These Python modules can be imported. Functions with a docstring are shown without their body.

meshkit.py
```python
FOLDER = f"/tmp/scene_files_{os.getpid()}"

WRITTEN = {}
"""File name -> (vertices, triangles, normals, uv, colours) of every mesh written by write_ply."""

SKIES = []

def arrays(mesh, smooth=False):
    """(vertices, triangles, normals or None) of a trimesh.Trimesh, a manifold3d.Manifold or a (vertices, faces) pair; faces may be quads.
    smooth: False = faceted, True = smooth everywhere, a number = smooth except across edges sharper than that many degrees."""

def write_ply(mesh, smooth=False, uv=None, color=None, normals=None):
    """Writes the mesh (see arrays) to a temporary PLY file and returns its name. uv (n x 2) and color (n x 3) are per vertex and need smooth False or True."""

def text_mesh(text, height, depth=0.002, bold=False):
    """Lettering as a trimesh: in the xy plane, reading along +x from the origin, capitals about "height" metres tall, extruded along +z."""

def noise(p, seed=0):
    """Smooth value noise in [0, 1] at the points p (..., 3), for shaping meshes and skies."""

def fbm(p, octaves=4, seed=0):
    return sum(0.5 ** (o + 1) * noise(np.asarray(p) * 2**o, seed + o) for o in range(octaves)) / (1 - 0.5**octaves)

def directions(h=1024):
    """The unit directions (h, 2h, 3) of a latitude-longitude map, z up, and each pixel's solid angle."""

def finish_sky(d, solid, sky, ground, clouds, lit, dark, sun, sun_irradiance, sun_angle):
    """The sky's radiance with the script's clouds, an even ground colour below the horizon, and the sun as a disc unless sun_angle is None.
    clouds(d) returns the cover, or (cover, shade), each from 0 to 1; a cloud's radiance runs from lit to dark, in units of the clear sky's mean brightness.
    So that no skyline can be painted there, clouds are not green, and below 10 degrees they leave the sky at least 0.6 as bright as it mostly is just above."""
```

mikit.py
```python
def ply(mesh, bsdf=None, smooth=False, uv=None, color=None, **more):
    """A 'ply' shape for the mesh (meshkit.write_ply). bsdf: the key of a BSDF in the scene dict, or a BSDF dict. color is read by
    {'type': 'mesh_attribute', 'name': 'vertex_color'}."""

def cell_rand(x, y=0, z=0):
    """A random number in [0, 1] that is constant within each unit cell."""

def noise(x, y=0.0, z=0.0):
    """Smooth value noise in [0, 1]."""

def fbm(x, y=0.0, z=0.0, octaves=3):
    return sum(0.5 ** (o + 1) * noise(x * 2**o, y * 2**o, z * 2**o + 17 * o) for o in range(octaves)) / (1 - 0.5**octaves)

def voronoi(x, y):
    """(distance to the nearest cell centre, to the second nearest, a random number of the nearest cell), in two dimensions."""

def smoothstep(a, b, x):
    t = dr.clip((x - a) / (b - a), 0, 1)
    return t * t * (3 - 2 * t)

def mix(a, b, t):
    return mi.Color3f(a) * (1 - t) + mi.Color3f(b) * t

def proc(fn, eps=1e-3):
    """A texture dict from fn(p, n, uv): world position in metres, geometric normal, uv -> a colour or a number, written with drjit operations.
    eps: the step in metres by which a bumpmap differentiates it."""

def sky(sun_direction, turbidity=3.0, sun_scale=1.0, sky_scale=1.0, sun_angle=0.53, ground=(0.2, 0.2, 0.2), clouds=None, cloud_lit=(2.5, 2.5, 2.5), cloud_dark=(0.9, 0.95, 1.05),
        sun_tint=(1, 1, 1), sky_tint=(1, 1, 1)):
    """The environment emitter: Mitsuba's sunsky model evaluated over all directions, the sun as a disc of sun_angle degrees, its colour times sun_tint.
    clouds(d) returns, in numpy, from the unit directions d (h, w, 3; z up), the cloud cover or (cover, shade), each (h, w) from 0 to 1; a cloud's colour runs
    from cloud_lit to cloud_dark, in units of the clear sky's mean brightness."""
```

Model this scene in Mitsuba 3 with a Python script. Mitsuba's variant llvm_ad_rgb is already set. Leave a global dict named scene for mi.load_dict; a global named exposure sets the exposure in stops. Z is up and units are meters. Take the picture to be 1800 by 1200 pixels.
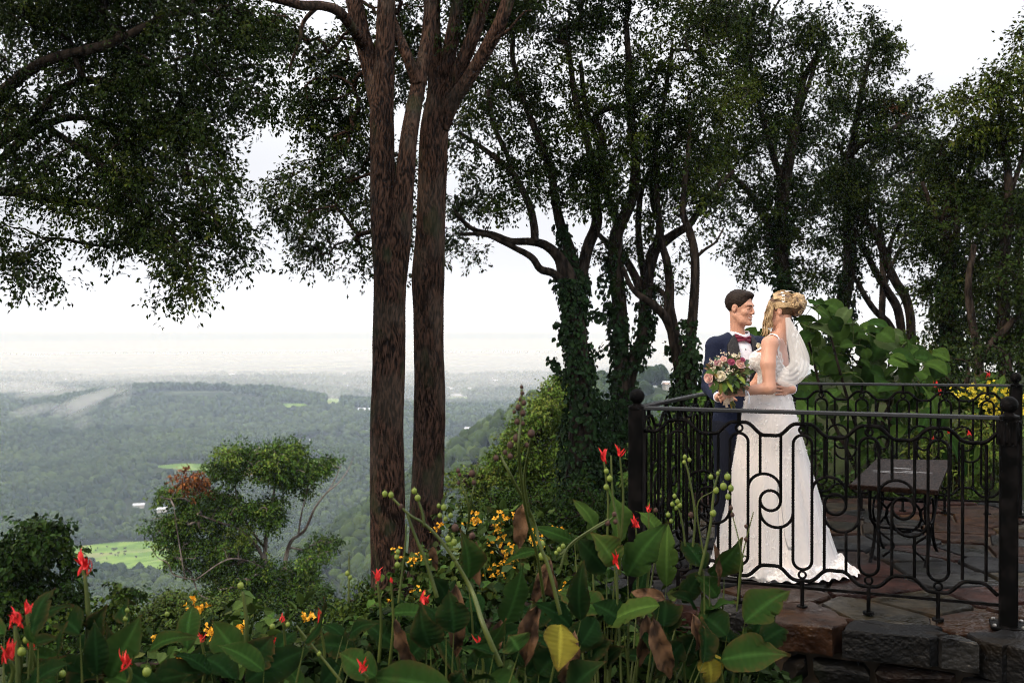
import math
import numpy as np, trimesh, drjit as dr, mitsuba as mi
import mikit, meshkit

# ---------------------------------------------------------------- camera, sky, exposure
scene, labels = {}, {}
TF = mi.ScalarTransform4f
EYE = 1.51                                  # metres above the terrace floor (z = 0)
HORIZON, FPX = 585.0, 1800.0                # in the 1800 x 1200 photograph
scene['haze_air'] = {'type': 'homogeneous', 'albedo': {'type': 'rgb', 'value': [0.985, 0.988, 0.992]},
                     'sigma_t': {'type': 'rgb', 'value': [0.000125, 0.00015, 0.00019]}}
scene['camera'] = {'type': 'thinlens', 'fov': 53.1301, 'fov_axis': 'x', 'near_clip': 0.05, 'far_clip': 60000.0,
                   'aperture_radius': 0.0032, 'focus_distance': 6.4,
                   'to_world': TF().look_at(origin=[0, 0, EYE], target=[0, 10, EYE - 10 * 15 / FPX], up=[0, 0, 1]),
                   'medium': {'type': 'ref', 'id': 'haze_air'}}
SUN = np.array([-0.62, -0.45, 0.65])
def cloud_cover(d):
    n = meshkit.fbm(d * np.array([2.0, 2.0, 4.0]) + 3.1, 4)
    high = np.clip((d[..., 2] - 0.20) / 0.75, 0, 1) ** 0.9
    return np.ones(d.shape[:2]), np.clip(0.97 - high + 0.45 * (n - 0.5) - 0.30 * np.exp(-np.clip(d[..., 2], 0, 1) / 0.06), 0, 1)
scene['sky'] = mikit.sky(SUN, turbidity=4, sun_scale=0.22, sun_angle=26, clouds=cloud_cover,
                         cloud_lit=(2.75, 2.75, 2.8), cloud_dark=(1.06, 1.085, 1.15), ground=(0.06, 0.07, 0.05))
exposure = 3.05

# ---------------------------------------------------------------- helpers
def P(px, py, D):
    """The point at distance D (along y) that stands where the photograph shows pixel (px, py)."""
    return np.array([(px - 900.0) / FPX * D, D, EYE + (HORIZON - py) / FPX * D])

def key_for(name):
    if name not in labels and name not in scene and not any(k.startswith(name + '__') for k in scene):
        return name
    n = 1
    while True:
        k = '%s_%03d' % (name, n)
        if k not in labels and k not in scene and not any(q.startswith(k + '__') for q in scene):
            return k
        n += 1
COUNT = {}
def numbered(name):
    n = COUNT.get(name, 0)
    COUNT[name] = n + 1
    return name if n == 0 else '%s_%03d' % (name, n)

def thing(name, label, cat, group=None, kind=None):
    k = numbered(name)
    labels[k] = {'label': label, 'category': cat}
    if group: labels[k]['group'] = group
    if kind: labels[k]['kind'] = kind
    return k
def part(holder, name, mesh, mat, smooth=True, label=None, kind=None, **more):
    k = numbered(holder + '__' + name)
    scene[k] = mikit.ply(mesh, mat, smooth, **more)
    d = {}
    if label: d['label'] = label
    if kind: d['kind'] = kind
    if d: labels[k] = d
    return k
def solo(k, mesh, mat, smooth=True, **more):
    scene[k] = mikit.ply(mesh, mat, smooth, **more)
    return k
def structure(name, label, mesh, mat, smooth=True, kind='structure', **more):
    k = thing(name, label, name.replace('_', ' '), kind=kind)
    return solo(k, mesh, mat, smooth, **more)

def join(meshes):
    vs, fs, at = [], [], 0
    for v, f in meshes:
        v, f = np.asarray(v, float), np.asarray(f, int)
        if f.shape[1] == 4: f = np.vstack([f[:, [0, 1, 2]], f[:, [0, 2, 3]]])
        vs.append(v); fs.append(f + at); at += len(v)
    return np.vstack(vs), np.vstack(fs)
def tm(m):
    return np.asarray(m.vertices, float), np.asarray(m.faces, int)
def unit(v):
    v = np.asarray(v, float)
    return v / np.maximum(np.linalg.norm(v, axis=-1, keepdims=True), 1e-9)

def outward(v, f):
    a, b, c = v[f[:, 0]], v[f[:, 1]], v[f[:, 2]]
    m = v.mean(0)
    return (v, f) if np.einsum('ij,ij->i', a - m, np.cross(b - m, c - m)).sum() >= 0 else (v, f[:, ::-1])
def spline(pts, n):
    """Catmull-Rom through pts (k, c), n points per span."""
    p = np.asarray(pts, float)
    q = np.vstack([2 * p[0] - p[1], p, 2 * p[-1] - p[-2]])
    out = []
    t = np.linspace(0, 1, n, endpoint=False)[:, None]
    for i in range(1, len(q) - 2):
        a, b, c, d = q[i - 1], q[i], q[i + 1], q[i + 2]
        out.append(0.5 * (2 * b + (c - a) * t + (2 * a - 5 * b + 4 * c - d) * t**2 + (3 * b - a - 3 * c + d) * t**3))
    return np.vstack(out + [p[-1:]])

def tube(pts, rad, sides=8, cap=True, bump=None, closed=False):
    p = np.asarray(pts, float); n = len(p)
    r = np.broadcast_to(np.asarray(rad, float), (n,))
    t = unit(np.gradient(p, axis=0)) if not closed else unit(np.roll(p, -1, 0) - np.roll(p, 1, 0))
    ref = np.array([0, 0, 1.0]) if abs(t[0][2]) < 0.9 else np.array([1.0, 0, 0])
    N = np.zeros_like(p); N[0] = unit(np.cross(t[0], ref))
    for i in range(1, n):
        w = N[i - 1] - t[i] * (N[i - 1] @ t[i])
        N[i] = unit(w)
    B = np.cross(t, N)
    a = np.arange(sides) / sides * 2 * np.pi
    ring = N[:, None] * np.cos(a)[None, :, None] + B[:, None] * np.sin(a)[None, :, None]
    rr = r[:, None] * np.ones((1, sides))
    if bump is not None: rr = rr * bump(p, a)
    v = (p[:, None] + ring * rr[..., None]).reshape(-1, 3)
    m = n if closed else n - 1
    i, j = np.meshgrid(np.arange(m), np.arange(sides), indexing='ij')
    i2, j2 = (i + 1) % n, (j + 1) % sides
    f = np.stack([i * sides + j, i * sides + j2, i2 * sides + j2, i2 * sides + j], -1).reshape(-1, 4)
    f = np.vstack([f[:, [0, 1, 2]], f[:, [0, 2, 3]]])
    if cap and not closed:
        k = np.arange(sides)
        v = np.vstack([v, p[:1], p[-1:]])
        f = np.vstack([f, np.stack([np.full(sides, n * sides), (k + 1) % sides, k], 1),
                       np.stack([np.full(sides, n * sides + 1), (n - 1) * sides + k, (n - 1) * sides + (k + 1) % sides], 1)])
    return outward(v, f)

def flatbar(pts, w, h, up):
    """A bar of rectangular section w x h (h along up) along pts, edges bevelled by eight corners."""
    p = np.asarray(pts, float); t = unit(np.gradient(p, axis=0)); up = unit(np.asarray(up, float))
    s = unit(np.cross(t, up)); u = np.cross(s, t)
    b = min(w, h) * 0.18
    c = [(w/2-b, h/2), (w/2, h/2-b), (w/2, -h/2+b), (w/2-b, -h/2), (-w/2+b, -h/2), (-w/2, -h/2+b), (-w/2, h/2-b), (-w/2+b, h/2)]
    v = np.stack([p + s * x + u * y for x, y in c], 1).reshape(-1, 3)
    n = len(p); k = np.arange(8)
    f = [np.stack([i*8 + k, i*8 + (k+1) % 8, (i+1)*8 + (k+1) % 8, (i+1)*8 + k], 1) for i in range(n - 1)]
    f = np.vstack(f); f = np.vstack([f[:, [0, 1, 2]], f[:, [0, 2, 3]]])
    e = np.array([[0, i, i + 1] for i in range(1, 7)])
    return outward(v, np.vstack([f, e[:, ::-1], e + (n - 1) * 8]))

def lathe(profile, center, sides=24):
    pr = np.asarray(profile, float); n = len(pr)
    a = np.arange(sides) / sides * 2 * np.pi
    v = np.stack([pr[:, :1] * np.cos(a), pr[:, :1] * np.sin(a), pr[:, 1:] + 0 * a], -1).reshape(-1, 3) + np.asarray(center, float)
    i, j = np.meshgrid(np.arange(n - 1), np.arange(sides), indexing='ij')
    f = np.stack([i*sides + j, i*sides + (j+1) % sides, (i+1)*sides + (j+1) % sides, (i+1)*sides + j], -1).reshape(-1, 4)
    return outward(v, np.vstack([f[:, [0, 1, 2]], f[:, [0, 2, 3]]]))

def boxmesh(center, size, bevel=0.0, yaw=0.0):
    c, s = np.asarray(center, float), np.asarray(size, float) / 2
    if bevel <= 0:
        m = trimesh.creation.box(extents=2 * s); v, f = tm(m)
    else:
        pts = []
        for sx in (-1, 1):
            for sy in (-1, 1):
                for sz in (-1, 1):
                    for k in range(3):
                        o = np.full(3, bevel); o[k] = 0
                        pts.append(np.array([sx, sy, sz]) * (s - o))
        h = trimesh.convex.convex_hull(np.array(pts)); v, f = tm(h)
    R = np.array([[math.cos(yaw), -math.sin(yaw), 0], [math.sin(yaw), math.cos(yaw), 0], [0, 0, 1]])
    return v @ R.T + c, f

# ---- signed distances and a surface-nets mesher, for bodies and cloth
def sd_cone(p, a, b, ra, rb):
    a, b = np.asarray(a, float), np.asarray(b, float)
    d = b - a
    t = np.clip(((p - a) @ d) / max(d @ d, 1e-12), 0, 1)
    return np.linalg.norm(p - a - t[:, None] * d, axis=1) - (ra + (rb - ra) * t)
def sd_ell(p, c, r, R=None):
    q = p - np.asarray(c, float)
    if R is not None: q = q @ R
    r = np.asarray(r, float)
    k0 = np.linalg.norm(q / r, axis=1); k1 = np.linalg.norm(q / r**2, axis=1)
    return k0 * (k0 - 1) / np.maximum(k1, 1e-9)
def smin(a, b, k):
    h = np.clip(0.5 + 0.5 * (b - a) / k, 0, 1)
    return b + (a - b) * h - k * h * (1 - h)
def smax(a, b, k):
    return -smin(-a, -b, k)
def surfnet(fn, lo, hi, h):
    lo, hi = np.asarray(lo, float), np.asarray(hi, float)
    n = np.ceil((hi - lo) / h).astype(int) + 1
    ax = [lo[k] + h * np.arange(n[k]) for k in range(3)]
    if n.prod() < 60000:
        d = fn(np.stack(np.meshgrid(*ax, indexing='ij'), -1).reshape(-1, 3)).reshape(n)
    else:                                   # far from the surface a coarse look is enough
        m = (n + 2) // 4 + 1; n = (m - 1) * 4 + 1
        ax = [lo[k] + h * np.arange(n[k]) for k in range(3)]
        dc = fn(np.stack(np.meshgrid(*[x[::4] for x in ax], indexing='ij'), -1).reshape(-1, 3)).reshape(m)
        hot = np.zeros(m - 1, bool)
        for a in (0, 1):
            for b in (0, 1):
                for e in (0, 1): hot |= np.abs(dc[a:m[0]-1+a, b:m[1]-1+b, e:m[2]-1+e]) < 8 * h
        d = np.repeat(np.repeat(np.repeat(dc, 4, 0), 4, 1), 4, 2)[:n[0], :n[1], :n[2]].copy()
        fine = np.zeros(n, bool)
        for c in np.argwhere(hot) * 4: fine[c[0]:c[0]+5, c[1]:c[1]+5, c[2]:c[2]+5] = True
        q = np.argwhere(fine)
        d[fine] = fn(lo + h * q)
    s = d < 0
    c = np.zeros(n - 1, int)
    for a in (0, 1):
        for b in (0, 1):
            for e in (0, 1):
                c += s[a:n[0]-1+a, b:n[1]-1+b, e:n[2]-1+e]
    act = (c > 0) & (c < 8)
    idx = -np.ones(act.shape, int); cells = np.argwhere(act); idx[act] = np.arange(len(cells))
    acc, cnt = np.zeros((len(cells), 3)), np.zeros(len(cells))
    corners = [(a, b, e) for a in (0, 1) for b in (0, 1) for e in (0, 1)]
    for u in range(8):
        for w in range(u + 1, 8):
            cu, cw = np.array(corners[u]), np.array(corners[w])
            if np.abs(cu - cw).sum() != 1: continue
            du = d[tuple((cells + cu).T)]; dw = d[tuple((cells + cw).T)]
            m = (du < 0) != (dw < 0)
            t = np.where(m, du / np.where(m, du - dw, 1), 0)
            acc[m] += (cu + (cw - cu) * t[:, None])[m]; cnt[m] += 1
    v = lo + h * (cells + acc / np.maximum(cnt, 1)[:, None])
    faces = []
    for k in range(3):
        k1, k2 = (k + 1) % 3, (k + 2) % 3
        sl0 = [slice(None)] * 3; sl1 = [slice(None)] * 3
        sl0[k] = slice(0, n[k] - 1); sl1[k] = slice(1, n[k])
        a, b = s[tuple(sl0)], s[tuple(sl1)]
        e = np.argwhere(a != b)
        ok = (e[:, k1] > 0) & (e[:, k2] > 0) & (e[:, k1] < n[k1] - 1) & (e[:, k2] < n[k2] - 1)
        e = e[ok]; flip = a[tuple(e.T)]
        o1 = np.zeros(3, int); o1[k1] = 1
        o2 = np.zeros(3, int); o2[k2] = 1
        q = np.stack([idx[tuple((e - o1 - o2).T)], idx[tuple((e - o2).T)], idx[tuple(e.T)], idx[tuple((e - o1).T)]], 1)
        q[~flip] = q[~flip][:, ::-1]
        faces.append(q)
    q = np.vstack(faces)
    q = q[(q >= 0).all(1)]
    f = np.vstack([q[:, [0, 1, 2]], q[:, [0, 2, 3]]])
    # a step onto the surface
    for _ in range(2):
        e = h * 0.1
        d0 = fn(v)
        gr = np.stack([(fn(v + np.eye(3)[k] * e) - d0) / e for k in range(3)], 1)
        v = v - gr * (d0 / np.maximum((gr**2).sum(1), 0.2))[:, None] * 0.8
    return v, f

def rotz(a):
    return np.array([[math.cos(a), -math.sin(a), 0], [math.sin(a), math.cos(a), 0], [0, 0, 1.0]])
def frames(d, up):
    """Rotation matrices (n, 3, 3) with columns side, forward d, normal."""
    d = unit(d); s = unit(np.cross(d, up)); n = np.cross(s, d)
    return np.stack([s, d, n], -1)

def scatter(template, pos, R, size, tint=None):
    """Copies of a small (v, f) template: pos (n,3), R (n,3,3), size (n,) or (n,3); returns the mesh and per-vertex colours."""
    tv, tf = template
    size = np.asarray(size, float)
    s = size[:, None, None] if size.ndim == 1 else size[:, None, :]
    v = np.einsum('nij,nkj->nki', R, tv[None] * s) + pos[:, None]
    f = tf[None] + (np.arange(len(pos)) * len(tv))[:, None, None]
    c = None if tint is None else np.repeat(tint, len(tv), axis=0)
    return (v.reshape(-1, 3), f.reshape(-1, 3)), c

# ---------------------------------------------------------------- materials
def vc(): return {'type': 'mesh_attribute', 'name': 'vertex_color'}
def rgb(*c): return {'type': 'rgb', 'value': list(c)}
def mat(name, color, rough=0.7, spec=0.4, two=False, **more):
    b = {'type': 'principled', 'base_color': color if isinstance(color, dict) else rgb(*color), 'roughness': rough, 'specular': spec, **more}
    scene[name] = {'type': 'twosided', 'bsdf': b} if two else b
    return name
def bumped(name, color, height, scale=1.0, eps=1e-3, rough=0.7, spec=0.4, two=False, **more):
    b = {'type': 'bumpmap', 'arbitrary': mikit.proc(height, eps), 'scale': scale,
         'bsdf': {'type': 'principled', 'base_color': color if isinstance(color, dict) else rgb(*color), 'roughness': rough, 'specular': spec, **more}}
    scene[name] = {'type': 'twosided', 'bsdf': b} if two else b
    return name
noise, fbm, smoothstep, mix = mikit.noise, mikit.fbm, mikit.smoothstep, mikit.mix

mat('foliage_mat', vc(), 0.6, 0.07, True)
scene['leaf_mat'] = {'type': 'principledthin', 'base_color': vc(), 'roughness': 0.42, 'diff_trans': 0.55, 'spec_trans': 0.0, 'eta': 1.45}
def bark_h(p, n, uv):
    w = 0.12 * fbm(p.x * 6, p.y * 6, p.z * 3, 2)
    return 0.5 * noise((p.x + w) * 95, (p.y + w) * 95, p.z * 13) + 0.5 * fbm((p.x + w) * 38, (p.y + w) * 38, p.z * 5.5, 3)
def bark_c(p, n, uv):
    h = bark_h(p, n, uv)
    c = mix((0.006, 0.003, 0.002), (0.085, 0.045, 0.030), smoothstep(0.34, 0.72, h))
    patch = smoothstep(0.52, 0.68, fbm(p.x * 3.1, p.y * 3.1, p.z * 1.7, 3))
    c = mix(c, mi.Color3f(0.085, 0.066, 0.050) * (0.4 + h), patch * 0.4)
    return mix(c, (0.03, 0.04, 0.018), smoothstep(0.6, 0.75, fbm(p.x * 5 + 9, p.y * 5, p.z * 2, 2)) * 0.5)
bumped('bark_mat', mikit.proc(bark_c), bark_h, 0.045, 2e-3, 0.75, 0.12)
def barkdark_c(p, n, uv):
    h = fbm(p.x * 20, p.y * 20, p.z * 5, 3)
    return mix((0.008, 0.006, 0.0045), (0.050, 0.036, 0.027), smoothstep(0.3, 0.75, h))
bumped('branch_mat', mikit.proc(barkdark_c), lambda p, n, uv: fbm(p.x * 22, p.y * 22, p.z * 6, 2), 0.02, 3e-3, 0.8, 0.1)
def gum_c(p, n, uv):
    h = fbm(p.x * 3, p.y * 3, p.z * 1.6, 3)
    return mix((0.07, 0.05, 0.04), (0.24, 0.20, 0.17), smoothstep(0.35, 0.65, h))
mat('gum_bark_mat', mikit.proc(gum_c), 0.7, 0.3)
# ---------------------------------------------------------------- the valley
PLAIN = -200.0
def gauss(x, y, cx, cy, sx, sy, rot=0.0):
    c, s = math.cos(rot), math.sin(rot)
    u, v = (x - cx) * c + (y - cy) * s, -(x - cx) * s + (y - cy) * c
    return np.exp(-(u / sx)**2 - (v / sy)**2)
def sstep(a, b, x):
    t = np.clip((x - a) / (b - a), 0, 1)
    return t * t * (3 - 2 * t)
def ground_z(x, y):
    x, y = np.asarray(x, float), np.asarray(y, float)
    d = np.hypot(x * 0.85 - 2, y)
    # the lookout hill: a shelf round the terrace, then a steep fall
    near = -0.62 - 0.15 * np.clip(d - 5, 0, 4) - 0.24 * np.clip(d - 9, 0, 5) - 0.47 * np.clip(d - 14, 0, 12) - 0.32 * np.clip(d - 26, 0, 18) - 0.85 * np.clip(d - 44, 0, 400)
    shelf = sstep(-1.9, 1.6, x - 0.75 - 0.20 * y) * sstep(31, 25, y)       # behind and right of the terrace the hill stays high
    near = near * (1 - shelf) + (-0.45 + 0.75 * sstep(8.8, 12, y) + 0.25 * sstep(12, 19, y)) * shelf
    far = PLAIN + 0 * x
    far = far + 64 * gauss(x, y, -760, 2250, 420, 300, -0.15)      # the wooded hill with the mist
    far = far + 32 * gauss(x, y, -430, 2150, 420, 260, -0.5)
    far = far + 26 * gauss(x, y, -1500, 2500, 500, 300)
    far = far + 22 * gauss(x, y, -500, 1500, 500, 160, -0.2)
    far = far + 118 * gauss(x, y, 30, 650, 190, 170) + 70 * gauss(x, y, 170, 560, 200, 200) + 60 * gauss(x, y, 520, 900, 420, 380)   # spur under the twin trunks
    far = far + 30 * gauss(x, y, -330, 1330, 300, 110, 0.12) + 26 * gauss(x, y, -900, 1650, 420, 130, -0.1) + 24 * gauss(x, y, 150, 1800, 420, 160, 0.1)
    far = far + 44 * (meshkit.fbm(np.stack([x / 420, y / 420, 0 * x], -1), 3) - 0.5) * sstep(500, 1100, y)
    far = far - 10 * sstep(900, 700, y) * sstep(200, -100, x)
    w = sstep(80, 330, d)
    return np.maximum(near, far) * (1 - w) + far * w

# one sheet, close rows near by and wide rows far away
ang = np.linspace(-1.25, 1.25, 250)
rad = np.concatenate([np.linspace(0.0, 30, 70), np.geomspace(30.5, 11000, 200)])
A, R = np.meshgrid(ang, rad, indexing='ij')
gx, gy = R * np.sin(A), R * np.cos(A) - 3.0
gz = ground_z(gx, gy) + np.where(R < 60, 0.10 * (meshkit.fbm(np.stack([gx, gy, 0 * gx], -1) * 0.9, 3) - 0.5), 0)
i, j = np.meshgrid(np.arange(len(ang) - 1), np.arange(len(rad) - 1), indexing='ij')
m = len(rad)
quads = np.stack([i * m + j, i * m + j + 1, (i + 1) * m + j + 1, (i + 1) * m + j], -1).reshape(-1, 4)[:, ::-1]
def ground_c(p, n, uv):
    far = smoothstep(60, 500, p.y)
    soil = mix((0.018, 0.016, 0.009), (0.03, 0.045, 0.014), fbm(p.x * 2.5, p.y * 2.5, 0, 3))
    f = fbm(p.x / 60, p.y / 60, 0, 4)
    wood = mix((0.020, 0.030, 0.014), (0.045, 0.060, 0.024), smoothstep(0.3, 0.7, f))
    open_ = smoothstep(0.66, 0.72, fbm(p.x / 330 + 5, p.y / 140, 3, 3)) * smoothstep(1700, 2600, p.y)
    wood = mix(wood, (0.15, 0.17, 0.07), open_ * 0.8)
    return mix(soil, wood, far)
mat('ground_mat', mikit.proc(ground_c), 0.95, 0.1)
structure('ground', 'hillside falling to the wooded plain', (np.stack([gx, gy, gz], -1).reshape(-1, 3), quads), 'ground_mat')

# pastures, draped on the plain
def grass_c(p, n, uv):
    f = fbm(p.x / 14, p.y / 14, 0, 4)
    c = mix((0.08, 0.15, 0.022), (0.14, 0.22, 0.038), smoothstep(0.3, 0.7, f))
    return mix(c, (0.20, 0.18, 0.09), smoothstep(0.55, 0.72, fbm(p.x / 40, p.y / 25, 4, 3)) * 0.6)
mat('pasture_mat', mikit.proc(grass_c), 0.9, 0.2)
mat('bare_soil_mat', mikit.proc(lambda p, n, uv: mix((0.30, 0.20, 0.13), (0.24, 0.22, 0.12), fbm(p.x / 20, p.y / 20, 0, 3))), 0.95, 0.1)
FIELDS = []
def onplain(px, py, z=None):
    """Where the line of sight through (px, py) meets the land."""
    sx, sz = (px - 900) / FPX, (HORIZON - py) / FPX
    D = np.linspace(70, 9000, 9000)
    h = EYE + sz * D - ground_z(sx * D, D)
    k = np.argmax(h < 0)
    return np.array([sx * D[k], D[k], ground_z(sx * D[k], D[k])])
def field(outline, material, label, lift=0.6):
    from shapely import Polygon, Point
    g = np.array([onplain(*q)[:2] for q in outline])
    poly = Polygon(g).buffer(12).buffer(-12).simplify(2)
    step = max(6.0, math.sqrt(poly.area) / 40)
    m = trimesh.creation.triangulate_polygon(poly, engine='earcut')
    v, f = np.array(m[0]), np.array(m[1])
    t = trimesh.Trimesh(np.column_stack([v, 0 * v[:, 0]]), f)
    v, f = trimesh.remesh.subdivide_to_size(t.vertices, t.faces, step * 2, max_iter=12)
    v[:, 2] = ground_z(v[:, 0], v[:, 1]) + lift
    if trimesh.Trimesh(v, f, process=False).face_normals[:, 2].mean() < 0: f = f[:, ::-1]
    FIELDS.append(poly)
    structure('pasture', label, (v, f), material)
field([(118, 962), (200, 954), (275, 952), (320, 958), (330, 985), (300, 1003), (230, 1001), (160, 992), (120, 982)], 'pasture_mat', 'bright green cattle pasture among the woods')
field([(425, 905), (470, 878), (500, 880), (495, 905), (455, 925)], 'pasture_mat', 'small green clearing seen through the gum tree')
field([(250, 821), (320, 815), (400, 818), (420, 826), (330, 828)], 'pasture_mat', 'narrow green clearing in the middle of the woods')
field([(525, 815), (552, 808), (600, 818), (560, 826)], 'pasture_mat', 'green clearing right of the gum tree crown')
field([(430, 800), (455, 786), (500, 800), (480, 834), (425, 838)], 'bare_soil_mat', 'bare brown clearing behind the gum tree crown', 1.0)
field([(15, 713), (55, 712), (62, 718), (20, 719)], 'bare_soil_mat', 'bare brown strip on the far left hillside', 3.0)
field([(780, 700), (826, 699), (832, 710), (784, 711)], 'pasture_mat', 'pale field right of the tree trunks', 3.0)
field([(490, 712), (535, 711), (545, 718), (500, 719)], 'pasture_mat', 'pale field on the far plain', 3.0)
field([(570, 702), (600, 702), (602, 714), (572, 715)], 'pasture_mat', 'pale field around a farmhouse', 3.0)

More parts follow.
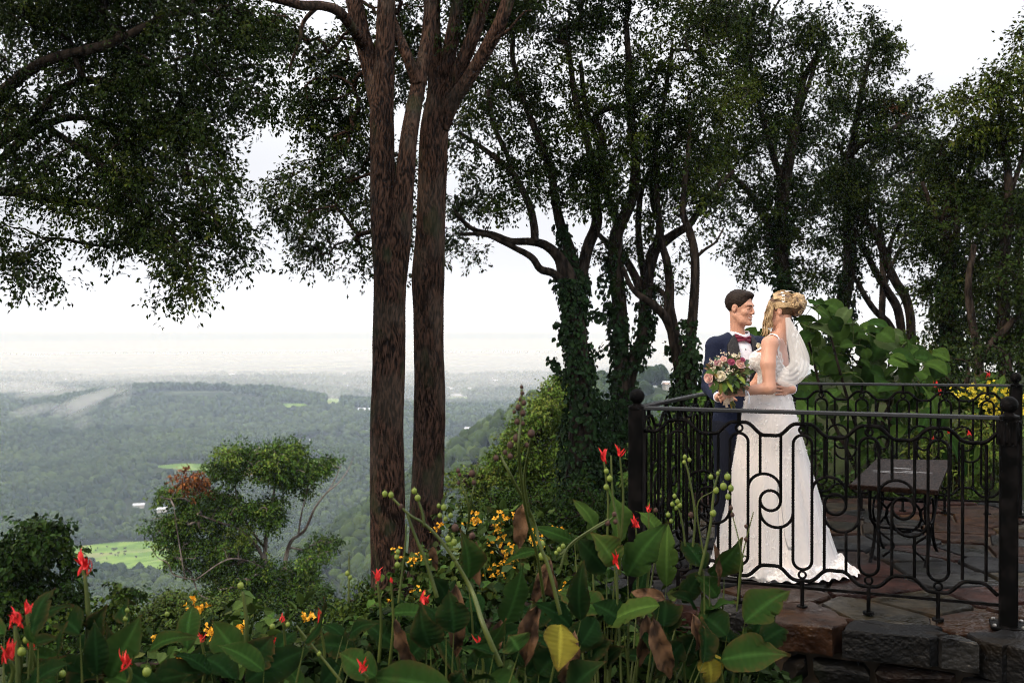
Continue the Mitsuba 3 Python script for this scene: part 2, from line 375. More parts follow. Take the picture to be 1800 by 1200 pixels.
# the woods: thousands of crowns nobody could count
def crown_blob(sub, seed, lumps):
    m = trimesh.creation.icosphere(subdivisions=sub, radius=1.0)
    v, f = tm(m)
    if lumps:
        n = meshkit.fbm(v * 1.7 + seed * 7.3, 3, seed)
        v = v * (0.45 + 1.1 * n)[:, None]
    keep = (v[f][:, :, 2].max(1) > -0.35)
    return v * [1, 1, 0.9], f[keep]
HOUSE_AT = []
def woods():
    rng = np.random.default_rng(11)
    from shapely import contains_xy, union_all
    from shapely import affinity
    bad = union_all([g for f in FIELDS for e in [unit(np.array(f.centroid.coords[0]))] for q in (0, 12, 26, 40) for g in [affinity.translate(f, -e[0] * q, -e[1] * q)]])
    out, cols = [], []
    for d0, d1, sp, sub in ((75, 480, 6.0, 1), (480, 820, 6.8, 1), (820, 1600, 7.6, 0), (1600, 2900, 11.5, 0), (2900, 4600, 22, 0)):
        x, y = np.meshgrid(np.arange(-0.62 * d1, 0.36 * d1, sp), np.arange(d0 * 0.8, d1, sp))
        x, y = (q.ravel() + rng.uniform(-0.5, 0.5, x.size) * sp for q in (x, y))
        ok = (y > d0) & (y <= d1) & (x > -0.54 * y - 30) & (x < (0.30 if d0 < 400 else 0.42) * y + 25)
        if d0 > 1000: ok &= meshkit.fbm(np.stack([x / 330 + 5, y / 140, 3 + 0 * x], -1), 3) < 0.70
        ok &= ~contains_xy(bad, x, y)
        for hx, hy, hl in HOUSE_AT:
            if hy < d0 - 80 or hy > d1 + 80: continue
            e = unit(np.array([hx, hy])); u = (x - hx) * e[0] + (y - hy) * e[1]; w = -(x - hx) * e[1] + (y - hy) * e[0]
            ok &= ~((np.abs(w) < hl * 1.15 + 6) & (u > -(30 + hy * 0.018)) & (u < 14))
        x, y = x[ok], y[ok]
        z = ground_z(x, y)
        # hidden behind the near edge of the hill: left out
        ok = (EYE - z - 9) / y < 0.27 + 0.02
        x, y, z = x[ok], y[ok], z[ok]
        n = len(x)
        r = sp * rng.uniform(0.36, 0.86, n)
        h = sp * rng.uniform(0.45, 0.95, n)
        kind = rng.integers(0, 7, n)
        f = meshkit.fbm(np.stack([x / 90, y / 90, 0 * x], -1), 3)
        g = np.clip(f + rng.normal(0, 0.13, n), 0, 1)[:, None]
        c = np.array([0.009, 0.025, 0.008]) * (1 - g) + np.array([0.060, 0.090, 0.022]) * g
        c *= rng.uniform(0.7, 1.3, (n, 1))
        for k in range(7):
            mk = kind == k
            a = rng.uniform(0, 6.28, mk.sum())
            R = np.zeros((mk.sum(), 3, 3)); R[:, 0, 0] = np.cos(a); R[:, 0, 1] = -np.sin(a); R[:, 1, 0] = np.sin(a); R[:, 1, 1] = np.cos(a); R[:, 2, 2] = 1
            pos = np.stack([x, y, z + h * 0.75 + 2.5 + rng.uniform(0, 3, n)], -1)[mk]
            me, cc = scatter(crown_blob(sub, k + 1, True), pos, R, np.stack([r * rng.uniform(0.75, 1.25, n), r, h], -1)[mk], c[mk])
            out.append(me); cols.append(cc)
    me = join(out)
    k = thing('forest', 'hazy eucalypt woods covering the valley and the hills', 'forest', kind='stuff')
    def wood_h(p, n, uv): return fbm(p.x * 0.9, p.y * 0.9, p.z * 0.9, 3)
    scene['woods_mat'] = {'type': 'bumpmap', 'arbitrary': mikit.proc(wood_h, 0.15), 'scale': 2.2,
                          'bsdf': {'type': 'principled', 'base_color': vc(), 'roughness': 0.9, 'specular': 0.1}}
    solo(k, me, 'woods_mat', True, color=np.vstack(cols))
    return len(me[1])

# houses: each a thing of its own, a few pixels big
def house_mesh(l, w, h):
    v = np.array([[-l, -w, 0], [l, -w, 0], [l, w, 0], [-l, w, 0], [-l, -w, h], [l, -w, h], [l, w, h], [-l, w, h]], float)
    f = np.array([[0, 1, 5, 4], [1, 2, 6, 5], [2, 3, 7, 6], [3, 0, 4, 7]])
    r = np.array([[-l-.6, -w-.6, h-.2], [l+.6, -w-.6, h-.2], [l+.6, w+.6, h-.2], [-l-.6, w+.6, h-.2], [-l-.6, 0, h+w*.55], [l+.6, 0, h+w*.55]])
    rf = np.array([[0, 1, 5], [0, 5, 4], [2, 3, 4], [2, 4, 5], [1, 2, 5], [3, 0, 4], [0, 3, 2], [0, 2, 1]])
    return (v, np.vstack([f[:, [0, 1, 2]], f[:, [0, 2, 3]]])), (r, rf)
mat('white_wall_mat', (0.55, 0.54, 0.50), 0.8)
mat('metal_roof_mat', (0.55, 0.57, 0.60), 0.45, 0.3)
mat('tile_roof_mat', (0.42, 0.32, 0.27), 0.8)
def houses():
    rng = np.random.default_rng(5)
    def house(px, py, l, w, h, roof, label, group=None, name='house', cat='house'):
        g = onplain(px, py)
        a = rng.uniform(-0.5, 0.5)
        k = thing(name, label, cat, group)
        (wv, wf), (rv, rf) = house_mesh(l, w, h)
        at = g + [0, 0, 1.5]; HOUSE_AT.append((g[0], g[1], l))
        R = rotz(a)
        wv = wv.copy(); wv[:4, 2] = -8
        part(k, 'wall', (wv @ R.T + at, wf), 'white_wall_mat', False)
        part(k, 'roof', (rv @ R.T + at, rf), roof, False)
    house(243, 893, 6.0, 3.0, 2.4, 'metal_roof_mat', 'pale metal roofed shed in the woods above the pasture', name='shed', cat='shed')
    house(284, 900, 5.5, 3.0, 2.4, 'metal_roof_mat', 'pale shed at the edge of the gum tree crown', name='shed', cat='shed')
    house(535, 780, 9, 4.5, 3, 'metal_roof_mat', 'white farmhouse above the right side of the gum tree', name='farmhouse', cat='house')
    house(675, 760, 9, 4.5, 3, 'metal_roof_mat', 'white house seen between the two big trunks', name='farmhouse', cat='house')
    house(826, 759, 9, 5, 4, 'metal_roof_mat', 'lone white house right of the big trunks', name='farmhouse', cat='house')
    house(640, 723, 12, 5, 3, 'metal_roof_mat', 'long white shed just left of the big trunks', name='shed', cat='shed')
    house(806, 690, 60, 14, 7, 'metal_roof_mat', 'long white warehouse right of the big trunks', name='warehouse', cat='warehouse')
    house(830, 691, 40, 12, 7, 'metal_roof_mat', 'smaller white warehouse beside the long one', name='warehouse', cat='warehouse')
    groups = [((240, 320), (672, 683), 30), ((280, 420), (659, 676), 46), ((500, 640), (658, 672), 44), ((560, 640), (682, 700), 14),
              ((640, 730), (664, 712), 22), ((785, 990), (662, 700), 54), ((60, 210), (668, 682), 18), ((420, 560), (676, 690), 5), ((1150, 1230), (668, 690), 10)]
    for (x0, x1), (y0, y1), n in groups:
        for _ in range(n):
            t = rng.uniform()
            px, py = rng.uniform(x0, x1), y0 + (y1 - y0) * t
            g = onplain(px, py)
            s = rng.uniform(0.6, 1.3) * (0.55 if g[1] < 3000 else 1)
            big = rng.uniform() < 0.25
            house(px, py, s * (16 if big else 9), s * 5.5, 4.5 * s, 'metal_roof_mat' if rng.uniform() < 0.8 else 'tile_roof_mat',
                  'tiny white roofed house on the hazy plain', 'houses scattered over the hazy plain')
houses()
woods()

def cow_mesh():
    parts = [tm(trimesh.creation.icosphere(subdivisions=1, radius=1.0))]
    b = (parts[0][0] * [1.05, 0.38, 0.45] + [0, 0, 1.0], parts[0][1])
    hd = (parts[0][0] * [0.34, 0.17, 0.2] + [1.35, 0, 0.85], parts[0][1])
    nk = tube([[0.8, 0, 1.15], [1.25, 0, 0.95]], [0.26, 0.16], 6)
    tail = tube([[-1.02, 0, 1.2], [-1.15, 0, 0.6]], [0.05, 0.03], 4)
    legs = [tube([[x, y, 0.8], [x + 0.02, y, 0.4], [x, y, 0]], [0.15, 0.09, 0.08], 5) for x in (-0.75, 0.7) for y in (-0.22, 0.22)]
    return join([b, hd, nk, tail] + legs)
mat('cow_hide_mat', (0.015, 0.012, 0.010), 0.8)
def cows():
    rng = np.random.default_rng(8)
    v, f = cow_mesh()
    me = mikit.ply((v, f), 'cow_hide_mat', True)
    for k in range(20):
        px, py = rng.uniform(150, 262), rng.uniform(961, 985)
        g = onplain(px, py)
        key = thing('cow', 'black cow grazing on the bright green pasture', 'cow', 'cattle grazing on the pasture')
        scene[key] = {**me, 'to_world': TF().translate((g + [0, 0, 0.6]).tolist()).rotate([0, 0, 1], float(rng.uniform(0, 360))).scale(1.25)}
cows()
# ---------------------------------------------------------------- trees
LEAF = (np.array([[0, 0, 0], [-0.27, 0.45, 0.07], [0, 1, -0.08], [0.27, 0.45, 0.07]], float), np.array([[0, 3, 2], [0, 2, 1]]))
OVAL = (np.array([[0, 0, 0], [-0.40, 0.30, 0.08], [-0.26, 0.75, 0.05], [0, 1, -0.10], [0.26, 0.75, 0.05], [0.40, 0.30, 0.08]], float),
        np.array([[0, 5, 3], [5, 4, 3], [0, 3, 1], [1, 3, 2]]))
def batch_tubes(pts, rad, sides=4):
    """Thin tubes along pts (m, k, 3) with radii (m, k), all at once."""
    m, k, _ = pts.shape
    t = unit(np.gradient(pts, axis=1))
    ref = np.where(np.abs(t[..., 2:]) < 0.85, np.array([0, 0, 1.0]), np.array([1.0, 0, 0]))
    n = unit(np.cross(t, ref)); b = np.cross(t, n)
    a = np.arange(sides) / sides * 2 * np.pi
    v = pts[:, :, None] + (n[:, :, None] * np.cos(a)[:, None] + b[:, :, None] * np.sin(a)[:, None]) * rad[:, :, None, None]
    i, j = np.meshgrid(np.arange(k - 1), np.arange(sides), indexing='ij')
    q = np.stack([i*sides + j, i*sides + (j+1) % sides, (i+1)*sides + (j+1) % sides, (i+1)*sides + j], -1).reshape(-1, 4)
    f = q[None] + (np.arange(m) * k * sides)[:, None, None]
    return v.reshape(-1, 3), f.reshape(-1, 4)

def limb_points(ctrl, n=7):
    """Control rows (px, py, D, radius in photograph pixels) to a smooth run of points and radii in metres."""
    c = np.array([[*P(a, b, D), r * D / FPX] for a, b, D, r in ctrl])
    s = spline(c, n)
    return s[:, :3], np.maximum(s[:, 3], 0.004)

def grow(skel, clumps, rng, tip=0.005, power=0.42, rmax=0.05):
    """Twigs from the skeleton points to every clump centre; returns batches for batch_tubes."""
    N = len(skel) + 3 * len(clumps)
    pos = np.zeros((N, 3)); pos[:len(skel)] = skel; n = len(skel)
    parent = -np.ones(N, int); weight = np.zeros(N)
    d0 = np.array([np.min(((skel - c)**2).sum(1)) for c in clumps])
    runs = []
    for k in np.argsort(d0):
        c = clumps[k]
        d = ((pos[:n] - c)**2).sum(1) + np.where(pos[:n, 2] > c[2] + 0.25, 0.25, 0)
        a = int(np.argmin(d)); A = pos[a]; L = math.sqrt(d[a])
        side = rng.normal(0, 0.10 * L, 3)
        p1 = A + (c - A) * 0.36 + side + [0, 0, 0.07 * L]; p2 = A + (c - A) * 0.72 + side * 0.7 + rng.normal(0, 0.04 * L, 3) + [0, 0, 0.06 * L]
        pos[n:n + 3] = p1, p2, c
        parent[n:n + 3] = a, n, n + 1
        runs.append((a, n)); n += 3
    for i in range(len(clumps) * 3 + len(skel) - 1, len(skel) - 1, -1):
        weight[i] += 1.0 if (i - len(skel)) % 3 == 2 else 0.0
        if parent[i] >= 0: weight[parent[i]] += weight[i]
    r = np.minimum(tip * np.maximum(weight, 1)**power, rmax)
    idx = np.array([[a, m, m + 1, m + 2] for a, m in runs])
    rad = r[idx]; rad[:, 0] = rad[:, 1]
    return pos[idx], rad

def clumps_in(masses, rng, spacing):
    out, tint = [], []
    for row in masses:
        px, py, rx, ry, D, rd = row[:6]
        dens = row[6] if len(row) > 6 else 1.0
        tn = row[7] if len(row) > 7 else 0
        c = P(px, py, D); rad = np.array([rx * D / FPX, rd, ry * D / FPX])
        n = max(2, int(2.0 * dens * rad[0] * rad[1] * rad[2] * 4.19 / spacing**3))
        u = unit(rng.normal(size=(n, 3))) * (rng.uniform(0.02, 1, (n, 1)) ** 0.40)
        q = c + u * rad
        g = meshkit.fbm(q * 1.25 / (spacing / 0.32), 2, 77)
        q = q[np.argsort(-g)[:max(2, int(0.68 * n))]]
        out.append(q); tint += [tn] * len(q)
    return np.vstack(out), np.array(tint)

def leaves_at(clumps, rng, per, spread, size, palette, tints, template=LEAF, droop=0.35, flat=0.75):
    tw = max(3, per // 9)                               # little twigs that radiate from the clump, leaves along each
    n = len(clumps) * per
    k = np.repeat(np.arange(len(clumps)), per)
    axis = unit(rng.normal(size=(len(clumps), tw, 3)) * np.array([1, 1, flat]) + [0, 0, -droop * 0.5]) * rng.uniform(0.5, 1.35, (len(clumps), tw, 1)) * spread * 1.9
    j = rng.integers(0, tw, n)
    t = rng.uniform(0.1, 1, n) ** 0.7
    ax = axis[k, j]
    off = ax * t[:, None] + [0, 0, -0.35 * spread] * (t**2)[:, None] + rng.normal(size=(n, 3)) * size * 0.42
    pos = clumps[k] + off
    d = unit(ax) * 0.65 + rng.normal(size=(n, 3)) * 0.5 + [0, 0, -droop]
    R = frames(d, unit(rng.normal(size=(n, 3)) * 0.6 + [0, 0, 1]))
    s = size * rng.uniform(0.65, 1.3, n)
    tints = np.where((tints == 0) & (rng.uniform(size=len(tints)) < 0.14), 1, tints) if len(palette) > 1 else tints
    base = np.array([palette[t] for t in range(len(palette))])[tints][k]
    c = base * rng.uniform(0.65, 1.4, (len(clumps), 1))[k] * rng.uniform(0.7, 1.35, (n, 1)) * rng.uniform(0.85, 1.15, (n, 3))
    return scatter(template, pos, R, s, c)

GREEN = [(0.017, 0.029, 0.0052), (0.046, 0.064, 0.009), (0.085, 0.036, 0.014)]
def tree(name, label, trunks, limbs, masses, seed, spacing=0.32, per=80, spread=0.165, size=0.062, palette=GREEN, bark='branch_mat', group=None,
         template=LEAF, droop=0.35, sides=12, twig_r=0.005, twig_max=0.05, cat='tree', knobs=0.10, crown='crown', extra=None):
    rng = np.random.default_rng(seed)
    k = thing(name, label, cat, group)
    skel = []
    def bumpy(p, a):
        q = p[:, None] + np.stack([np.cos(a), np.sin(a), 0 * a], -1)[None] * 0.12
        return 1 + knobs * 2 * (meshkit.fbm(q * np.array([5, 5, 2.2]), 3, seed) - 0.5)
    for kind, rows in (('trunk', trunks), ('branch', limbs)):
        for ctrl in rows:
            p, r = limb_points(ctrl, 12 if sides > 16 else 8)
            part(k, kind, tube(p, r, sides if kind == 'trunk' else max(8, sides - 4), bump=bumpy), bark)
            skel.append(p[len(p) // 3:] if kind == 'trunk' else p)
    skel = np.vstack(skel)
    if masses:
        cl, tn = clumps_in(masses, rng, spacing)
        if extra is not None: cl = np.vstack([cl, extra]); tn = np.concatenate([tn, np.zeros(len(extra), int)])
        pts, rad = grow(skel, cl, rng, twig_r, rmax=twig_max)
        part(k, 'twigs', batch_tubes(pts, rad), bark, kind='stuff')
        me, c = leaves_at(cl, rng, per, spread, size, palette, tn, template, droop)
        part(k, crown, me, 'foliage_mat', False, kind='stuff', color=c)
    return k

def grid(x0, x1, y0, y1, nx, ny, D, rd, dens, seed, fat=0.72, jit=0.25):
    rng = np.random.default_rng(seed)
    out = []
    for i in range(nx):
        for j in range(ny):
            w, h = (x1 - x0) / nx, (y1 - y0) / ny
            out.append((x0 + (i + 0.5 + rng.uniform(-jit, jit)) * w, y0 + (j + 0.5 + rng.uniform(-jit, jit)) * h, w * fat, h * fat,
                        D + rng.uniform(-1, 1) * rd * 0.7, rd, dens, int(rng.uniform() < 0.3)))
    return out
def at(D, rd, dens, rows, tint=0):
    return [(a, b, c, d, D, rd, dens, tint) for a, b, c, d in rows]

# the two tall trunks in the middle
D1, D2 = 13.4, 14.4
tree('tall_tree', 'tall brown barked tree, left of the two big middle trunks, forking halfway up',
     [[(686, 1150, D1, 46), (685, 1100, D1, 36), (683, 1050, D1, 31.5), (681, 950, D1, 30.5), (681, 850, D1, 31), (680, 750, D1, 29.5), (683, 650, D1, 29), (684, 560, D1, 28.5), (685, 480, D1, 28), (678, 400, D1 + .05, 26), (673, 300, D1 + .1, 22), (672, 200, D1 + .1, 21), (677, 100, D1 + .1, 17.5), (680, 0, D1 + .1, 15.5), (684, -110, D1, 13), (690, -260, D1, 9)]],
     [[(690, 545, D1 + .02, 18), (697, 470, D1 - .02, 21), (704, 400, D1 - .05, 21), (711, 330, D1 - .05, 17), (718, 250, D1, 15.5), (728, 190, D1 + .1, 14), (738, 140, D1 + .2, 13), (752, 70, D1 + .3, 12), (757, 0, D1 + .4, 11), (760, -120, D1 + .4, 8)],
      [(668, 190, D1 + .12, 17), (652, 120, D1 + .2, 16), (636, 60, D1 + .2, 15), (622, 0, D1 + .2, 14), (600, -90, D1 + .3, 11)],
      [(735, 150, D1 + .15, 11), (716, 100, D1 + .1, 9.5), (700, 62, D1 + .2, 8.5), (680, 10, D1 + .5, 7), (655, -60, D1 + .8, 5)],
      [(642, 85, D1 + .2, 10), (620, 52, D1 - .3, 9), (596, 22, D1 - .6, 9), (566, 12, D1 - .8, 8), (535, 12, D1 - 1, 8.5), (500, 4, D1 - 1.2, 7), (440, -10, D1 - 1.4, 6)],
      [(560, 12, D1 - .8, 4.5), (535, 40, D1 - .8, 3.5), (527, 75, D1 - .8, 3), (512, 115, D1 - .7, 2.4), (508, 135, D1 - .7, 1.8)]],
     at(D1 + 1.5, 1.0, 1.0, [(600, 110, 52, 55), (575, 185, 58, 50), (612, 255, 45, 50), (565, 240, 40, 38), (560, 320, 70, 38), (490, 340, 38, 26), (622, 345, 40, 45), (540, 385, 60, 30), (565, 432, 42, 26), (640, 440, 22, 40), (640, 190, 30, 60), (525, 455, 14, 12)])
     + at(D1 + .8, 0.8, 0.8, [(500, 60, 45, 40), (455, 20, 40, 30), (540, 100, 26, 26), (620, 25, 40, 30), (700, 50, 40, 60), (470, 40, 40, 40), (410, 8, 40, 25), (620, -180, 200, 80)])
     + at(D1 + 2.5, 0.8, 1.0, [(700, 150, 40, 60), (712, 270, 26, 60), (712, 390, 18, 60), (705, 465, 12, 26)]),
     21, bark='bark_mat', sides=28, knobs=0.05)
tree('tall_tree', 'tall brown barked tree, right of the two big middle trunks, forking into four limbs',
     [[(741, 1160, D2, 42), (742, 1090, D2, 33), (744, 1000, D2, 28.5), (749, 900, D2, 29), (753, 800, D2, 28.5), (755, 700, D2, 27.5), (754, 620, D2, 26.5), (753, 540, D2, 27), (753, 480, D2, 29), (757, 400, D2, 25.5), (760, 320, D2, 25.5), (764, 230, D2, 25), (772, 170, D2, 22), (768, 130, D2, 16), (762, 60, D2, 13.5), (762, 0, D2, 12), (764, -120, D2, 9)]],
     [[(776, 165, D2 - .02, 14), (785, 115, D2 - .1, 13.5), (797, 60, D2 - .15, 12.5), (806, 0, D2 - .2, 11.5), (815, -100, D2 - .3, 9)],
      [(778, 190, D2 - .05, 15), (800, 140, D2 - .2, 13), (826, 80, D2 - .3, 12.5), (846, 20, D2 - .3, 12), (862, -60, D2 - .4, 10)],
      [(776, 225, D2 - .05, 15), (793, 185, D2 - .15, 14), (820, 145, D2 - .3, 12), (851, 95, D2 - .4, 12.5), (878, 45, D2 - .5, 12), (896, -10, D2 - .5, 11), (915, -90, D2 - .6, 8)],
      [(862, 75, D2 - .5, 4), (893, 55, D2 - .6, 2.5), (920, 25, D2 - .7, 1.8), (935, 20, D2 - .7, 1.2)]],
     at(D2 + .5, 1.0, 0.9, [(735, 60, 30, 60), (830, 30, 60, 40), (800, 90, 30, 50), (900, 15, 50, 35), (820, -40, 120, 40)]) + at(D2 + .5, 1.0, 0.35, [(770, -200, 240, 110)])
     + at(D2 + .5, 1.0, 0.35, [(900, -330, 200, 120)]),
     22, bark='bark_mat', sides=28, knobs=0.05)

# the tree that reaches in from the left: its trunk stands outside the frame
DL = 11.8
tree('overhanging_tree', 'dark leafy tree reaching in from the left edge of the picture',
     [[(-330, 1150, DL, 45), (-320, 900, DL, 38), (-300, 600, DL, 35), (-260, 400, DL, 30), (-200, 250, DL, 24), (-140, 80, DL, 18), (-100, -100, DL, 12)]],
     [[(-200, 280, DL, 17), (-90, 225, DL, 14), (0, 167, DL - .2, 11), (50, 127, DL - .3, 10.5), (100, 103, DL - .4, 9.5), (153, 90, DL - .5, 9), (207, 73, DL - .6, 8), (266, 43, DL - .6, 6.5), (300, 27, DL - .6, 5.5), (383, 20, DL - .6, 3.5)],
      [(-220, 370, DL, 15), (-90, 310, DL, 11), (0, 253, DL, 9), (60, 213, DL + .1, 8), (100, 167, DL + .2, 7.5), (133, 147, DL + .3, 7), (187, 143, DL + .4, 5.5), (260, 150, DL + .5, 4), (330, 170, DL + .6, 2.5)],
      [(-230, 400, DL + .2, 14), (-90, 330, DL + .3, 10), (0, 283, DL + .3, 8), (40, 247, DL + .3, 7.5), (100, 213, DL + .2, 6.5), (143, 207, DL + .2, 6), (175, 214, DL + .1, 5.5), (213, 240, DL, 4.5), (270, 268, DL - .1, 3), (330, 290, DL - .2, 2)],
      [(-240, 430, DL + .4, 13), (-100, 365, DL + .5, 10), (0, 337, DL + .5, 8.5), (83, 350, DL + .6, 7.5), (133, 354, DL + .6, 6), (200, 372, DL + .6, 4.5), (270, 400, DL + .6, 3)],
      [(90, 228, DL + .2, 5.5), (143, 263, DL, 5.5), (207, 313, DL - .2, 5), (240, 353, DL - .4, 4), (300, 410, DL - .5, 2.6), (330, 450, DL - .5, 1.8)]],
     at(DL, 1.1, 0.78, [(40, 60, 90, 70), (150, 50, 90, 70), (250, 60, 80, 70), (350, 50, 80, 60), (430, 60, 60, 60), (40, 150, 70, 60), (170, 150, 70, 50), (280, 150, 80, 60), (380, 140, 60, 50), (440, 150, 45, 50),
       (30, 240, 70, 50), (190, 230, 80, 55), (290, 240, 70, 55), (375, 225, 50, 50), (60, 330, 70, 55), (170, 320, 80, 55), (280, 320, 80, 50), (370, 305, 45, 45), (200, 395, 60, 40)], 0)
     + at(DL - .3, 0.7, 1.0, [(300, 385, 80, 42), (375, 395, 60, 38), (430, 425, 34, 22), (45, 430, 48, 48), (60, 478, 36, 22), (20, 470, 24, 30), (260, 410, 50, 35), (330, 440, 50, 32), (300, 480, 40, 30), (290, 518, 34, 18), (345, 495, 36, 22), (160, 420, 30, 20), (400, 455, 30, 22), (480, 190, 22, 14), (420, 330, 26, 14), (170, -40, 300, 50)], 0)
     + [(-250, -700, 300, 260, 7.2, 1.1, 0.24, 0), (-40, -760, 330, 240, 7.0, 1.1, 0.24, 0), (250, -720, 330, 240, 7.0, 1.0, 0.22, 0), (520, -800, 330, 240, 6.6, 1.0, 0.20, 0), (-300, -1100, 400, 300, 6.0, 1.0, 0.20, 0), (150, -1150, 400, 300, 5.8, 1.0, 0.20, 0), (100, -350, 300, 120, 9.5, 1.0, 0.3, 0)],  # unseen boughs above the frame, added to shade the foreground
     23, per=118, size=0.056, spacing=0.31)

# the two ivy clad trees beyond the left railing
DC, DD = 17.0, 17.6
tree('ivy_clad_tree', 'leaning tree wrapped in ivy, left of the ivy pair beyond the railing',
     [[(1018, 960, DC, 30), (1018, 850, DC, 26), (1022, 760, DC, 22), (1020, 680, DC, 19), (1015, 600, DC, 18), (1006, 540, DC, 18), (997, 490, DC, 17), (984, 455, DC, 10.5), (960, 432, DC - .1, 8), (933, 425, DC - .3, 7), (898, 424, DC - .5, 6), (867, 412, DC - .6, 5), (830, 402, DC - .8, 4), (798, 372, DC - .9, 3.5)]],
     [[(1000, 505, DC, 9), (973, 481, DC - .2, 7.5), (950, 473, DC - .3, 6.8), (934, 452, DC - .4, 6.2), (905, 436, DC - .5, 5.2), (882, 425, DC - .6, 4.4), (850, 412, DC - .8, 4), (810, 412, DC - 1, 3)],
      [(1012, 560, DC + .1, 15), (1010, 500, DC + .2, 13), (1000, 440, DC + .3, 11), (985, 395, DC + .3, 9), (975, 350, DC + .3, 7.5), (968, 300, DC + .3, 7), (945, 240, DC + .2, 6.5), (918, 170, DC + .2, 5), (900, 100, DC, 4)],
      [(1018, 545, DC + .2, 12), (1023, 480, DC + .3, 11), (1035, 430, DC + .3, 10), (1049, 390, DC + .4, 9.5), (1044, 330, DC + .4, 8.5), (1037, 270, DC + .4, 7), (1012, 180, DC + .4, 5.5), (1000, 90, DC + .4, 4)],
      [(940, 426, DC - .3, 7), (939, 400, DC - .2, 7), (930, 360, DC - .1, 6.5), (905, 310, DC, 5.5), (880, 285, DC, 5), (840, 255, DC, 4), (810, 235, DC, 3)],
      [(905, 312, DC, 4), (890, 270, DC, 4.5), (868, 220, DC, 4.5), (858, 160, DC + .1, 3.6)],
      [(1046, 350, DC + .4, 7), (1060, 250, DC + .5, 6.5), (1046, 210, DC + .5, 5.5), (1060, 195, DC + .5, 5.5), (1115, 180, DC + .6, 4.5), (1145, 150, DC + .6, 3.5), (1160, 110, DC + .6, 2.6)]],
     grid(800, 1090, -30, 300, 5, 5, DC + .3, 1.3, 0.34, 31) + at(DC - .2, 1.0, 0.52, [(860, 330, 45, 40), (930, 320, 45, 45), (1000, 340, 45, 45), (820, 360, 35, 30), (805, 415, 25, 30), (835, 445, 30, 14), (880, 370, 30, 25), (790, 450, 10, 14), (1070, 350, 35, 45), (1055, 300, 40, 50), (980, -150, 200, 90), (900, -280, 160, 80)]),
     24, per=84, size=0.070)
tree('ivy_clad_tree', 'double stemmed tree wrapped in ivy, right of the ivy pair beyond the railing',
     [[(1092, 960, DD, 27), (1094, 850, DD, 23), (1096, 750, DD, 20), (1093, 680, DD, 15.5), (1092, 600, DD, 12.5), (1088, 530, DD, 13), (1082, 470, DD, 13), (1082, 420, DD, 12), (1090, 395, DD, 11), (1110, 350, DD, 9.5), (1117, 290, DD, 8.5), (1110, 220, DD, 7.5), (1106, 130, DD, 6), (1100, 40, DD, 4.5)]],
     [[(1098, 700, DD + .1, 14), (1112, 640, DD, 13), (1131, 590, DD, 12), (1135, 530, DD, 11.5), (1140, 480, DD, 10.5), (1150, 440, DD, 11), (1163, 428, DD, 9.5), (1185, 412, DD - .1, 8), (1214, 392, DD - .2, 6.5), (1240, 350, DD - .3, 5), (1290, 300, DD - .3, 3.5)],
      [(1152, 440, DD, 8), (1160, 400, DD + .1, 7), (1148, 350, DD + .2, 6.5), (1150, 270, DD + .2, 5.5), (1165, 190, DD + .2, 4), (1180, 90, DD + .2, 3)],
      [(1128, 515, DD, 9), (1118, 490, DD + .1, 8), (1098, 455, DD + .2, 6.5), (1065, 425, DD + .3, 5), (1045, 405, DD + .4, 3.5)],
      [(1090, 400, DD, 9), (1068, 345, DD + .1, 7.5), (1056, 270, DD + .2, 6), (1030, 190, DD + .3, 5), (1020, 110, DD + .3, 3.6)],
      [(1135, 500, DD + .2, 7), (1125, 440, DD + .3, 6), (1122, 380, DD + .4, 5.5), (1132, 320, DD + .4, 5), (1165, 280, DD + .4, 4), (1200, 240, DD + .4, 3)]],
     grid(1070, 1290, -30, 330, 4, 5, DD + .3, 1.3, 0.34, 32) + at(DD, 0.8, 0.5, [(1060, 430, 24, 30), (1110, 450, 26, 40), (1180, 360, 40, 40), (1240, 340, 40, 40), (1205, 445, 16, 12), (1130, 380, 30, 40), (1085, 500, 14, 14), (1160, 505, 18, 22), (1180, 495, 24, 30), (1250, 390, 26, 20), (1180, -150, 180, 90), (1150, -280, 160, 80)]),
     25, per=84, size=0.070)
DE = 17.2
tree('slender_tree', 'slender leaning tree left of the groom with one limb to the left',
     [[(1215, 790, DE, 13), (1205, 700, DE, 12), (1192, 630, DE, 11.5), (1183, 580, DE, 11), (1176, 540, DE, 9.5), (1177, 500, DE, 8), (1172, 460, DE, 7), (1163, 425, DE + .1, 6), (1155, 350, DE + .2, 5), (1150, 250, DE + .3, 4)]],
     [[(1184, 590, DE, 8.5), (1170, 558, DE - .1, 8), (1150, 537, DE - .2, 7.5), (1132, 525, DE - .2, 6.5), (1110, 505, DE - .1, 5), (1095, 470, DE, 4)],
      [(1176, 530, DE, 5), (1160, 510, DE + .1, 4.5), (1140, 500, DE + .2, 3.5)]], at(DE, 0.6, 0.7, [(1150, 300, 40, 50), (1170, 220, 40, 50), (1190, 300, 30, 40)]), 26, per=84, size=0.070)
tree('slender_tree', 'slender upright tree with ivy just left of the groom',
     [[(1222, 800, DE - .4, 11), (1217, 700, DE - .4, 10.5), (1213, 620, DE - .4, 10), (1219, 540, DE - .4, 8.5), (1222, 480, DE - .4, 8), (1220, 440, DE - .4, 7.5), (1212, 408, DE - .4, 7), (1200, 370, DE - .4, 5.5), (1206, 300, DE - .4, 4.5), (1215, 200, DE - .4, 3.5)]],
     [[(1223, 452, DE - .4, 3.5), (1240, 438, DE - .5, 2.6), (1258, 425, DE - .6, 2.0), (1272, 400, DE - .6, 1.4)]], at(DE - .3, 0.6, 0.7, [(1225, 300, 40, 50), (1240, 230, 40, 50), (1215, 340, 30, 30)]), 27, per=84, size=0.070)

